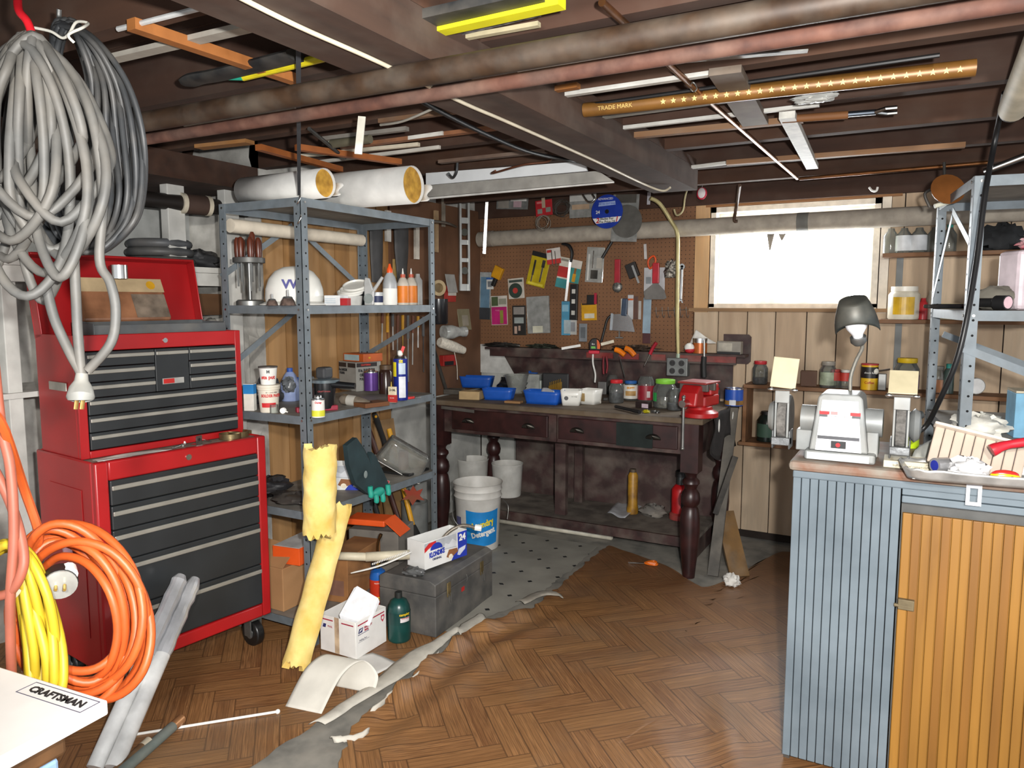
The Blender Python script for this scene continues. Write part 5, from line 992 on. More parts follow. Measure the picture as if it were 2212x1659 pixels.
turned('brass_bits', 'ribbed brass fitting standing beside the drill index', 'fitting', 1200, 842, BZ, 22, 27, [('fitting', M('8f7030', rough=.35, metal=.8), [(1, 0), (1, .2), (.85, .25), (1, .35), (.85, .45), (1, .55), (.85, .65), (1, .75), (1, 1)])])
# drill index
t = thing('drill_index', 'open black and orange drill index with rows of brass drill bits', 'drill index', PZ(1242, 848, BZ), rad(10)); t.location.y = 4.16
G().bb(-.085, .085, .03, .045, .0, .15).ob('back_case', BLACK, t, bevel=.012)
for x0_, x1_, h_ in ((-.085, -.05, .05), (-.035, .06, .03)): G().bb(x0_, x1_, -.015, .03, 0, h_).ob('bit_block', M('d9821a', rough=.45), t, bevel=.003)
for i in range(15):
    x = -.03 + (i % 8) * .0112; y = -.006 + (i // 8) * .02; h_ = .075 + .03 * (i % 8) / 8 + .02 * (i // 8)
    G().cyl((x, y, .03), (x, y, h_), .0035 - .0002 * (i % 5), n=6).ob('drill_bit', M('c8a04a', rough=.3, metal=.9), t)
def tub(label, x, y, wpx, hpx, yaw):
    p = PZ(x, y, BZ); m = mpp(p); w_ = wpx * m; h = hpx * m; t = thing('plastic_tub', label, 'tub', p, yaw, 'square white tubs')
    f = lambda u, v: Vector((w_ / 2 * (.82 + .18 * v) * math.copysign(abs(math.cos(6.2832 * u)) ** .3, math.cos(6.2832 * u)), w_ / 2 + w_ / 2 * (.82 + .18 * v) * math.copysign(abs(math.sin(6.2832 * u)) ** .3, math.sin(6.2832 * u)), h * v))
    G().grid(f, 44, 4, True).ob('wall', WP, t, solid=.002); G().bb(-w_ * .38, w_ * .38, w_ * .12, w_ * .88, .0005, .002).ob('bottom', WP, t); return t, w_, h
t, w_, h = tub('square white tub printed with black rings and text', 1232, 877, 46, 33, rad(18))
G().cyl((-w_ * .2, -.0 + w_ * .05, h * .5), (-w_ * .2, w_ * .05 - .003, h * .5), .012, n=20).ob('ring_print', M('4b4b4e'), t); text('FAT FREE', .008, INK, t, face_T((w_ * .18, .0035, h * .6), (0, -1, -.1)))
t, w_, h = tub('square white tub with a small cookie picture', 1266, 874, 42, 32, rad(-6)); G().bb(-w_ * .35, -w_ * .1, .001, .004, h * .2, h * .75).ob('cookie_print', M('a58a5a', var=.3), t)
crate('grey_tin', 'small plain grey tin standing behind the white tubs', 'tin', 1300, 852, BZ, .055, .03, .08, rad(4), M('6f6e6c', rough=.5, metal=.3))
DK = M('4a4b50', rough=.5, var=.4, scale=60, c2='26262c')
jar('glass jar of screws with a red lid at the front of the bench', 1331, 872, 33, 50, 'c8242c', DK, .55)
jar('tall clear plastic jar without a lid, between the red and blue lidded jars', 1324, 850, 30, 46, None); 
sk = jar('peanut butter jar with blue lid and yellow lettering', 1362, 866, 33, 42, '2a62a8', None, .4, M('d8d6cc', rough=.4), .1, .8)
text('SKIPPY', .016, M('d8921c'), sk, front_T(sk, .66, out=.0022), bend=sk['r'], bold=.001); G().lathe([(sk['r'] * 1.03, .25 * sk['h']), (sk['r'] * 1.03, .5 * sk['h'])], 8, a0=-.7, a1=.7, cap=False).ob('peanut_print', M('c49a5a', var=.3), sk, solid=.0006)
jar('clear jar with grey lid behind the peanut butter jar', 1362, 846, 28, 42, '7d8084')
rj = jar('clear jar with a dark red label and bar code', 1395, 868, 36, 62, None, None, .3, M('8f1c2c', rough=.4), .05, .55)
G().lathe([(rj['r'] * 1.035, .14 * rj['h']), (rj['r'] * 1.035, .36 * rj['h'])], 4, a0=.1, a1=.5, cap=False).ob('bar_code', M('c9bcbc'), rj, solid=.0006)
MX = M('6d6556', rough=.6, var=.35, scale=60)
gj = jar('wide jar of hardware with a lime green lid', 1436, 884, 52, 62, '7cc23a', MX, .4)
G().lathe([(gj['r'] * 1.02, .25 * gj['h']), (gj['r'] * 1.02, .55 * gj['h'])], 6, a0=-1.3, a1=-.75, cap=False).ob('green_label', M('2b9a4a'), gj, solid=.0006)
jar('open jar half filled with dark screws beside the vise', 1458, 888, 36, 54, None, DK, .35)
jar('jar with a blue lid behind the red vise', 1553, 858, 36, 48, '27449a', DK, .3)
jar('small jar of silver nails in front of the blue lidded jar', 1546, 868, 18, 30, 'b5272c', M('8f9294', rough=.4, metal=.6, var=.4, scale=80), .7)
nt_ = turned('nut_can', 'blue nut can with silver rim at the corner of the bench', 'can', 1585, 878, BZ, 39, 38, [('body', M('1f4fae', rough=.35), [(1, 0), (1, .95)]), ('rim', CHROME, [(1.02, .93), (1.02, 1.0), (.94, 1.0), (.94, .9)]), ('nut_band', M('8f6a34', rough=.5, var=.4), [(1.012, .05), (1.012, .3)])], n=26)
G().lathe([(nt_['r'] * 1.02, .05 * nt_['h']), (nt_['r'] * 1.02, .35 * nt_['h'])], 4, a0=-.5, a1=.2, cap=False).ob('white_label', M('cfd3da'), nt_, solid=.0008)
t = crate('small_carton', 'small black carton with a white end in front of the red labelled jar', 'carton', 1386, 882, BZ, .085, .04, .035, rad(-14), M('2a1d1c', rough=.5)); G().bb(.0, .042, -.0006, -.0001, .003, .026).ob('white_label', M('cdb9c4'), t)
a, b = PZ(1330, 878, BZ + .012), PZ(1382, 890, BZ + .012); t = thing('marker_pen', 'thick black marker pen lying at the bench edge', 'pen', (0, 0, 0)); G().tube([a, a.lerp(b, .75)], .009, 12).ob('barrel', BLACK, t); G().tube([a.lerp(b, .75), b], .0105, 12).ob('cap', BLACK, t)
crumple('yellow_clip', 'small translucent yellow plastic part on the bench edge', 'plastic part', PZ(1396, 892, BZ), .018, .014, .008, M('b3a81c', rough=.3), 71)
crumple('key_bunch', 'bunch of small keys and screws beside the yellow part', 'keys', PZ(1416, 892, BZ), .022, .014, .006, M('a9a9a8', rough=.3, metal=.8, var=.4, scale=90), 72, amp=.4)
for i, (x, y, l) in enumerate(((1293, 872, 'loose plug adaptor among the bench clutter'), (1308, 866, 'black socket set piece behind the plug adaptor'))): crate('plug_adaptor' if i == 0 else 'socket_piece', l, 'adaptor' if i == 0 else 'socket', x, y, BZ, .03, .025, .018, rad(20), M('b7b4aa') if i == 0 else IRON)
plank('flat_file', 'flat steel file stuck along the apron of the bench', (-2.52, 3.722, .8), (-2.29, 3.722, .79), .018, .004, STEEL, side=(0, 0, 1), cat='file')
# vise
VR = M('a81c1e', rough=.35, var=.12, scale=10); VG = M('6b6662', rough=.5, metal=.6, dust=.3)
vp = PZ(1518, 900, BZ); v = thing('bench_vise', 'red bench vise with a hanging steel tommy bar', 'vise', (-1.0, 3.84, BZ), rad(-12)); v.scale = (1.1, 1.1, 1.1)
G().lathe([(.085, 0), (.085, .02), (.06, .035), (.055, .05)], 28).ob('swivel_base', VR, v, bevel=.002)
G().bb(-.05, .05, -.05, .1, .05, .1).bb(-.055, .055, .0, .055, .1, .15).ob('fixed_jaw', VR, v, bevel=.008)
G().prism([(-.135, .06), (-.05, .05), (-.05, .1), (-.055, .15), (-.09, .155), (-.12, .12)], -.045, .045, Matrix(((0, 0, 1, 0), (1, 0, 0, 0), (0, 1, 0, 0), (0, 0, 0, 1)))).ob('moving_jaw', VR, v, bevel=.008)
G().bb(-.07, .07, -.07, -.05, .125, .165).ob('jaw_plate', VG, v, bevel=.002); G().bb(-.07, .07, .0, .02, .125, .165).ob('jaw_plate', VG, v, bevel=.002)
G().bb(-.072, .072, -.09, .06, .158, .168).ob('jaw_top', M('8e2a28', rough=.6, dust=.5), v, bevel=.004)
G().bb(-.015, .04, .06, .115, .09, .15).ob('anvil', VR, v, bevel=.01)
sc_ = G().cyl((0, -.13, .075), (0, -.175, .075), .017, n=18).ob('screw_head', CHROME, v)
G().cyl((0, -.16, .105), (0, -.16, -.13), .0065, n=10).sph((0, -.16, -.13), .009, 10, 8).sph((0, -.16, .105), .009, 10, 8).ob('tommy_bar', STEEL, sc_)
# rag over the bench end
t = thing('dark_rag', 'black rag with white patches hanging over the bench end', 'rag', (0, 0, 0))
G().grid(lambda u, w2: Vector((-.945 + .012 * math.sin(u * 14 + w2 * 5) + .01, 3.86 + .55 * u, .845 - .2 * w2 * (1 + .25 * math.sin(u * 8)))), 26, 10).ob('cloth', M('1f1a19', rough=.95, var=.3), t, solid=.004, ang=80)
for y in (3.95, 4.27): G().sph((-.925, y, .78), .025, 10, 8, (.15, .5, 1.4)).ob('white_patch', WHITE, t)
# ================================================================ wall ledge things
LZ, LY = 1.121, 4.5
def hang(name, label, cat, pts, r, mat, **k): return rope(name, label, cat, pts, r, mat, **k)
crumple('pliers_heap', 'heap of black pliers and snips on the dark end of the ledge', 'pliers', PY(1080, 748, LY) * 0 + Vector((PY(1080, 748, LY).x, 4.52, LZ)), .11, .035, .012, IRON, 81, amp=.5)
crumple('drill_bits_heap', 'tangle of small green and steel fittings along the ledge', 'fittings', Vector((PY(1170, 748, LY).x, 4.52, LZ)), .09, .035, .011, M('4a4f44', rough=.5, metal=.4, var=.4, scale=50), 82, amp=.5)
crumple('drill_bits_heap', 'heap of brown sockets and springs above the orange cutters', 'fittings', Vector((PY(1370, 745, LY).x, 4.52, LZ)), .12, .035, .014, M('5a4a3e', rough=.5, metal=.4, var=.4, scale=50), 83, amp=.5)
plank('paint_stirrer', 'white plastic strip sticking off the ledge front', PY(1213, 753, 4.4), PY(1254, 746, 4.46), .016, .005, WHITE, side=(0, 0, 1), cat='strip')
plank('paint_stirrer', 'cream wooden stirrer sticking out beside the tape measure', PY(1298, 744, 4.42), PY(1326, 737, 4.46), .018, .005, M('d8cfb8'), side=(0, 0, 1), cat='stirrer')
p = PY(1283, 752, 4.44); t = thing('tape_measure', 'black and orange tape measure with a green label on the ledge', 'tape measure', Vector((p.x, 4.46, LZ)), rad(10))
G().prism([(-.035, 0), (.035, 0), (.038, .03), (.03, .06), (.005, .078), (-.02, .075), (-.038, .05)], -.018, .018, Matrix.Rotation(rad(90), 4, 'X')).ob('case', BLACK, t, bevel=.006); G().prism([(.018, .01), (.036, .01), (.037, .035), (.026, .062), (.014, .07)], .0185, .02, Matrix.Rotation(rad(90), 4, 'X')).ob('orange_band', M('e2641e'), t); G().prism([(-.022, .012), (.008, .012), (.004, .026), (-.022, .026)], .0185, .02, Matrix.Rotation(rad(90), 4, 'X')).ob('green_label', M('6fbf52'), t); text('8m', .016, WHITE, t, face_T((-.008, -.0205, .04), (0, -1, 0)))
G().bb(-.04, .03, -.016, .016, -.022, -.0005).ob('red_foot', M('c8243c'), t, bevel=.004)
hang('zip_tie', 'white plastic tie dangling from the ledge', 'tie', [PY(1281, 765, 4.45), PY(1281, 785, 4.45), PY(1286, 808, 4.44), PY(1285, 826, 4.44)], .006, WHITE)
def handles(name, label, cat, pts, r, mat):
    t = thing(name, label, cat, (0, 0, 0))
    for q in pts: G().tube(smooth_path([PY(x, y, 4.42) for x, y in q], 4), r, 10).ob('handle', mat, t)
    return t
ct = handles('orange_cutters', 'orange-handled cutters hanging in the ledge slot', 'cutters', (((1329, 755), (1338, 758), (1350, 767)), ((1351, 752), (1360, 756), (1371, 768))), .017, M('e87b12', rough=.4)); G().tube([PY(1338, 770, 4.43), PY(1346, 800, 4.43), PY(1350, 815, 4.43)], .004, 6).ob('blade', IRON, ct)
rh = handles('red_screwdriver', 'red-handled screwdriver stuck through the ledge', 'screwdriver', (((1418, 740), (1410, 752), (1404, 765)),), .011, M('a81f30', rough=.3)); G().cyl(PY(1404, 765, 4.42), PY(1392, 790, 4.42), .004, n=8).ob('shaft', CHROME, rh)
handles('red_pliers', 'dark red plier handles hanging below the tape measure', 'pliers', (((1304, 770), (1303, 790), (1304, 808)), ((1310, 770), (1312, 790), (1310, 806))), .006, M('7d1622'))
hm = handles('claw_hammer', 'hammer with black rubber grip hanging from the ledge', 'hammer', (((1521, 770), (1520, 790), (1521, 815)),), .016, M('1c1c1c', rough=.6)); G().cyl(PY(1521, 770, 4.42), PY(1521, 735, 4.42), .007, n=8).ob('shaft', CHROME, hm)
p = PY(1487, 758, 4.44); t = thing('brush_ball', 'red and white round brush on the ledge', 'brush', Vector((p.x, 4.46, LZ + .03)), 0); G().sph((0, 0, .005), .03, 16, 10, (1, .8, .9)).ob('white_head', WHITE, t); G().sph((.003, 0, -.012), .0295, 16, 10, (1, .85, .6)).ob('red_base', M('b3202a'), t)
cz = lambda x: Vector((PY(x, 745, 4.5).x, 4.5, LZ))
turned('orange_tin', 'orange and silver tin lying on the ledge under the white paper', 'tin', 1512, 752, LZ, 30, 32, [('tin', M('b8622a', rough=.35, metal=.3), [(1, 0), (1, .7)]), ('lid', CHROME, [(1.03, .7), (1.03, 1.0), (.9, 1.0)])], Y=4.5)
sheet('white_card', 'folded white paper propped on the ledge like a tent', 'paper', [PY(1490, 742, 4.53), PY(1548, 742, 4.53), PY(1525, 728, 4.55), PY(1503, 712, 4.56)], 0, M('e4e2dc', rough=.7), .001)
t = crate('film_box', 'small grey and beige printed box at the end of the ledge', 'box', 1574, 755, LZ, .14, .05, .075, rad(-4), M('8f8a80', rough=.6), Y=4.49); t.location.z = LZ; G().bb(-.06, .02, -.0006, -.0001, .02, .065).ob('pale_label', M('b9b3a4', var=.2), t); G().bb(-.068, .068, -.002, .051, 0, .014).ob('dark_base', BLACK, t)
# outlet box and conduit
ob2 = thing('outlet_box', 'grey metal outlet box with four sockets on the ledge front', 'outlet', PY(1462, 793, 4.45), 0); m = mpp(ob2.location); w_ = .064
G().bb(-w_, w_, 0, .06, -w_ * .85, w_ * .85).ob('box', M('7d807e', rough=.45, metal=.4), ob2, bevel=.004)
for sx in (-1, 1):
    for sz in (-1, 1):
        s_ = G().cyl((sx * .028, -.002, sz * .024), (sx * .028, .002, sz * .024), .018, n=18).ob('socket', M('2b2a2b', rough=.5), ob2); G().bb(sx * .028 - .008, sx * .028 - .006, -.003, -.002, sz * .024 - .004, sz * .024 + .006).bb(sx * .028 + .006, sx * .028 + .008, -.003, -.002, sz * .024 - .004, sz * .024 + .006).ob('slots', HOLE, s_)
COND = M('b9ad7c', rough=.5, metal=.3, var=.1)
bx = ob2.location; cpts = [Vector((bx.x, 4.48, bx.z + .055)), PY(1463, 680, 4.47), PY(1464, 560, 4.43), PY(1463, 505, 4.395), PY(1450, 478, 4.385), PY(1425, 440, 4.34), PY(1405, 428, 4.3)]
cd_ = thing('conduit', 'cream painted electrical conduit bending over the insulated pipe', 'conduit', (0, 0, 0)); G().tube(smooth_path(cpts, 5), .0115, 12).ob('tube', COND, cd_); G().cyl(Vector((bx.x, 4.48, bx.z + .055)), Vector((bx.x, 4.48, bx.z + .08)), .016, n=12).ob('coupling', M('9fae9c', metal=.3), cd_)
# ================================================================ pegboard things
PBY = 4.583
def XP(x, y, off=.02): return PX(x, y, WX + off)
def card(name, label, cat, x0, y0, x1, y1, mat, prints=(), tilt=0., Yp=None, th=.004, group=None, side=None):
    Yp = Yp if Yp is not None else PBY - .006
    a, b = PY((x0 + x1) / 2, y0, Yp), PY((x0 + x1) / 2, y1, Yp); w_ = (PY(x1, (y0 + y1) / 2, Yp) - PY(x0, (y0 + y1) / 2, Yp)).x; h = a.z - b.z
    rz = 0
    if side:
        a, b = XP((x0 + x1) / 2, y0, side), XP((x0 + x1) / 2, y1, side); w_ = (XP(x1, y0, side) - XP(x0, y0, side)).y; h = a.z - b.z; rz = rad(90)
    t = thing(name, label, cat, (a + b) / 2, 0, group, rot=(0, rad(tilt), rz) if not side else (rad(tilt), 0, rz)); t['w'] = w_; t['h'] = h
    G().bb(-w_ / 2, w_ / 2, -th / 2, th / 2, -h / 2, h / 2).ob('card', mat, t, bevel=min(.003, th / 3))
    for i, q in enumerate(prints):
        nm = q[5] if len(q) > 5 else 'print'
        G().bb((q[0] - .5) * w_, (q[1] - .5) * w_, -th / 2 - .0012 - .0003 * i, -th / 2 - .0001, (.5 - q[3]) * h, (.5 - q[2]) * h).ob(nm, q[4], t)
    return t
C = lambda h, **k: M(h, rough=k.pop('rough', .5), **k)
# spirit level
a, b = XP(1003, 420, .14), XP(1003, 628, .14); L_ = a.z - b.z; t = thing('spirit_level', 'long aluminium spirit level hanging at the corner of the pegboard', 'level', (a + b) / 2, rad(50))
AL = M('b9bab6', rough=.35, metal=.7, var=.08); hw = .034
g = G().bb(-hw, -hw * .62, -.012, .012, -L_ / 2, L_ / 2).bb(hw * .62, hw, -.012, .012, -L_ / 2, L_ / 2)
for z0, z1 in ((-.5, -.43), (-.2, -.16), (-.02, .03), (.2, .26), (.44, .5)): g.bb(-hw * .62, hw * .62, -.006, .006, z0 * L_, z1 * L_)
g.ob('rail', AL, t)
for z in (-.29, .11): G().cyl((0, -.008, z * L_), (0, .008, z * L_), .023, n=20).ob('vial', M('4c4d45', rough=.2), t)
plank('pry_bar', 'bright steel pry bar hanging beside the spirit level', PY(1053, 415, 4.4), PY(1046, 548, 4.4), .02, .012, CHROME, side=RT, cat='pry bar')
card('parts_bag', 'clear bag of small white parts hanging near the ceiling', 'bag', 1073, 408, 1141, 452, GLASS('8c8682', .2), [(.05, .4, .4, .95, C('8b857c')), (.45, .95, .05, .6, C('d3d2cc')), (.55, .8, .6, .9, C('b59aa0'))], 4, Yp=4.5)
ca = card('red_card', 'red packet with wire above a small wire coil', 'packet', 1157, 432, 1193, 466, C('b8232b'), [(.12, .4, .55, .85, C('8a8a80')), (.62, .9, .5, .8, C('8a8a80')), (.1, .5, .08, .2, C('d87a78')), (.4, .6, -.15, .5, C('b9a58c'), 'hang_tab')], -4, Yp=4.5)
def coil(name, label, cat, x, y, rp, Yp, mat, n=7, r=.0016, seed=1, ry=1.):
    rr = random.Random(seed); c = PY(x, y, Yp); R = rp * mpp(c); pts = []
    for i in range(n * 14):
        a = 2 * math.pi * i / 14; k = int(i / 14); dx, dz, s = [(random.Random(seed * 99 + k).uniform(-1, 1)) for _ in range(3)] if 0 else (rr.uniform(-.03, .03), rr.uniform(-.03, .03), 1)
        f = .8 + .2 * math.sin(i * .31 + seed)
        pts.append(c + Vector((R * (f * math.cos(a) + dx), -.012 + .012 * math.sin(i * .37), R * ry * (f * math.sin(a) + dz + .12 * math.sin(i * .2)))))
    return rope(name, label, cat, pts, r, mat, k=2, n=5)
coil('wire_coil', 'small coil of silver wire below the red packet', 'wire coil', 1175, 482, 18, 4.4, C('a59d90', metal=.5), 6, .0016, 2)
coil('wire_coil', 'loose coil of dark wire beside the red packet', 'wire coil', 1215, 450, 21, 4.5, C('5a5650', metal=.4), 7, .0018, 3, .9)
card('handle_bag', 'clear bag with a chrome drawer handle on a white card', 'bag', 1230, 398, 1288, 470, GLASS('b3ada2', .3), [(.02, .98, .0, .5, C('c9c8c3')), (.1, .75, .6, .75, C('b59b80'))], 0, Yp=4.5)
rope('chrome_pull', 'chrome handle fixed on the white card in the bag', 'handle', [PY(1243, 418, 4.49), PY(1250, 408, 4.47), PY(1270, 436, 4.47), PY(1284, 428, 4.47), PY(1262, 400, 4.47)], .007, CHROME)
# discs
def disc(label, x, y, rp, Yp, mat, name='cutting_disc'):
    c = PY(x, y, Yp); R = rp * mpp(c); t = thing(name, label, 'disc', c, 0); G().cyl((0, 0, 0), (0, .003, 0), R, n=48).ob('disc', mat, t); t['w'] = R; return t
t = disc('blue metal cutting disc with a two blades for one offer band', 1311, 457, 36, 4.38, C('1c3aa0', rough=.35)); R = t['w']
Tf = Matrix(((1, 0, 0, 0), (0, 0, -1, 0), (0, 1, 0, 0), (0, 0, 0, 1)))
hwz = lambda z: math.sqrt(max(0, 1 - z * z))
G().prism([(-hwz(-.38) * R * .99, -.38 * R), (hwz(-.38) * R * .99, -.32 * R), (hwz(-.68) * R * .97, -.62 * R), (-hwz(-.7) * R * .97, -.7 * R)], .0002, .0006, Tf).ob('white_band', WHITE, t); text('2', R * .42, C('c02028'), t, face_T((-R * .6, -.001, -.52 * R), NB), bold=.0012, shear=.2); text('1', R * .42, C('c02028'), t, face_T((R * .62, -.001, -.48 * R), NB), bold=.0012, shear=.2)
text('Blades For', R * .2, INK, t, face_T((0, -.001, -.42 * R), NB), bold=.0004); text('The Price Of', R * .2, INK, t, face_T((0, -.001, -.6 * R), NB), bold=.0004); text('24', R * .26, WHITE, t, face_T((-.58 * R, -.0012, -.02 * R), NB), bold=.0006)
G().prism([(-.55 * R, .32 * R), (.55 * R, .38 * R), (.52 * R, .6 * R), (-.52 * R, .55 * R)], .0002, .0005, Tf).ob('pale_print', C('9fb4e0'), t); text('METAL CUTTING', R * .14, C('1c3aa0'), t, face_T((0, -.0012, .46 * R), NB)); G().cyl((0, -.001, 0), (0, .0, 0), R * .13, n=18).ob('arbor_hole', HOLE, t); text('ADVANCED', R * .18, WHITE, t, face_T((-.1 * R, -.0012, .75 * R), NB))
t = disc('grey sanding disc overlapping the blue disc', 1353, 478, 35, 4.395, C('5c5a55', rough=.9, var=.15), 'sanding_disc')
card('disc_sleeve', 'clear plastic sleeve behind the grey sanding disc', 'sleeve', 1322, 420, 1378, 522, GLASS('a7a6a2', .25), [(.1, .9, .0, .18, C('4a463f'))], 3, Yp=4.408)
# packs
card('chisel_pack', 'yellow hanging pack of wood bits with a black header', 'packet', 1143, 545, 1184, 619, C('b5a01c', rough=.3), [(.0, 1, .0, .14, BLACK), (.2, .3, .25, .7, IRON), (.62, .78, .2, .42, IRON), (.66, .74, .42, .85, CHROME), (.22, .28, .7, .9, CHROME), (.1, .9, .9, .97, C('d8c840'))], 14)
card('pliers_card', 'white and red card with circlip pliers', 'packet', 1181, 536, 1211, 570, C('c9c3bc'), [(0, 1, .7, 1, C('b8322e')), (.05, .35, .08, .25, C('b8322e')), (.35, .42, .1, 1.1, CHROME), (.6, .66, .2, 1.15, CHROME)], -6, Yp=4.55)
sp = card('spackle_card', 'red and teal blister card left of the black saw handle', 'packet', 1205, 556, 1230, 622, C('cfc9bb'), [(0, 1, .3, .65, C('b5302e')), (0, 1, .7, 1, C('3f8a8c')), (.1, .9, .05, .12, C('8a857a'))], 12)
card('screwdriver_card', 'teal blister card with a small yellow screwdriver', 'packet', 1231, 562, 1254, 612, C('3f8f8a'), [(0, 1, 0, .35, C('cfc6bb')), (.4, .6, .35, .6, C('8a5a2a')), (.35, .65, .6, .95, C('c9901e'))], 12)
t = thing('keyhole_saw', 'keyhole saw with black pistol handle hanging on the pegboard', 'saw', (0, 0, 0)); G().tube(smooth_path([PY(1214, 527, 4.52), PY(1228, 530, 4.52), PY(1236, 545, 4.52), PY(1233, 566, 4.52)], 4), [.01, .013, .015, .016, .018, .018, .017, .016, .016, .016, .015, .014, .013], 10, flat=.6).ob('handle', BLACK, t)
plank('x', 'x', PY(1232, 562, 4.52), PY(1222, 650, 4.54), .016, .0015, CHROME, side=RT); o = bpy.data.objects['x']; o.name = 'saw_blade'; del o['label']; del o['category']; del o['kind']; o.parent = t
tb_ = card('brush_bag', 'clear bag of long-handled brushes', 'bag', 1266, 534, 1304, 610, GLASS('c9c4ba', .3), [(.1, .2, .2, .95, C('c9c8c2')), (.35, .42, .1, .6, CHROME), (.3, .7, .65, .9, IRON), (.6, .9, .3, .6, C('a9a49a'))], 4)
rope('black_rod', 'thin black rod hanging at an angle on the pegboard', 'rod', [PY(1322, 522, 4.55), PY(1301, 557, 4.55)], .01, BLACK, k=1)
card('blue_packet', 'long blue packaged tool hanging low on the pegboard', 'packet', 1036, 588, 1060, 690, GLASS('7fa0b4', .35), [(.1, .9, .1, .75, C('5f7f95')), (.0, 1, .75, 1, C('33363a'))], 2)
card('white_card', 'small white hook card behind the blue packaged tool', 'packet', 1051, 600, 1066, 625, C('c9c9c4'), [(.2, .8, .3, .8, C('6f7478')), (0, 1, 0, .15, C('2f5aa0'))], 0, Yp=4.57)
t = card('yellow_tool', 'yellow and black pistol-grip tool on the pegboard', 'tool', 1066, 576, 1085, 602, C('c98f12'), [], 25, th=.03); G().bb(-.012, .016, -.014, .014, -.1, -.02).ob('grip', BLACK, t, bevel=.005)
t = card('tape_card', 'white card holding a round green masonry disc', 'packet', 1098, 601, 1132, 645, C('c6c0b4'), [(.08, .92, .08, .2, C('3f4a44'))], -4); w_ = t['w']; G().cyl((-.004, -.003, -w_ * .12), (-.004, -.006, -w_ * .12), w_ * .42, n=28).ob('disc', C('2f3f36'), t); G().cyl((-.004, -.006, -w_ * .12), (-.004, -.008, -w_ * .12), w_ * .16, n=18).ob('disc_centre', C('b03a32'), t)
t = card('pink_card', 'magenta and white blister card low on the pegboard', 'packet', 1061, 639, 1096, 702, C('c9c2b8'), [(.03, .97, .38, .98, C('b5206c')), (.05, .45, .03, .34, C('4a5a3a')), (.5, .95, .1, .3, C('8f9080')), (.55, .75, .5, .95, C('8a8a3a'))], -2); text('POLE', .014, C('e08ab0'), t, face_T((-.012, -.005, .0), NB))
card('black_card', 'black and silver blister card beside the magenta one', 'packet', 1107, 660, 1136, 724, C('2a2826'), [(.1, .9, .05, .3, C('8d8984')), (.15, .85, .4, .6, C('9aa3a0')), (.15, .35, .7, .95, C('b59a8a')), (.45, .6, .68, .85, C('b59a8a'))], -1)
t = card('clear_case', 'flat clear plastic case with two round wheels', 'case', 1139, 640, 1187, 720, GLASS('b5b4b0', .3), [(.25, .7, .8, .98, C('cfcdb8'))], -3, th=.02); w_, h = t['w'], t['h']
for z in (.18, -.26): G().cyl((-.0, -.006, z * h), (0, .006, z * h), w_ * .3, n=24).ob('wheel', C('5d605e', var=.3), t)
card('blade_card', 'light blue blade card beside the torpedo level', 'packet', 1213, 651, 1232, 724, C('4f94b4'), [(.3, 1.0, .55, .95, C('a9b8bc')), (.1, .8, .1, .3, C('8abbd0'))], 0)
card('white_packet', 'white hook packet under the torpedo level', 'packet', 1230, 655, 1246, 723, C('b9b9b4'), [(.2, .8, .6, .9, C('8a8d90'))], 0, Yp=4.58)
t = card('torpedo_level', 'short black torpedo level hanging on the pegboard', 'level', 1232, 614, 1248, 691, BLACK, [], 1, Yp=4.55, th=.02)
for z in (.3, .02, -.3): G().bb(-.012, .012, -.0125, -.0101, z * t['h'] - .014, z * t['h'] + .014).ob('vial_window', C('c9c8c0'), t)
t = card('yellow_card', 'yellow card of small clips on the pegboard', 'packet', 1256, 655, 1289, 692, C('d09a12'), [(.05, .95, .0, .1, C('3a2a1a')), (.2, .85, .6, .88, C('cfc9b4'))], -2)
card('red_black_tool', 'black and red folding tool above the yellow card', 'tool', 1268, 637, 1290, 657, BLACK, [(.75, 1, -.2, 1, C('a81f38'))], 0, th=.015)
card('grey_card', 'grey blister card standing on the ledge below the blade card', 'packet', 1251, 699, 1268, 738, C('7f8488'), [(.2, .8, .2, .8, C('5f6468'))], 0, Yp=4.52)
t = card('red_scraper', 'red-handled wire brush hanging on the pegboard', 'wire brush', 1328, 560, 1340, 612, C('a01e2c'), [], 0, th=.016); G().sph((0, 0, -.1), .034, 14, 10, (1, .5, 1)).ob('wire_head', C('8f8f8a', metal=.6, var=.4, scale=80), t)
t = card('drill_chuck_tool', 'black and steel caulking tool hanging on the pegboard', 'tool', 1355, 568, 1378, 600, C('2f2c2b', metal=.3), [(.6, .8, .2, 1.5, CHROME)], -22, th=.03)
card('scissor_card', 'pale card with orange scissors behind the big putty knife', 'packet', 1391, 578, 1436, 636, C('b7b7ba'), [(.1, .35, .35, .6, C('7f858a'))], 0)
rope('orange_scissors', 'orange scissor grips above the red putty knife', 'scissors', [PY(1402, 560, 4.55), PY(1412, 553, 4.55), PY(1416, 565, 4.55), PY(1405, 580, 4.55), PY(1400, 570, 4.55)], .006, C('d8501c'), closed=True)
t = card('putty_knife', 'wide grey putty knife with a red handle', 'putty knife', 1410, 568, 1424, 612, C('b01f2c', rough=.35), [], 0, Yp=4.53, th=.02); G().prism([(-.012, -.06), (.012, -.06), (.055, -.105), (.07, -.15), (.055, -.16), (-.07, -.16), (-.075, -.11)], -.001, .001, Tf).ob('blade', C('75726e', metal=.4, rough=.5), t)
card('blue_strip', 'pale blue plastic strip below the putty knife', 'strip', 1389, 643, 1406, 720, C('8fa5b4'), [], 1)
card('slide_bracket', 'dark red bracket under the pale blue strip', 'bracket', 1388, 720, 1405, 742, C('4a2224'), [], 0)
crumple('key_bunch', 'bunch of keys and fittings hanging beside the conduit', 'keys', PY(1450, 600, 4.55), .04, .015, .045, C('8a857c', metal=.7, var=.4, scale=90), 91, amp=.4)
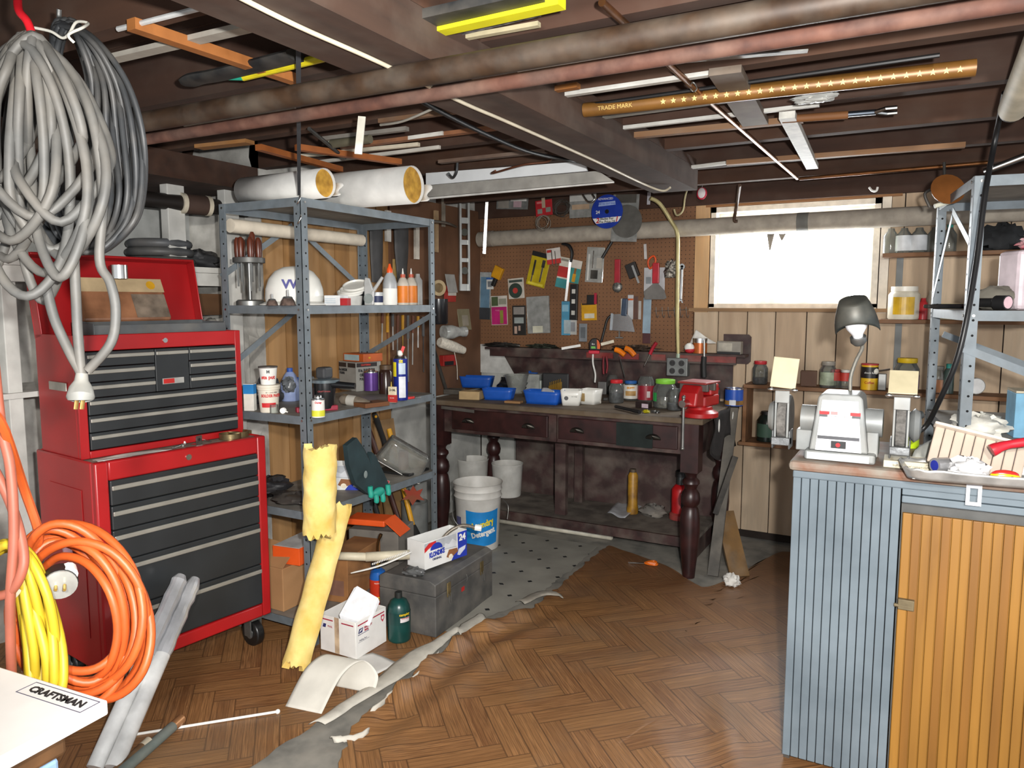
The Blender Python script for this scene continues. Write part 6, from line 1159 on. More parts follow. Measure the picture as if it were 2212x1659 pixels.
t = card('open_spanner', 'long chrome open-ended spanner right of the conduit', 'spanner', 1469, 578, 1475, 648, CHROME, [], 1, Yp=4.555, th=.008); G().lathe([(.008, -.004), (.018, -.004), (.018, .004), (.008, .004), (.008, -.004)], 16, (0, 0, t['h'] * .53), T=Matrix.Rotation(rad(90), 4, 'X')).ob('ring_end', CHROME, t); G().prism([(-.016, -.012), (-.008, .012), (.008, .012), (.016, -.012), (.007, -.012), (.004, 0), (-.004, 0), (-.007, -.012)], -.004, .004, Tf @ Tr(0, -t['h'] * .53, 0)).ob('open_end', CHROME, t)
t = thing('hook_rack', 'wire rack with small hooks beside the conduit', 'hook rack', (0, 0, 0)); G().tube([PY(1413, 672, 4.57), PY(1488, 669, 4.57)], .0018, 6).ob('wire', STEEL, t)
for i in range(6): x = 1417 + i * 13; G().tube(smooth_path([PY(x, 663, 4.56), PY(x + 1, 680, 4.555), PY(x + 4, 686, 4.54), PY(x + 6, 680, 4.535)], 3), .0018, 6).ob('hook', STEEL, t)
# taping knife: bright trapezoid blade with black handle
t = thing('taping_knife', 'shiny trapezoid taping knife on the pegboard', 'taping knife', PY(1347, 696, 4.55), 0, rot=(0, rad(4), 0)); G().prism([(-.085, -.058), (.08, -.055), (.055, .02), (.025, .05), (-.03, .05), (-.075, .045)], -.001, .001, Tf).ob('blade', CHROME, t); G().bb(-.02, .018, -.01, .008, .04, .15).ob('handle', C('3a4a5f'), t, bevel=.006); G().bb(-.088, -.074, -.006, .004, -.058, .05).ob('stiffener', C('a9b0b6'), t)
for i, (x0_, y0_, x1_, y1_, c_, l) in enumerate(((1341, 645, 1349, 690, 'c9c5ba', 'slim white packet behind the taping knife handle'), (1356, 637, 1368, 690, 'c2c4c6', 'white packet with an orange band behind the taping knife'), (1369, 640, 1378, 690, '5a3d33', 'brown plastic packet beside the white packet'), (1379, 650, 1385, 690, 'b0aca8', 'narrow clear packet at the end of the packet row'))): card('packet', l, 'packet', x0_, y0_, x1_, y1_, C(c_), [(0, 1, .15, .22, C('d0642a'))] if i == 1 else [], 0, Yp=4.585)
rope('cable_loop', 'black cable hanging from the pegboard to the ledge', 'cable', [PY(1322, 680, 4.56), PY(1312, 690, 4.55), PY(1305, 715, 4.54), PY(1299, 738, 4.53)], .008, BLACK)
t = thing('trigger_clamp', 'small clamp hanging under the taping knife', 'clamp', PY(1338, 722, 4.55), 0); G().bb(-.025, .025, -.005, .005, -.026, -.018).bb(-.004, .004, -.004, .004, -.02, .02).ob('clamp', STEEL, t)
# ================================================================ hardboard side wall: hanging tools
for i, (x, y0_, y1_, w0_, w1_, l) in enumerate(((812, 470, 610, 36, 30, 'long dark grey tapered sheath hanging nearer the back post'), (866, 470, 612, 40, 26, 'long dark grey tapered sheath hanging nearer the end post'))):
    a, b = XP(x, y0_, .05), XP(x + 2, y1_, .05); m = mpp(a); t = thing('saw_sheath', l, 'sheath', (0, 0, 0), 0, 'dark sheaths on the side wall'); G().tube([a, a.lerp(b, .5), b], [w0_ * m * .62, w0_ * m * .58, w1_ * m * .55], 14, flat=.35).ob('sheath', C('3b3a3a', rough=.6, var=.15), t)
for i, (x, y0_, y1_, w_, c_, l) in enumerate(((838, 455, 522, 16, 'c8c4bb', 'white-bladed trowel between the dark sheaths'), (900, 480, 560, 14, 'c6bfb2', 'pale wooden saw handle beside the sheaths'), (853, 560, 650, 9, 'b0945e', 'yellow folding rule hanging on the hardboard'), (838, 590, 650, 8, '9a5a34', 'brown wooden tool handle on the hardboard'), (942, 455, 545, 12, 'a58a68', 'wooden hammer handle with a pale tag at the corner'), (958, 420, 490, 8, '8f8678', 'thin worn handle near the joists at the corner'))):
    plank('wall_tool', l, XP(x, y0_, .03), XP(x, y1_, .03), w_ * mpp(XP(x, y0_)), .015, C(c_, var=.15), side=(0, 1, 0), cat='tool')
for i in range(9):
    x = 826 + i * 11; y0_ = 676 + (i * 37 % 9); y1_ = 740 + (i * 53 % 90)
    t = thing('hanging_tool', ('thin steel rule', 'brown rod', 'chrome spanner', 'steel file', 'brass rod', 'long screwdriver', 'steel awl', 'bright chisel', 'dark spike')[i] + ' hanging under the hard hat shelf on the hardboard', 'tool', (0, 0, 0), 0, 'tools in a row on the side wall')
    a, b = XP(x, y0_, .03), XP(x + (i % 3) - 1, y1_, .03); c_ = ('b0aca4', '7a4a2a', 'c0bfbc', '8a8884', '9a7a3a', '8f8d8a', 'a9a7a2', 'cfcfcc', '4a4542')[i]
    G().tube([a, a.lerp(b, .35)], .009, 8).ob('handle', C(('6a3a20', 'c9921e', '5a5a5a')[i % 3]), t); G().tube([a.lerp(b, .35), b], .0045, 8).ob('shaft', C(c_, metal=.6, rough=.4), t)
# corner: string spool, flashlight, mug, tape
t = thing('string_spool', 'cone of white string hanging at the corner with a loose end', 'string', (0, 0, 0)); b = XP(1002, 757, .16); a = XP(949, 738, .1); d = b - a; G().tube([a, a + d * .05, a + d * .6, b], [.026, .034, .034, .024], 20).ob('wound_string', C('cdc6b8', rough=.9, bump=.4, scale=80), t); G().tube([b, b + d * .03], [.012, .012], 12).ob('core', C('6a5a4c'), t); G().tube(smooth_path([a + d * .6 + Vector((0, 0, -.03)), PD(987, 790, dep(b)), PD(988, 820, dep(b))], 4), .0022, 6).ob('loose_end', C('d8d2c4'), t)
a, b = XP(958, 718, .08), XP(1004, 716, .14); t = thing('clear_flashlight', 'clear plastic lamp housing hanging above the string spool', 'lamp', (0, 0, 0)); t.location = (0, 0, 0); G().tube([a, a.lerp(b, .4), a.lerp(b, .7), b], [.045, .045, .03, .034], 20).ob('housing', GLASS('b9bab6', .4), t); G().tube([a.lerp(b, .9), b + (b - a) * .02], .034, 20).ob('lens', C('a9aaa8', rough=.2), t)
turned('black_mug', 'black metal mug hanging at the end of the shelving', 'mug', 948, 700, None, 40, 54, [('mug', C('1f1f22', rough=.25), [(.9, 0), (1, .05), (1, 1), (.95, 1), (.9, .1)])], X=WX + .09)
t = thing('tape_roll', 'roll of tan tape hanging at the corner', 'tape', XP(945, 622, .06), rad(60)); G().lathe([(.03, -.02), (.05, -.02), (.05, .02), (.03, .02), (.03, -.02)], 24, T=Matrix.Rotation(rad(90), 4, 'X')).ob('roll', C('b09a74'), t)
card('white_tag', 'grey metal tag over a red packet at the corner', 'packet', 965, 592, 985, 632, C('a9a9a6'), [], -12, side=.03); card('red_packet', 'red and white packet hanging at the corner', 'packet', 960, 618, 985, 652, C('a8322a'), [(.3, 1, .1, .6, C('c9c4bb'))], 3, side=.02)
card('old_card', 'faded green card pinned beside the blue packaged tool', 'packet', 990, 667, 1016, 713, C('8a8468'), [(.3, .8, .3, .8, C('a09a8a'))], -8, side=.012)
t = crate('gadget_case', 'red and black plastic gadget hanging under the string cone', 'gadget', 972, 790, None, .12, .04, .07, rad(80), C('9f2420'), X=WX + .05); G().bb(-.05, .03, -.006, 0, .004, .03).ob('black_grip', BLACK, t)
rope('crowbar', 'black crowbar leaning in the corner behind the bench', 'crowbar', [PX(934, 742, -2.68), PX(948, 790, -2.69), Vector((-2.69, PX(965, 852, -2.69).y, BZ + .012))], .012, IRON, n=6)
rope('iron_strap', 'bent rusty iron strap hung between shelving and pegboard', 'strap', [Vector((-2.19, 3.152, 1.8)), PX(930, 478, -2.4), PX(965, 482, -2.6), XP(985, 490, .008)], .008, C('7d766c', metal=.5, dust=.3))
# ================================================================ pipes under the ceiling
RUST = M('382719', rough=.55, metal=.2, var=.2, scale=22, c2='281c13', dust=.22); PINK = M('694436', rough=.75, var=.18, scale=18, c2='4a3029', dust=.25)
def run(a, b, z): a, b = PZ(*a, z), PZ(*b, z); d = b - a; return a, b, d
a, b, d = run((320, 262), (1480, 62), 1.924); rope('iron_pipe', 'thick dusty iron drain pipe crossing under the girder', 'pipe', [a - d * .5, b + d * .8], .0265, RUST, k=1, n=20)
a, b, d = run((320, 300), (2000, 35), 1.933); rope('supply_pipe', 'thinner pinkish painted pipe running beside the iron drain pipe', 'pipe', [a - d * .3, b + d * .3], .0175, PINK, k=1, n=16)
IN2 = M('aaa193', rough=.9, var=.12, scale=16, bump=.2, dust=.3)
t = thing('insulated_pipe', 'fat grey cloth-wrapped heating pipe along the back wall and across the window', 'pipe', (0, 0, 0))
zi = PY(1500, 492, 4.47).z; G().tube([(-2.7, 4.47, zi - .01), (-.9, 4.47, zi + .003), (2.3, 4.47, zi + .01)], .05, 24).ob('wrap', IN2, t)
x = PY(1735, 480, 4.47).x; G().tube([(x - .03, 4.47, zi + .003), (x + .03, 4.47, zi + .003)], .0515, 24, cap=False).ob('tape_band', M('6d6c66', rough=.7), t)
for i, x_ in enumerate((1665, 1690)): p = PY(x_, 505 + 0 * i, 4.42); G().grid(lambda u, v: p + Vector((.035 * (u - .5) * (1.2 - v), -.006 * v + .004 * math.sin(u * 5), -.09 * v * (1 - .6 * i))), 5, 6).ob('torn_wrap', IN2, t, solid=.002)
x = PY(1060, 520, 4.47).x; G().tube([(x - .01, 4.47, zi - .008), (x + .02, 4.47, zi - .008)], .053, 24).ob('end_collar', M('8f8578', rough=.9), t)
# ================================================================ lumber, trim and tubes stowed along the joists
def stick(name, label, a, b, w_, th_, mat, z=None, cat='trim', za=None, zb=None, flat=True):
    z = ZB - th_ / 2 - .001 if z is None else z
    return plank(name, label, PZ(*a, za if za else z), PZ(*b, zb if zb else z), w_, th_, mat, side=(0, 1, 0) if flat else (0, 0, 1), cat=cat)
WT = M('c9c7c0', rough=.6, var=.1, dust=.3); TAN = wood('9a6f48', '75502f', 'x', dust=.2); ORB = wood('a8602a', '7d431a', 'x', rough=.6); GRB = wood('6b5a4b', '463a30', 'y', dust=.4)
a, b = PZ(1262, 238, 2.026), PZ(2108, 146, 2.026)
t = thing('paper_tube', 'long gold-brown paper tube printed with stars between the joists', 'tube', (0, 0, 0)); G().tube([a, b], .022, 18).ob('tube', M('7a5426', rough=.4, metal=.2, var=.15), t)
dd = (b - a).normalized(); dn = (CP - (a + b) / 2); dn = (dn - dd * dn.dot(dd)).normalized(); up_ = dn.cross(dd)
star = [((.009 if i % 2 == 0 else .0038) * math.cos(i * math.pi / 5 + .3), (.009 if i % 2 == 0 else .0038) * math.sin(i * math.pi / 5 + .3)) for i in range(10)]
for i in range(26):
    c = a.lerp(b, .24 + .029 * i) + dn * .0222; T = Matrix(((dd.x, up_.x, dn.x, c.x), (dd.y, up_.y, dn.y, c.y), (dd.z, up_.z, dn.z, c.z), (0, 0, 0, 1))); G().prism(star, 0, .0005, T).ob('star_print', M('d8c070', rough=.5), t)
c = a.lerp(b, .1) + dn * .0225; text('TRADE MARK', .018, M('c9a95c'), t, Matrix(((dd.x, up_.x, dn.x, c.x), (dd.y, up_.y, dn.y, c.y), (dd.z, up_.z, dn.z, c.z), (0, 0, 0, 1))))
FILM = GLASS('bdb7a8', .35)
crumple('plastic_film', 'scrap of clear plastic film stuck beside the gold tube', 'film', PZ(1770, 205, 2.02) + Vector((-.01, -.0, -.02)), .06, .02, .014, FILM, 101)
stick('white_channel', 'long white channel trim between the two pipes', (1085, 158), (1714, 40), .04, .02, WT)
stick('white_trim', 'slim white trim strip in the bay beside the gold tube', (1142, 216), (1578, 153), .022, .012, WT)
stick('grey_trim', 'dusty grey plastic trim under the gold tube', (1225, 262), (1655, 205), .03, .012, M('8e8b82', rough=.7, dust=.4))
stick('white_trim', 'white trim strip two bays beyond the gold tube', (1272, 285), (1770, 226), .016, .012, WT)
stick('tan_batten', 'raw tan batten lying beyond the white trim strips', (1298, 300), (1735, 258), .03, .02, TAN, cat='lumber')
stick('tan_batten', 'long pale batten under the joist before the window', (1570, 352), (2085, 313), .03, .02, TAN, cat='lumber')
stick('white_trim', 'short white trim strip near the end of the girder', (1432, 369), (1570, 352), .03, .012, WT)
stick('steel_strip', 'bent galvanised steel strip nailed under a joist', (1482, 132), (1745, 110), .024, .003, M('9a9a98', rough=.4, metal=.7, var=.3))
rope('black_rod', 'thin black rod stored above the gold tube', 'rod', [PZ(1192, 238, 2.038), PZ(2030, 119, 2.038)], .006, M('1c1b1b', rough=.35), k=1)
t = thing('paint_mixer', 'wooden-handled bar with a chrome hook head between the joists', 'tool', (0, 0, 0)); G().tube([PZ(1690, 258, 2.03), PZ(1832, 248, 2.03)], .013, 12).ob('handle', wood('8a5a30', '6a4020', 'x'), t); G().tube([PZ(1832, 247, 2.03), PZ(1892, 242, 2.03)], .009, 10).ob('shaft', M('4a5058', rough=.3, metal=.8), t)
for s in (-6, 5): G().tube([PZ(1890, 242, 2.03), PZ(1915, 240 + s, 2.03), PZ(1938, 238 + s, 2.03)], .007, 8).ob('hook', CHROME, t)
plank('cross_board', 'short weathered board nailed flat across the joists', PZ(1566, 152, ZB - .012), PZ(1632, 265, ZB - .012), .085, .02, GRB, side=(1, 0, 0))
plank('white_lath', 'flaking white painted lath nailed across the joists, lit by the window', PZ(1700, 248, ZB - .02), PZ(1755, 360, ZB - .02), .05, .022, M('cfcdc4', rough=.6, var=.12, scale=30), side=(1, 0, 0))
CU = M('8a5a36', rough=.35, metal=.85, var=.2, c2='5d4028')
rope('copper_pipe', 'thin copper pipe crossing the joists toward the window', 'pipe', [PZ(1300, 5, 2.035), PZ(1395, 92, 2.035), PZ(1500, 190, 2.035), PZ(1722, 385, 2.035)], .0085, CU, k=1, n=10)
rope('copper_pipe', 'bright copper pipe running along the joist above the window', 'pipe', [PZ(1727, 386, 2.035), PZ(2145, 350, 2.035)], .0085, CU, k=1, n=10)
rope('wire_tie', 'loop of twisted wire holding the copper pipe', 'wire', [PZ(1497, 178, 2.03), PZ(1505, 190, 2.02), PZ(1498, 198, 2.02), PZ(1490, 188, 2.03)], .002, STEEL, closed=True)
# near bays
BLKB = M('1d1f21', rough=.6, var=.15, dust=.25); YLW = M('d8d01c', rough=.5, var=.05)
stick('black_board', 'long black foam board stowed above the yellow strip', (835, 62), (1170, -12), .07, .02, BLKB, cat='board')
stick('yellow_strip', 'bright yellow foam strip torn at one end in the near bay', (872, 80), (1214, 4), .035, .02, YLW, z=2.03, cat='strip')
stick('foil_strip', 'dusty silver strip beside the yellow foam', (905, 92), (1165, 30), .016, .006, M('8f8f90', rough=.4, metal=.5, var=.4, scale=60))
stick('cream_trim', 'cream trim strip beside the yellow foam', (910, 98), (1165, 52), .016, .01, M('b8ad8c', rough=.7))
t = thing('yellow_tool', 'yellow handle with a teal tip between the joists', 'tool', (0, 0, 0)); G().tube([PZ(525, 166, 2.03), PZ(712, 121, 2.03)], .011, 10).ob('handle', M('d8c81e', rough=.5), t); G().tube([PZ(492, 169, 2.03), PZ(525, 165, 2.03)], [.005, .011], 10).ob('tip', M('1f9a80'), t)
t = thing('black_paddle', 'black rubber paddle end behind the orange batten', 'paddle', (0, 0, 0)); G().tube(smooth_path([PZ(400, 183, 2.035), PZ(425, 170, 2.035), PZ(480, 160, 2.035), PZ(640, 120, 2.035)], 4), [.012, .02, .03, .032, .034, .034, .034, .034, .034, .034, .034, .034, .034], 12, flat=.4).ob('paddle', BLKB, t)
stick('orange_batten', 'raw orange wood batten nailed diagonally across the near joists', (283, 52), (638, 172), .03, .025, wood('b8743a', '8f5524', 'x'), z=2.036, cat='lumber')
rope('white_rod', 'thin white painted rod poking from the near bay', 'rod', [PZ(255, 63, 2.04), PZ(470, 8, 2.04)], .006, M('c9cac8', rough=.35), k=1)
stick('white_lath', 'wide chalky lath under the near joist', (238, 128), (565, 52), .035, .012, M('a59f94', rough=.9, dust=.4))
# cluster above the shelving
for i, (a, b, w_, c_, l) in enumerate((((430, 318), (540, 306), .05, '9a6a38', 'short orange plank tucked above the shelving'), ((700, 300), (880, 278), .022, '7f7a72', 'grey round stick above the hanging white lath'),
    ((790, 312), (958, 288), .014, 'd2cfc6', 'white quarter-round trim above the shelving'), ((640, 338), (905, 312), .018, 'cfc4ae', 'cream trim strip above the insulation tubes'), ((690, 350), (950, 318), .014, 'cbc6bc', 'white plastic strip above the insulation tubes'),
    ((600, 250), (690, 240), .02, 'c8b98a', 'curled cream strip between the pipes'), ((400, 270), (640, 232), .016, '8a7f70', 'dusty slat between pipe and joist'), ((740, 318), (1080, 275), .03, '8a5a3a', 'brown plank lying above the white trim'), ((950, 350), (1180, 326), .03, '6a5548', 'weathered stake with pointed end behind the girder'), ((820, 262), (990, 240), .02, '6a4a30', 'brown dowel stub beside the black cable'), ((1120, 206), (1250, 185), .025, '8a5520', 'amber plastic tube end under the pink pipe'))):
    stick('stored_trim', l, a, b, w_, .014, M(c_, rough=.7, var=.12, dust=.2), cat='lumber')
stick('orange_batten', 'orange batten jutting diagonally above the insulation tubes', (558, 318), (735, 366), .022, .03, ORB, z=2.0, cat='lumber', flat=False)
stick('orange_batten', 'second orange batten with cut point over the long insulation tube', (640, 318), (864, 350), .022, .03, ORB, z=2.005, cat='lumber', flat=False)
plank('white_lath', 'short ribbed white moulding hanging down from the pipe', PZ(782, 252, 1.97), PZ(774, 333, 1.97) * 0 + PD(774, 333, dep(PZ(782, 252, 1.97))), .022, .006, M('d6d1c2', rough=.6), side=RT)
rope('iron_rod', 'dark iron bar hanging askew above the insulation tubes', 'rod', [PZ(668, 278, 2.02), PZ(745, 342, 2.0)], .007, IRON, k=1)
t = thing('green_tube', 'dull green tube end with a pale cap above the shelving', 'tube', (0, 0, 0)); a, b = PZ(716, 311, 2.02), PZ(800, 300, 2.02); G().tube([a, b], .016, 14).ob('tube', M('5f5a48', rough=.7), t); G().tube([a - (b - a) * .02, a], .0155, 14).ob('cap', M('b8c6b8'), t)
# two-tone valance beyond the girder
t = thing('white_valance', 'long white and grey sheet-metal valance hanging above the pegboard', 'valance', (0, 0, 0)); VY = 3.04
mk = lambda px, nm, m_, dy: G().add([PY(x, y, VY) for x, y in px] + [PY(x, y, VY) + Vector((0, dy, 0)) for x, y in px], [(3, 2, 1, 0), (4, 5, 6, 7), (0, 1, 5, 4), (1, 2, 6, 5), (2, 3, 7, 6), (3, 0, 4, 7)]).ob(nm, m_, t)
mk(((920, 374), (1262, 348), (1268, 369), (920, 400)), 'white_face', M('dfe2e3', rough=.35, var=.03), .012); mk(((920, 401), (1292, 369), (1325, 391), (920, 426)), 'grey_face', M('9a9790', rough=.6, dust=.2), .01); mk(((920, 427), (1325, 392), (1325, 395), (920, 431)), 'white_lip', M('d8d6d0', rough=.5), .01)
# girder cables
ROM = M('c9bfa8', rough=.5, var=.08)
gz_ = 1.947; rope('white_cable', 'white electrical cable stapled along the girder', 'cable', [PZ(470, -30, gz_), PZ(640, 55, gz_), PZ(820, 135, gz_), PZ(1000, 222, gz_), PZ(1100, 265, gz_), PZ(1280, 345, gz_), PZ(1385, 395, gz_), PZ(1430, 412, 1.93), PZ(1448, 405, 1.94)], .005, ROM)
rope('black_cable', 'black cable sagging beside the girder', 'cable', [PZ(860, 185, 2.0), PZ(935, 232, 1.985), PZ(1050, 290, 1.98), PZ(1150, 330, 1.98), PZ(1262, 352, 2.02)], .0075, BLACK)
rope('grey_cable', 'thin grey cable slung between pipe and joists above the shelving', 'cable', [PZ(822, 270, 2.0), PZ(870, 262, 1.985), PZ(935, 235, 1.99)], .004, M('a09c92'))
rope('rusty_hook', 'long rusty iron hook under the joists behind the girder', 'hook', [PZ(1192, 342, 2.03), PZ(1180, 350, 2.01), PZ(1130, 356, 2.0), PZ(1065, 374, 1.99), PZ(1070, 369, 1.99)], .0045, M('6a3f2a', metal=.4))
rope('grey_hook', 'grey screw hook above the white valance', 'hook', [PZ(988, 352, 2.04), PZ(986, 372, 2.0), PZ(978, 384, 1.985), PZ(969, 375, 1.99)], .006, M('55585a', metal=.5))
# strap with two hooks holding the shelving
t = thing('tie_strap', 'black strap tying the shelving post to a joist with two wire hooks', 'strap', (0, 0, 0))
ta = PZ(644, 2, 2.049); tb2 = Vector((-2.15, 2.215, 1.835)); plank('x', 'x', ta, tb2, .012, .003, M('3f4246', rough=.7), side=RT); o = bpy.data.objects['x']; o.name = 'webbing'; del o['label']; del o['category']; del o['kind']; o.parent = t
for z in (1.815, 1.74): G().tube(smooth_path([(-2.15, 2.222, z + .02), (-2.142, 2.212, z + .012), (-2.145, 2.205, z - .008), (-2.158, 2.212, z - .014), (-2.16, 2.22, z - .004)], 3), .003, 8).ob('wire_hook', CHROME, t)
# hooks, tags above bench
rope('brown_hook', 'dark wooden-looking hook holding the pipe at the window corner', 'hook', [PZ(1598, 400, 2.04), PY(1592, 440, 4.4), PY(1586, 475, 4.4), PY(1593, 478, 4.4)], .009, M('4a3424'))
rope('wire_hook', 'bent cream wire hook beside the girder end', 'hook', [PY(1488, 395, 4.3), PY(1480, 425, 4.3), PY(1475, 455, 4.3), PY(1462, 465, 4.3), PY(1456, 452, 4.3)], .0055, M('b8ad84', metal=.3))
p = PY(1516, 418, 4.42); t = thing('key_tag', 'red and white oval tag hung on wire at the joist', 'tag', p, 0); G().sph((0, 0, 0), .035, 16, 10, (.85, .25, 1)).ob('red_rim', M('b3203a'), t); G().sph((0, -.005, .002), .028, 16, 10, (.8, .25, 1.05)).ob('white_face', M('cfc9c9'), t); G().tube([(0, 0, .03), (.005, .0, .07)], .002, 6).ob('wire', STEEL, t)
card('white_tape', 'white paper tags on the joist at the girder end', 'tag', 1398, 415, 1405, 442, M('b9b6bb'), [], 2, Yp=4.52)
rope('cup_hook', 'small white cup hook screwed in the joist over the window', 'hook', [PY(1878, 405, 4.5), PY(1884, 412, 4.49), PY(1893, 412, 4.49), PY(1896, 404, 4.49)], .006, WHITE)
card('hacksaw', 'narrow white hacksaw blade on the pegboard above the putty knife', 'saw blade', 1391, 527, 1397, 560, M('b9b6b4'), [], -4)
# right-hand ceiling corner
a, b = PD(2188, 235, 2.15), PD(2260, 60, 1.7); t = thing('capped_pipe', 'pale capped pipe stub hanging at the ceiling corner', 'pipe', (0, 0, 0)); G().tube([a, b], .037, 22).ob('pipe', M('b5ad98', rough=.6), t); G().tube([a - (b - a) * .05, a + (b - a) * .01], .031, 22).ob('cap', IRON, t)
a = PZ(2170, 200, 2.048)
CB = M('1b1b1c', rough=.4)
cpt = [a, PD(2150, 300, 2.42), PD(2128, 420, 2.38), PD(2110, 560, 2.36), PD(2088, 690, 2.34), PD(2066, 780, 2.36), PD(2032, 860, 2.42), PD(1995, 925, 2.5), Vector((-.06, 2.74, .985))]
rope('power_cable', 'black power cord looping down from the ceiling to the grinder', 'cord', cpt, .0085, CB)
rope('chrome_rod', 'shiny chrome rod on top of the shelving unit by the window', 'rod', [Vector((.14, 2.95, 1.845)), PD(2260, 320, 2.35)], .012, CHROME, k=1, n=12)
p = PY(2040, 418, 3.4); t = thing('clamp_lamp', 'dark clamp lamp with an orange shade hanging at the joist', 'lamp', p, rad(20)); G().lathe([(.02, 0), (.06, .03), (.062, .035)], 20, T=Matrix.Rotation(rad(70), 4, 'X')).ob('shade', M('7a4a22', rough=.4), t); G().tube(smooth_path([(-.04, 0, .02), (-.07, 0, .0), (-.05, 0, -.05)], 4), .006, 8).ob('clamp', IRON, t); G().tube([(-.04, -.02, -.05), (.03, -.02, -.03)], .009, 10).ob('grip', M('c9c9b8'), t); G().tube([(0, 0, .02), (0, .02, .12)], .006, 8).ob('stem', IRON, t)
# ================================================================ painted shelving and clutter behind the red chest
WPT = M('c6c5bf', rough=.8, var=.1, scale=10, bump=.15)
ws = thing('painted_shelf', 'white painted post and shelf built against the stone wall behind the red chest', 'shelf', (0, 0, 0))
def post(x0_, x1_, y0_, y1_, X, nm='post', th_=.05, m_=WPT):
    a, b = PX(x0_, y0_, X), PX(x1_, y1_, X); c, d = sorted((a.y, b.y)); z0, z1 = sorted((a.z, b.z)); return G().bb(X - th_, X, c, d, z0, z1).ob(nm, m_, ws, bevel=.003)
G().bb(-3.0, -2.95, PX(365, 500, -2.95).y, PX(402, 500, -2.95).y, 0, 2.04).ob('post', WPT, ws, bevel=.003)
G().bb(-2.92, -2.87, PX(488, 500, -2.87).y, PX(518, 500, -2.87).y, 0, 2.04).ob('post', WPT, ws, bevel=.003)
G().bb(-3.0, -2.95, PX(8, 700, -2.95).y, PX(40, 700, -2.95).y, 0, 2.04).ob('post', WPT, ws, bevel=.003)
zs = PX(450, 578, -2.93).z; y1_ = PX(515, 590, -2.87).y
G().bb(-3.3, -2.925, .6, y1_, zs - .025, zs).ob('shelf_board', WPT, ws); G().bb(-2.95, -2.93, .6, y1_, zs - .085, zs - .026).ob('shelf_edge', WPT, ws, bevel=.002)
z2 = PX(30, 850, -2.93).z; G().bb(-3.3, -2.93, .6, y1_, z2 - .02, z2).ob('shelf_board', WPT, ws)
G().bb(-3.29, -3.27, .6, 2.6, zs + .002, zs + .42).ob('white_backing', M('b5b6b2', rough=.8, var=.1), ws)
zz = zs + .002
def heap(lbl, x, w_, d_, h, m_, seed, z=zz, X=-3.08): p = PX(x, 560, X); crumple('belt_coil' if 'belt' in lbl else 'dark_heap', lbl, 'belt' if 'belt' in lbl else 'clutter', (X, p.y, z), d_, w_, h, m_, seed)
t = thing('hose_coil', 'coiled dark grey hose and cable stacked on the painted shelf', 'hose', (-3.08, PX(345, 540, -3.08).y, zz))
for i, (r_, z_) in enumerate(((.13, .022), (.125, .062), (.12, .1))): G().tube([(r_ * math.cos(a), r_ * math.sin(a), z_) for a in [i_ * .3142 for i_ in range(20)]], .02, 10, True).ob('hose_loop', M(('3f4244', '4a4c4e', '55575a')[i], rough=.5, dust=.3), t)
heap('heap of black rubber belts beside the painted post', 430, .09, .07, .04, M('2f3032', rough=.6, dust=.3), 111)
heap('dark rubber hose end on the painted shelf by the steel post', 470, .06, .06, .025, M('39393a', rough=.6, dust=.3), 112)
yb_ = PX(445, 650, -3.0).y; plank('wood_stack', 'rough brown lumber lying below the painted shelf', (-3.1, yb_ - .5, zs - .17), (-3.1, yb_ + .25, zs - .17), .2, .1, wood('6a4a2e', '3f2a1a', 'y'), side=(1, 0, 0), cat='lumber')
for i in range(5): crumple('wall_stone', '', '', (-3.2, PX(430 + i * 22, 690, -3.2).y, zs - .42 + .05 * (i % 2)), .09, .09, .06, M(('8a5a4a', '9a9890', '7d5548', 'b0aea8', '6f5a4c')[i], rough=.95, bump=.5), 120 + i).parent = bpy.data.objects['wall_stone']
# iron drain with wrapped joint
a, b = PX(330, 432, -2.98), PX(510, 452, -2.9); d = b - a; t = thing('drain_pipe', 'black iron drain pipe with a taped brown joint behind the painted post', 'pipe', (0, 0, 0)); G().tube([a - d * 2, b + d * .6], .035, 18).ob('pipe', M('241f1c', rough=.5, metal=.3), t); G().tube([a + d * .34, a + d * .64], .045, 18).ob('joint', M('3f2d24', rough=.8), t)
for k_ in (.33, .63): G().tube([a + d * (k_ - .02), a + d * (k_ + .03)], .046, 18).ob('tape_ring', M('bfb6a2', rough=.8), t)
# ---------------------------------------------------------------- in and on the chests
Tm = Tr(p0.x, p0.y, 0) @ Rz(tang)
def loc(x, y, z): return Tm @ Vector((x, y, z))
t = thing('tray_insert', 'grey steel lift-out tray standing in the open top chest', 'tray', loc(.1, ty + .05, zt - .043), tang); g = G().bb(0, .52, 0, .004, 0, .075).bb(0, .52, .16, .164, 0, .085).bb(0, .004, .004, .16, 0, .08).bb(.516, .52, .004, .16, 0, .08).bb(0, .52, 0, .164, 0, .003).ob('tray', M('5f6264', rough=.5, metal=.3, dust=.3), t, bevel=.002)
t = thing('parts_case', 'amber-tinted plastic parts case leaning inside the open lid', 'case', loc(.14, ty + .2, zt + .045), tang, rot=(rad(-26), 0, tang)); G().bb(0, .34, 0, .03, 0, .18).ob('case', M('9a6a4c', rough=.2, var=.25, scale=9), t, bevel=.01); G().bb(0, .34, -.001, -.0002, .12, .178).ob('cream_label', M('c2a983', rough=.4), t); G().bb(.2, .335, -.0015, -.0005, .01, .11).ob('window', M('8a7a6a', rough=.15, var=.3), t); G().cyl((.29, -.002, .15), (.29, -.0005, .15), .018, n=16).ob('yellow_dot', M('d8a01e'), t)
t = thing('foil_roll', 'silver duct tape end lying on the parts case', 'tape', loc(.25, ty + .15, zt + .2), tang); G().lathe([(.02, 0), (.03, 0), (.03, .05), (.02, .05), (.02, 0)], 20).ob('roll', CHROME, t)
cz_ = Z1 - .0055
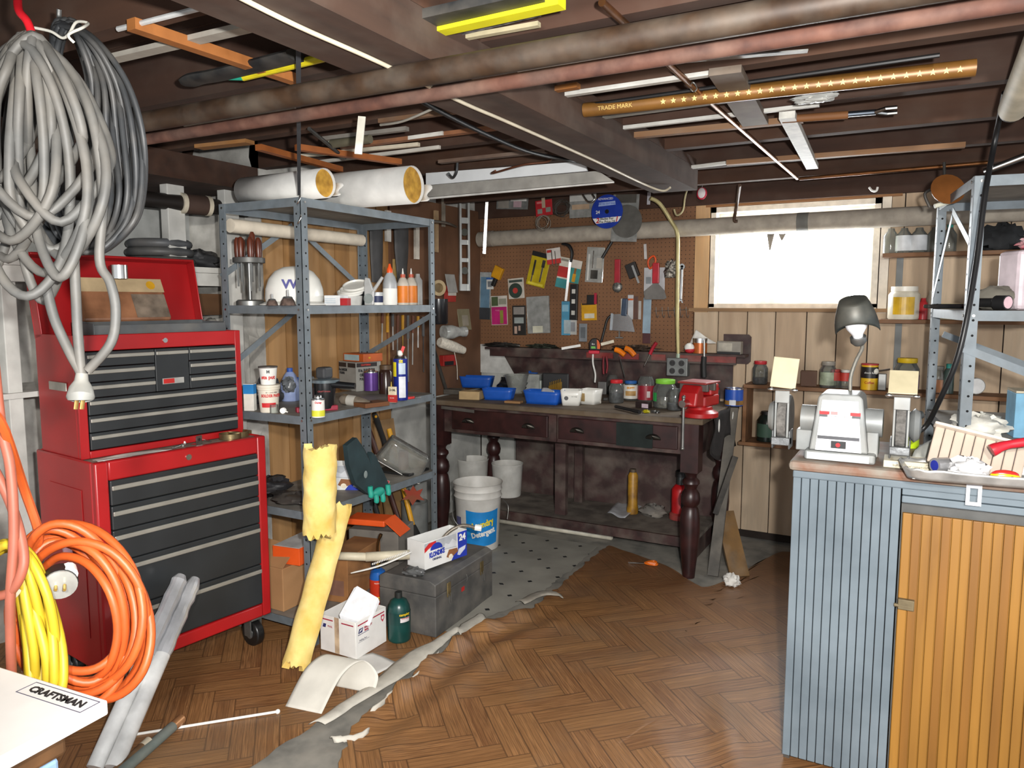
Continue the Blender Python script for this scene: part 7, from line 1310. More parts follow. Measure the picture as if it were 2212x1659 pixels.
sheet('manual', 'white paper booklet on the roller cabinet top', 'booklet', [loc(.03, .035, cz_), loc(.3, .04, cz_), loc(.28, .105, cz_), loc(.04, .1, cz_)], 0, M('d2d0c8', rough=.7), .002)
for i, (x, l) in enumerate(((.56, 'brass hose clamp lying by the chest corner'), (.61, 'second brass hose clamp overlapping its twin'))):
    t = thing('hose_clamp', l, 'hose clamp', loc(x, .07 + .02 * i, cz_ + .002), tang); G().lathe([(.04, 0), (.042, 0), (.042, .022), (.04, .022), (.04, 0)], 28).ob('band', M('8a7a58', rough=.35, metal=.8), t); G().bb(.036, .058, -.008, .008, .004, .018).ob('screw_block', M('7a6a4a', rough=.4, metal=.8), t)
t = thing('latch_plate', 'bright zinc bracket with a hole standing on the cabinet top', 'bracket', loc(.42, .06, cz_), tang + rad(20)); G().bb(-.016, .016, 0, .002, 0, .035).bb(-.016, .016, 0, .03, 0, .002).ob('bracket', CHROME, t); G().cyl((0, -.0006, .02), (0, .0026, .02), .006, n=12).ob('hole', HOLE, t)
for i, (x, y, l) in enumerate(((.33, .06, 'long zinc bolt lying on the cabinet top'), (.37, .085, 'short zinc pin beside the long bolt'), (.47, .09, 'green-tipped steel pin near the bracket'))):
    t = thing('zinc_bolt', l, 'bolt', loc(x, y, cz_ + .006), tang + rad(25 + 30 * i)); G().cyl((-.03, 0, 0), (.03, 0, 0), .004, n=8).ob('shank', CHROME, t); G().cyl((.03, 0, 0), (.036, 0, 0), .007, n=6).ob('head', CHROME, t)
# ================================================================ hanging cable coils
def loops(name, label, cat, hook, lst, d0, r, mat, n=8, k=6, extra=None, seed=1, group=None):
    """one long cord laid over a hook in hanging loops; lst = pixel outlines of the loops (down one side, up the other)"""
    rr = random.Random(seed); pts = []
    for i, lp_ in enumerate(lst):
        for j, (x, y) in enumerate(lp_): pts.append(PD(x, y, d0 + .05 * math.sin(i * 2.3 + j * .9) + rr.uniform(-.012, .012)))
        pts.append(PD(hook[0] + rr.uniform(-14, 14), hook[1] + rr.uniform(-8, 12), d0 + rr.uniform(-.03, .03)))
    if extra: pts += [PD(x, y, d0 + dz) for x, y, dz in extra]
    return rope(name, label, cat, pts, r, mat, k=k, n=n, group=group)
GC = M('525250', rough=.6, var=.12, scale=20, dust=.3); DG = M('333537', rough=.55, var=.12, dust=.2)
hook = (58, 82)
L1 = []
for i, (xl, xr, yb_, yt) in enumerate(((-60, 95, 560, 300), (-30, 150, 640, 280), (-80, 60, 470, 260), (10, 185, 590, 320), (-40, 200, 470, 260), (40, 150, 650, 330), (-70, 120, 520, 240), (20, 215, 540, 300), (-20, 175, 430, 240), (70, 190, 600, 330), (-90, 30, 600, 300), (-50, 110, 420, 220), (30, 235, 480, 280), (-10, 130, 500, 200), (60, 225, 560, 300), (-100, 80, 390, 200))):
    L1.append([(xl * .55 + hook[0] * .45 - 6, yt * .5 + 50), (xl, yt + 40), (xl + 12, yb_ - 90), ((xl + xr) / 2, yb_), (xr - 10, yb_ - 100), (xr, yt + 30), (xr * .6 + hook[0] * .4, yt * .45 + 40)])
gcb = thing('grey_cable_coil', 'thick light grey rubber cable hanging in loops with a round plug', 'cable', (0, 0, 0))
o = loops('x', 'x', 'x', hook, L1, 1.42, .0088, GC, extra=((150, 150, 0), (200, 260, -.03), (222, 420, -.03), (215, 560, -.02), (238, 610, -.02), (250, 670, -.02), (240, 740, -.02), (190, 800, -.02)), seed=5); o.name = 'cable'; o.parent = gcb
for q in ('label', 'category', 'kind'): del o[q]
G().tube(smooth_path([PD(100, 620, 1.4), PD(118, 690, 1.4), PD(150, 760, 1.4), PD(172, 800, 1.4), PD(176, 815, 1.4)], 5), .0088, 10).ob('cable_tail', GC, gcb); G().tube(smooth_path([PD(160, 560, 1.38), PD(164, 640, 1.39), PD(168, 720, 1.4), PD(176, 815, 1.4)], 5), .0088, 10).ob('cable_tail', GC, gcb)
pl_ = G().tube([PD(177, 806, 1.4), PD(176, 822, 1.4), PD(175, 838, 1.4), PD(174, 858, 1.39), PD(174, 864, 1.39)], [.01, .012, .02, .0235, .021], 20).ob('plug', M('7f807c', rough=.6, dust=.4), gcb)
for x in (167, 180): G().tube([PD(x, 860, 1.39), PD(x - 3, 884, 1.39)], .0042, 8, flat=.4).ob('plug_blade', M('b8975a', rough=.4, metal=.8), pl_)
DGL = []
for i in range(19):
    f = i / 18; xr = 205 + 105 * f; DGL.append([(165 + 40 * f, 85), (190 + 85 * f, 180), (xr - 25 * (1 - f), 300), (xr, 420), (xr - 25, 520 - 30 * f), (150 + 60 * f, 545), (95 + 60 * f, 480), (90 + 40 * f, 330), (105 + 20 * f, 150)])
o = loops('dark_cable_coil', 'bundle of dark grey cable tied with white string behind the light grey loops', 'cable', (132, 52), DGL, 1.62, .0062, DG, seed=9)
wt = [PD(75, 60, 1.55), PD(110, 68, 1.55), PD(135, 82, 1.55), PD(150, 72, 1.54), PD(165, 48, 1.55), PD(190, 50, 1.58), PD(178, 60, 1.54), PD(148, 75, 1.53), PD(160, 92, 1.54)]
rope('white_string', 'knotted white string around the dark cable bundle', 'string', wt, .003, M('cfccc0', rough=.8))
hk = thing('red_hook', 'red coated ceiling hook carrying the grey cables', 'hook', (0, 0, 0)); G().tube(smooth_path([PZ(38, -30, 2.045), PD(40, 20, 1.44), PD(58, 45, 1.43), PD(68, 75, 1.42), PD(58, 98, 1.41), PD(42, 92, 1.41)], 5), .0075, 12).ob('hook', M('c8202a', rough=.3), hk)
hk2 = thing('bundle_hook', 'small steel hook above the dark cable bundle', 'hook', (0, 0, 0)); G().tube(smooth_path([PZ(128, 20, 2.045), PD(128, 40, 1.62), PD(134, 62, 1.61), PD(124, 66, 1.61)], 4), .005, 8).ob('hook', STEEL, hk2)
# orange, yellow and brown extension cords
OR = M('b8501e', rough=.5, var=.08, scale=20); YE = M('b89e22', rough=.5, var=.08); BR = M('9a5440', rough=.55, var=.1)
def ring(cx, cy, rx, ry, rot, n=10):
    return [(cx + rx * math.cos(a) * math.cos(rot) - ry * math.sin(a) * math.sin(rot), cy + rx * math.cos(a) * math.sin(rot) + ry * math.sin(a) * math.cos(rot)) for a in [-2.2 + 6.283 * i / n for i in range(n)]]
pts = []; rr = random.Random(4)
for i in range(11):
    cx, cy, rx, ry = 165 + rr.uniform(-22, 26), 1325 + rr.uniform(-20, 22), 118 + rr.uniform(-26, 26), 165 + rr.uniform(-28, 22)
    for q in ring(cx, cy, rx, ry, rad(-14 + rr.uniform(-8, 8))): pts.append(PD(q[0], q[1], 1.44 + .035 * math.sin(len(pts) * .7) + rr.uniform(-.006, .006)))
oc_ = thing('orange_cord_coil', 'thick coil of orange extension cord with a clear round plug', 'extension cord', (0, 0, 0)); G().tube(smooth_path(pts, 5), .0082, 8).ob('cord', OR, oc_, ang=60)
G().tube(smooth_path([PD(60, 1190, 1.44), PD(85, 1160, 1.43), PD(50, 1050, 1.4), PD(10, 930, 1.3), PD(-40, 800, 1.25), PD(-60, 300, 1.2), PD(-60, -40, 1.2)], 5), .0082, 8).ob('hanging_end', OR, oc_)
pc = PD(130, 1262, 1.37); n_ = (CP - pc).normalized(); pn = (n_ + Vector((.1, -.1, -.55))).normalized(); pb = G().tube([pc - pn * .03, pc - pn * .012, pc], [.026, .029, .029], 24).ob('plug_body', BLACK, oc_); G().tube([pc, pc + pn * .004], .028, 24).ob('clear_face', M('8f8f8a', rough=.1, var=.2), pb)
for s in (-1, 1): G().tube([pc + RT * s * .008 + pn * .003, pc + RT * s * .008 + pn * .02], .003, 6).ob('plug_blade', M('c9a85a', metal=.8, rough=.3), pb)
G().tube([pc - pn * .03 + UP * .012 + RT * .015, pc - pn * .006 + UP * .014 + RT * .017], .014, 12).ob('white_patch', WHITE, pb)
pts = []
for i in range(12):
    f = i / 11; x0_ = -40 + 12 * f; rr2 = random.Random(i)
    for q in ((-30 - 20 * f, 1330), (-20, 1210 - 20 * f), (30 + 25 * f, 1185), (40 + 70 * f, 1290), (60 + 75 * f, 1420), (50 + 70 * f, 1520), (-10, 1540), (-60, 1450)): pts.append(PD(q[0] + rr2.uniform(-6, 6), q[1] + rr2.uniform(-6, 6), 1.37 + .03 * math.sin(i * 1.9 + q[1] * .01)))
yc = thing('yellow_cord_coil', 'coil of bright yellow extension cord beside the orange one', 'extension cord', (0, 0, 0)); G().tube(smooth_path(pts, 5), .0082, 8).ob('cord', YE, yc, ang=60); G().tube([PD(20, 1275, 1.33), PD(35, 1285, 1.33)], .0105, 12).ob('tape_mark', WHITE, yc); G().tube(smooth_path([PD(-20, 1210, 1.25), PD(-50, 1000, 1.22), PD(-70, 400, 1.2), PD(-70, -50, 1.2)], 5), .0082, 8).ob('hanging_end', YE, yc)
rope('brown_cable', 'reddish brown cord hanging in front of the yellow coil', 'cord', [PD(-30, 600, 1.3), PD(0, 900, 1.31), PD(22, 1010, 1.31), PD(30, 1150, 1.31), PD(22, 1300, 1.31), PD(25, 1460, 1.33)], .0085, BR)
rope('brown_cable', 'second reddish brown cord looping to the edge of the frame', 'cord', [PD(-40, 1290, 1.32), PD(20, 1280, 1.31), PD(50, 1225, 1.31), PD(45, 1160, 1.32), PD(20, 1080, 1.33), PD(-20, 1000, 1.33)], .0085, BR)
t = thing('pink_bag', 'small pink plastic bag hanging on the side of the roller cabinet', 'bag', loc(-.012, .2, .62), tang); G().grid(lambda u, v: Vector((-.004 * math.sin(u * 6 + v * 3), .07 * (u - .5), -.1 * v)), 8, 8).ob('bag', M('d8a0ac', rough=.25, var=.15), t, solid=.003)
# white printed carton on a blue bin, near corner
zt_ = .80; A = PZ(233, 1512, zt_); B = PZ(0, 1440, zt_); e1 = (B - A).normalized(); e2 = Vector((e1.y, -e1.x, 0)); e2 = e2 if e2.dot(CP - A) > 0 else -e2
yw = math.atan2(e1.y, e1.x)
e2 = Vector((-e1.y, e1.x, 0))
t = thing('tool_carton', 'white tool carton printed in black capitals at the near corner', 'carton', A, yw)
s2 = 1 if (Vector((-e1.y, e1.x, 0))).dot(CP - A) > 0 else -1
G().bb(0, .42, min(0, s2 * .45), max(0, s2 * .45), -.024, 0).ob('carton', M('dcdad6', rough=.6, var=.06, scale=6), t, bevel=.003)
lc = (Tr(A) @ Rz(yw)).inverted() @ PZ(124, 1507, zt_)                       # lettering along the far long side
Tt = Tr(lc.x, lc.y, .0012) @ Rz(math.pi if s2 > 0 else 0)
text('CRAFTSMAN', .021, INK, t, Tt, bold=.0007, shear=-.25, squeeze=1.05)
fr_ = G(); w1_, h1_ = .076, .016
for q in ((-w1_, w1_, h1_, h1_ + .0012), (-w1_, w1_, -h1_ - .0012, -h1_), (-w1_, -w1_ + .0012, -h1_, h1_), (w1_ - .0012, w1_, -h1_, h1_)): fr_.bb(q[0], q[1], q[2], q[3], 0, .0005, Tt)
fr_.ob('print_frame', M('4a4a62'), t)
t = thing('blue_bin', 'scuffed blue and rust coloured bin under the white tool carton', 'bin', A + Vector((0, 0, -zt_)), yw)
G().bb(.035, .42, min(0, s2 * .43) if s2 < 0 else .06, max(-.06, s2 * .43), 0, zt_ - .07).ob('bin_body', M('6f9cc8', rough=.5, var=.15, scale=5, c2='9aa0a2'), t, bevel=.006); G().bb(.03, .42, min(0, s2 * .435) if s2 < 0 else .05, max(-.05, s2 * .435), zt_ - .068, zt_ - .0255).ob('bin_rim', M('6a4a2c', rough=.6, var=.2), t, bevel=.006)
# silver wrapped poles leaning on the cabinet
for i, (xt, yt_, xb, l) in enumerate(((392, 1243, 205, 'silver foil-wrapped pole leaning on the red cabinet, nearer the cords'), (422, 1250, 245, 'silver foil-wrapped pole leaning on the red cabinet, beside its twin'))):
    a = PX(xt, yt_, -2.31); b = PZ(xb, 1659, .02); d = a - b; t = thing('foil_pole', l, 'pole', (0, 0, 0), 0, 'silver wrapped poles'); G().tube([b - Vector((0, .05, .018)) * 0, b.lerp(a, .55)], .026, 16).ob('pole', M('d8d8d6', rough=.3, metal=.1), t)
    rr = random.Random(i); k_ = 14; G().tube([b.lerp(a, .55 + .45 * j / k_) for j in range(k_ + 1)], [.026 * (1 + rr.uniform(-.09, .12)) for j in range(k_)] + [.016], 14).ob('foil_wrap', M('c4c5c8', rough=.3, metal=.45, var=.12), t, ang=20)
a, b = PZ(392, 1553, .03), PZ(262, 1668, .02); t = thing('pipe_piece', 'grey plastic pipe with a copper end on the floor', 'pipe', (0, 0, 0)); d = b - a; G().tube([a + d * .16, b + d * .4], .017, 14).ob('pipe', M('5f6a66', rough=.7, dust=.3), t); G().tube([a, a + d * .17], .0165, 14).ob('copper_end', M('b5835a', rough=.4, metal=.6), t)
a, b = PZ(322, 1600, .035), PZ(248, 1668, .02); t = thing('pipe_piece', 'shorter copper pipe with a white end beside the grey pipe', 'pipe', (0, 0, 0)); d = b - a; G().tube([a + d * .2, b + d * .4], .014, 12).ob('pipe', M('8a6a4c', rough=.5, metal=.5, var=.3), t); G().tube([a, a + d * .21], .0145, 12).ob('pale_end', M('b8ad98'), t)
a, b = PZ(245, 1594, .008), PZ(600, 1537, .008); t = thing('white_rod', 'thin white plastic rod with a ball tip lying on the floor', 'rod', (0, 0, 0)); G().tube([a, b], .0045, 8).ob('rod', WHITE, t); G().sph(b, .0085, 10, 8).ob('ball_tip', WHITE, t)
# ================================================================ plank shelves on the back wall
SHW = wood('8a5e38', '5f3d22', 'x', dust=.15)
def wshelf(name, label, x0, x1, y0, z, th_=.02, brackets=()):
    t = thing(name, label, 'shelf', (0, 0, 0)); G().bb(x0, x1, y0, WY - .003, z - th_, z).ob('board', SHW, t, bevel=.002)
    for x in brackets: G().bb(x - .016, x + .016, WY - .02, WY - .004, z - .3, z - th_).ob('bracket_strap', M('4f5150', rough=.5, metal=.4), t)
    return t
ZA, ZBs, ZC = PY(1900, 548, 4.48).z, PY(1915, 690, 4.47).z, PY(1640, 832, 4.4).z
wshelf('plank_shelf', 'upper plank shelf with clear bottles to the side of the window', -.22, 1.4, 4.45, ZA, brackets=(-.14,)); wshelf('plank_shelf', 'middle plank shelf with a large pale jar by the window', -.22, 1.4, 4.44, ZBs, brackets=(-.13,))
t = wshelf('plank_shelf', 'lowest plank shelf of jars behind the bench grinder', -.9, .7, 4.4, ZC)
z3 = PY(1640, 950, 4.4).z; G().bb(-.9, -.88, 4.4, WY - .003, z3 - .02, ZC - .021).ob('side_board', SHW, t, bevel=.002); G().bb(-.92, -.3, 4.4, WY - .003, z3 - .04, z3 - .02).ob('bottom_board', SHW, t, bevel=.002)
def on(x, z, Y): p = PY(x, 700, Y); return Vector((p.x, Y, z))
def put(t, x, z, Y): t.location = on(x, z + .001, Y); return t
for i, (x, w_, l) in enumerate(((1915, 30, 'clear plastic bottle at the window end of the upper shelf'), (1943, 32, 'clear plastic bottle with white label second from the window'), (1975, 34, 'clear plastic bottle in the middle of the upper shelf'), (2008, 30, 'clear ribbed bottle before the steel post'), (2040, 28, 'clear bottle with a teal cap inside the steel unit'))):
    b = turned('clear_bottle', l, 'bottle', x, 545, None, w_, 54, [('bottle', GLASS('cfd0c8', .12), [(.95, 0), (1, .04), (1, .7), (.5, .9), (.4, 1)])] + ([('label_band', M('d9dcde'), [(1.02, .1), (1.02, .7)])] if i in (1, 2) else []) + ([('cap', M('2a9a8a'), [(.42, .95), (.42, 1.08)])] if i == 4 else []), 'clear bottles on the upper shelf', Y=4.55); put(b, x, ZA, 4.55)
crumple('dark_cloth', 'dark rag heaped on the upper plank shelf', 'rag', on(2150, ZA, 4.52), .1, .06, .06, M('26282a', rough=.9, var=.3), 131)
b = turned('pale_jar', 'big pale plastic jar with a yellow label on the middle shelf', 'jar', 1950, 690, None, 62, 70, [('jar', M('d2cbb8', rough=.35), [(.95, 0), (1, .05), (1, .75), (.82, .86)]), ('lid', M('e2ddd0', rough=.4), [(.85, .86), (.85, 1)])], Y=4.5); put(b, 1950, ZBs, 4.5); G().lathe([(b['r'] * 1.012, .15 * b['h']), (b['r'] * 1.012, .68 * b['h'])], 10, a0=-.7, a1=.7, cap=False).ob('yellow_label', M('d0a51a', rough=.4, var=.15), b, solid=.0008)
put(turned('red_bottle', 'slim red bottle next to the big pale jar', 'bottle', 1992, 690, None, 18, 46, [('bottle', M('b5282c', rough=.4), [(1, 0), (1, .75), (.6, .85), (.5, 1)])], Y=4.5), 1992, ZBs, 4.5); put(turned('cream_bottle', 'cream bottle behind the steel post on the middle shelf', 'bottle', 2008, 690, None, 20, 62, [('bottle', M('cfc6b2', rough=.4), [(1, 0), (1, .7), (.5, .85), (.4, 1)])], Y=4.53), 2008, ZBs, 4.53)
t = thing('paper_carton', 'plain tan carton standing on the middle shelf behind the steel unit', 'carton', on(2050, ZBs + .001, 4.5), 0); G().bb(-.06, .06, 0, .06, 0, .085).ob('carton', M('b5a684', rough=.7), t, bevel=.002)
Y3 = 4.46
def shelfjar(label, x, w_, h, lid, fill=None, fh=.4, band=None, **k): j = jar(label, x, 820, w_, h, lid, fill, fh, band, z=None, Y=Y3, **k); return put(j, x, ZC, Y3)
shelfjar('jar with a red lid at the window end of the lowest shelf', 1646, 32, 50, 'b3262e', DK, .35); shelfjar('clear jar with a white and green label', 1794, 34, 56, '8f8a80', None, .3, M('9aa58c', var=.3), b0=.1, b1=.6)
for i, x in enumerate((1810, 1832)): shelfjar(('red labelled nut jar standing in front of the green labelled jar', 'red labelled nut jar with a white top beside its twin')[i], x, 23, 40, ('a8322e', 'd0cfc8')[i], None, .3, M('b03226', var=.15), b0=.4, b1=.85, group='red nut jars')
t = thing('wood_block', 'square brown wood block on the lowest shelf', 'wood block', on(1752, ZC + .001, Y3), rad(6)); G().bb(-.042, .042, 0, .06, 0, .085).ob('block', wood('6f4f3c', '553a2a', 'z'), t, bevel=.002)
c_ = turned('coffee_can', 'yellow and black coffee can on the lowest shelf', 'can', 1884, 822, None, 34, 56, [('can', M('d8ac1c', rough=.35), [(1, 0), (1, .97)]), ('rim', M('a8242c'), [(1.03, .95), (1.03, 1.0), (.9, 1.0)]), ('black_band', M('1f1d1c', rough=.4), [(1.012, .45), (1.012, .88)])], Y=Y3); put(c_, 1884, ZC, Y3); text('chock full', .014, WHITE, c_, front_T(c_, .66, out=.002), bend=c_['r']); text('Coffee', .018, M('a8241c'), c_, front_T(c_, .28, out=.002), bend=c_['r'], bold=.0004)
shelfjar('large glass jar with a yellow lid behind the grinder shield', 1965, 48, 72, 'c9a812', DK, .3, M('5a4468', var=.3), b0=.1, b1=.5)
shelfjar('jar of bright orange pieces inside the steel unit', 2034, 26, 58, '6a665e', M('d07a16', rough=.5), .62); put(turned('green_bottle', 'dark green bottle with teal cap inside the steel unit', 'bottle', 2054, 820, None, 22, 64, [('bottle', M('3f4f4a', rough=.3), [(1, 0), (1, .7), (.5, .85)]), ('cap', M('1f8a80'), [(.5, .85), (.5, 1)])], Y=Y3), 2056, ZC, Y3)
t = thing('table_vise', 'small chrome clamp with a white knob on the lowest shelf', 'clamp', on(1912, ZC + .001, 4.44), 0); G().bb(-.02, .02, -.01, .02, 0, .09).ob('body', STEEL, t, bevel=.004); G().sph((-.035, 0, .1), .018, 12, 8).ob('knob', M('d9d6c9'), t); G().cyl((-.035, 0, .1), (.035, 0, .115), .005, n=8).ob('screw', CHROME, t)
put(turned('dark_bottle', 'dark green glass bottle in the lower compartment behind the grinder', 'bottle', 1662, 948, None, 40, 64, [('bottle', M('1f2a26', rough=.2), [(1, 0), (1, .7), (.6, .9)]), ('cap', BLACK, [(.62, .9), (.62, 1)]), ('label_band', M('4a6a5a'), [(1.01, .15), (1.01, .6)])], Y=4.5), 1664, z3 - .02, 4.5)
# ================================================================ on the second steel unit
ZU = 1.3955; TU = Tr(.113, 2.92, 0) @ Rz(rad(7.8))
def U(x, y, z=ZU): return TU @ Vector((x, y, z))
def ux(px, py, y):                                      # point in the unit at depth y that shows at pixel px
    for i in range(200):
        q = U(-.05 + .006 * i, y)
        v = q - CP; z = v.dot(FW)
        if CX + F * v.dot(RT) / z >= px: return q
    return U(.3, y)
t = thing('lineman_pliers', 'dark pliers hanging over the end of the steel shelf', 'pliers', U(.03, .35, ZU + .012), rad(40)); G().tube(smooth_path([(-.09, .0, 0), (-.03, -.012, 0), (.05, -.02, 0)], 4), .009, 8).ob('handle', BLACK, t); G().tube(smooth_path([(-.09, .01, 0), (-.03, .02, 0), (.05, .012, 0)], 4), .009, 8).ob('handle', BLACK, t); G().box((-.105, .004, 0), (.045, .028, .014)).ob('jaw', IRON, t, bevel=.004)
t = thing('trailer_light', 'red plastic tail light lying on the steel shelf', 'light', U(.1, .3, ZU + .001), rad(20)); G().sph((0, 0, .03), .045, 18, 10, (1.1, .8, .65)).ob('lens', M('a5341c', rough=.15), t); G().bb(-.03, .06, -.03, .03, 0, .016).ob('base', BLACK, t)
p = ux(2148, 640, .16); crumple('stone_bag', 'rough grey bag of powder lying on the steel shelf', 'bag', p + Vector((0, 0, .001)), .075, .05, .038, M('6e6a60', rough=.95, bump=.4), 141, amp=.1)
p = ux(2163, 650, .05); t = thing('flashlight', 'small flashlight with a pinkish lens facing the room', 'flashlight', p + Vector((0, 0, .026)), YAW + rad(20)); G().tube([(0, -.02, 0), (0, .02, 0), (0, .03, 0), (0, .1, 0)], [.024, .024, .015, .015], 18).ob('body', BLACK, t); G().tube([(0, -.021, 0), (0, -.0195, 0)], .02, 18).ob('lens', M('d8b4bc', rough=.2), t)
p = ux(2196, 660, .17); t = thing('white_jug', 'white plastic jug with an orange letter and a red cloth on top', 'jug', p + Vector((.02, 0, .001)), YAW); G().bb(-.06, .12, -.05, .07, 0, .2).ob('jug', M('d5c6cc', rough=.4), t, bevel=.015); text('K', .09, M('d0641e'), t, face_T((-.015, -.051, .13), (0, -1, 0)), bold=.004); G().bb(-.03, .02, -.0512, -.0504, .05, .062).ob('grey_print', M('8a8088'), t)
crumple('red_cloth', 'red and white cloth bunched on top of the white jug', 'cloth', t.location + Vector((.03, .02, .202)), .06, .05, .022, M('b0233f', rough=.8, var=.3, c2='d8d4d4', scale=9), 142)
p = ux(2160, 600, .3); sheet('paper_bag', 'crumpled tan paper bag behind the grey bag', 'bag', [p + Vector((-.05, 0, 0)), p + Vector((.1, .02, 0)), p + Vector((.1, .03, .14)), p + Vector((.03, .02, .12))], 0, M('b5a282', rough=.85, var=.12), .006)
# lower shelf of that unit / behind the cabinet
t = thing('blue_carton', 'light blue carton standing behind the clutter on the cabinet', 'carton', ux(2200, 880, .06) * 0 + TU @ Vector((.17, .05, .971)), rad(7.8)); G().bb(0, .2, 0, .12, 0, .15).ob('carton', M('6fa3c0', rough=.6), t, bevel=.002); G().bb(0, .2, 0, .12, .151, .158).ob('paper_top', M('b5aa92'), t)
t = thing('black_bowl', 'black plastic bowl on the far side of the steel unit', 'bowl', TU @ Vector((.34, .45, .971)), 0); G().lathe([(.05, 0), (.09, .07), (.095, .07), (.095, .078), (.085, .075), (.045, .006)], 24).ob('bowl', BLACK, t)
p = on(2118, ZC, 4.45); t = thing('round_lamp', 'white round lamp face lying on the lowest shelf', 'lamp', p + Vector((0, 0, .045)), YAW * .5); G().tube([(0, 0, 0), (0, .02, 0), (0, .08, 0)], [.042, .042, .02], 20).ob('body', M('7d7a74', rough=.5), t); G().tube([(0, -.002, 0), (0, 0, 0)], .038, 20).ob('face', M('cfcfce'), t)
crumple('white_rag', 'crumpled white cloth behind the foam tray', 'rag', TU @ Vector((.07, .05, .9715)), .08, .06, .035, M('d8d6cc', rough=.7, var=.15), 151)
# ================================================================ on the grinder cabinet
zc = CZ + .001
t = thing('compound_box', 'flat cream box of buffing compounds at the front of the cabinet', 'box', PZ(1976, 1006, CZ), rad(1)); t.location.z = zc; t.location.y = 2.35; t.scale = (.92, .92, .92); G().bb(-.085, .085, 0, .1, 0, .022).ob('box', M('d6cbb0', rough=.6), t, bevel=.0015); text('buffing wheel compounds', .0095, M('55503f'), t, face_T((-.01, -.0008, .0085), (0, -1, 0))); G().bb(-.075, -.045, -.0007, -.0001, .013, .019).ob('stamp', M('aab2b8'), t); text('JEWELERS ROUGE', .005, M('55503f'), t, face_T((.05, -.0008, .017), (0, -1, 0)))
t = thing('lime_bottle', 'lime green and black squeeze bottle beside the grinder', 'bottle', PZ(1976, 972, CZ) + FH * .05, YAW); t.location.z = zc; G().lathe([(.034, 0), (.036, .01), (.034, .05), (.024, .075)], 20).ob('body', M('aac41a', rough=.4), t); G().tube(smooth_path([(0, 0, .07), (.01, 0, .095), (.045, 0, .105)], 4), [.024, .024, .022, .02, .018, .018, .016, .014, .012], 12).ob('trigger_head', M('3a3d3d', rough=.5), t)
ft = thing('paint_tray', 'battered aluminium pan full of oddments on the cabinet corner', 'pan', (0.173, 2.288, zc), rad(6))
g = G(); g.grid(lambda u, v: Vector((.2 * (1 + .08 * v) * math.copysign(abs(math.cos(6.2832 * u)) ** .35, math.cos(6.2832 * u)), .075 * (1 + .12 * v) * math.copysign(abs(math.sin(6.2832 * u)) ** .35, math.sin(6.2832 * u)) + .02, .03 * v + (.002 * math.sin(u * 90) if v > .3 else 0))), 64, 5, True).ob('pan_wall', M('b9b9b6', rough=.35, metal=.6, var=.2), ft, solid=.002); G().bb(-.19, .19, -.045, .085, .0, .002).ob('pan_floor', M('a9a9a6', rough=.4, metal=.5), ft)
FO = M('b3a393', rough=.6, var=.05)
fm = thing('foam_tray', 'beige ribbed foam tray propped in the aluminium pan', 'tray', (0.118, 2.361, zc + .055), rad(4), rot=(rad(62), rad(12), rad(2)))
fm.location = (0.127, 2.324, zc + .012)
for i in range(9): G().bb(-.11 + i * .0245, -.11 + (i + 1) * .0245 - .0015, -.004 + .002 * (i % 2), .1, 0, .012).ob('rib', FO, fm, bevel=.003)
G().bb(-.115, .115, .1, .108, -.004, .03).ob('rim', M('dccfc0', rough=.5), fm, bevel=.003)
t = thing('red_handle_tool', 'red-handled plastic tool lying over the foam tray', 'tool', (0.272, 2.270, zc + .085), rad(-70)); t.rotation_euler = (0, rad(-8), rad(14)); t.location = (0.191, 2.270, zc + .1); G().tube(smooth_path([(-.03, 0, -.01), (0, 0, 0), (.05, 0, .005), (.2, 0, .015)], 4), [.016, .016, .015, .013, .012, .011, .011, .012, .012, .013, .013, .013, .013], 12).ob('handle', M('b8202e', rough=.4), t)
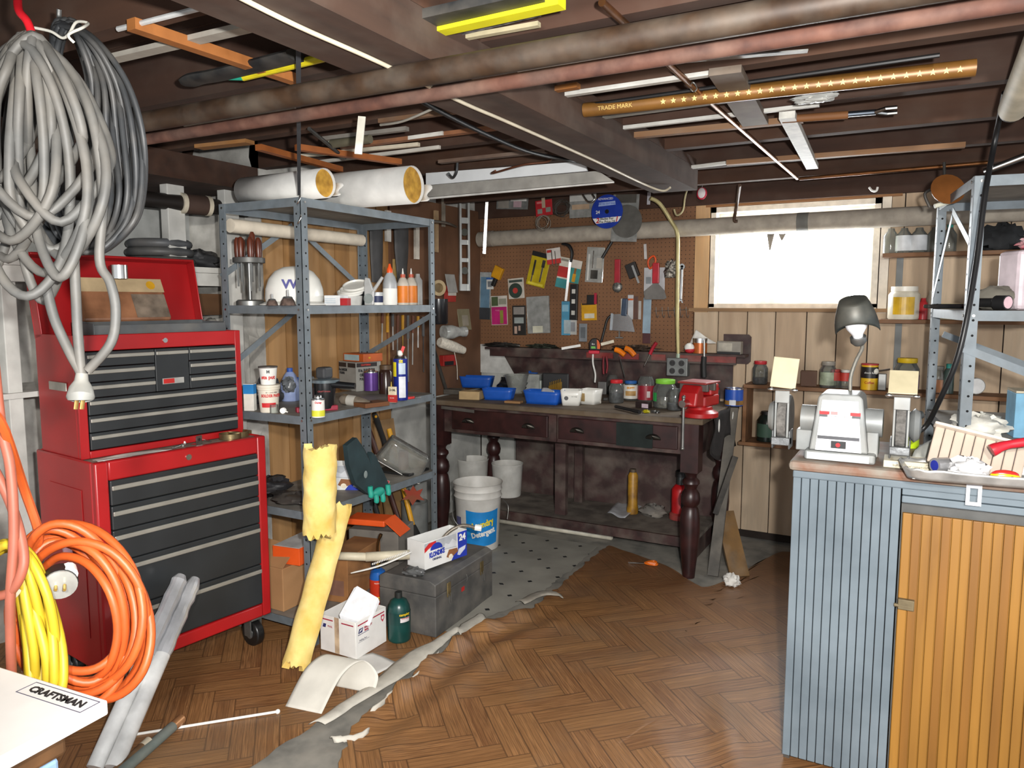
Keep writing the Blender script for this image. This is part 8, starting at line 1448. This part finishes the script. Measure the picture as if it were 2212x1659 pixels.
t = thing('blue_marker', 'fat blue marker with a silver ring end', 'marker', (0.054, 2.275, zc + .034), rad(25), rot=(rad(0), 0, rad(-50))); G().tube([(0, -.02, 0), (0, .02, 0)], .02, 18).ob('ring', M('b0b0b2', metal=.6, rough=.3), t); G().tube([(0, -.021, 0), (0, -.0205, 0)], .014, 16).ob('blue_end', M('1f2a8a'), t); G().tube([(0, .02, 0), (0, .09, .006)], .014, 16).ob('barrel', M('24308f', rough=.4), t)
crumple('cotton_wad', 'wad of white cotton in the aluminium pan', 'cotton', (0.114, 2.261, zc + .006), .045, .03, .026, M('c9c9c9', rough=.9, bump=.3), 161)
t = thing('fishing_lure', 'yellow and red fishing lure with a black eye in the pan', 'lure', (0.195, 2.247, zc + .012), rad(5)); G().sph((0, 0, .012), .022, 16, 10, (1.5, .5, .7)).ob('body', M('e0b81c', rough=.25), t); G().sph((0, 0, .018), .021, 16, 8, (1.45, .45, .55)).ob('red_back', M('c0302a', rough=.25), t); G().sph((.014, -.0105, .011), .005, 10, 6).ob('eye', BLACK, t)
t = thing('white_bracket', 'white plastic tab hooked over the cabinet edge', 'bracket', (.134, 2.312, .047), 0); g = G().bb(-.018, .018, -.002, .0, .872, .9).bb(-.018, -.009, -.002, 0, .835, .872).bb(.009, .018, -.002, 0, .835, .872).bb(-.018, .018, -.002, 0, .825, .835).bb(-.014, .014, -.002, .04, .9, .9035); g.tr(Tr(0, 0, .0115)); g.ob('tab', M('d9dade', rough=.4), t)
t = thing('blue_tub', 'blue plastic tub lid behind the foam tray', 'tub', (0.182, 2.488, zc), 0); G().lathe([(.05, 0), (.055, .045), (.06, .045), (.06, .05), (.05, .05)], 24).ob('tub', M('1f52c0', rough=.4), t)
sheet('grey_cloth', 'pale cloth draped behind the grinder wheel', 'cloth', [Vector(q) for q in ((-0.018, 2.452, zc), (0.082, 2.415, zc), (0.091, 2.488, zc + .06), (0.000, 2.524, zc + .04))], 0, M('b5b6ae', rough=.8), .008)
finish_texts()
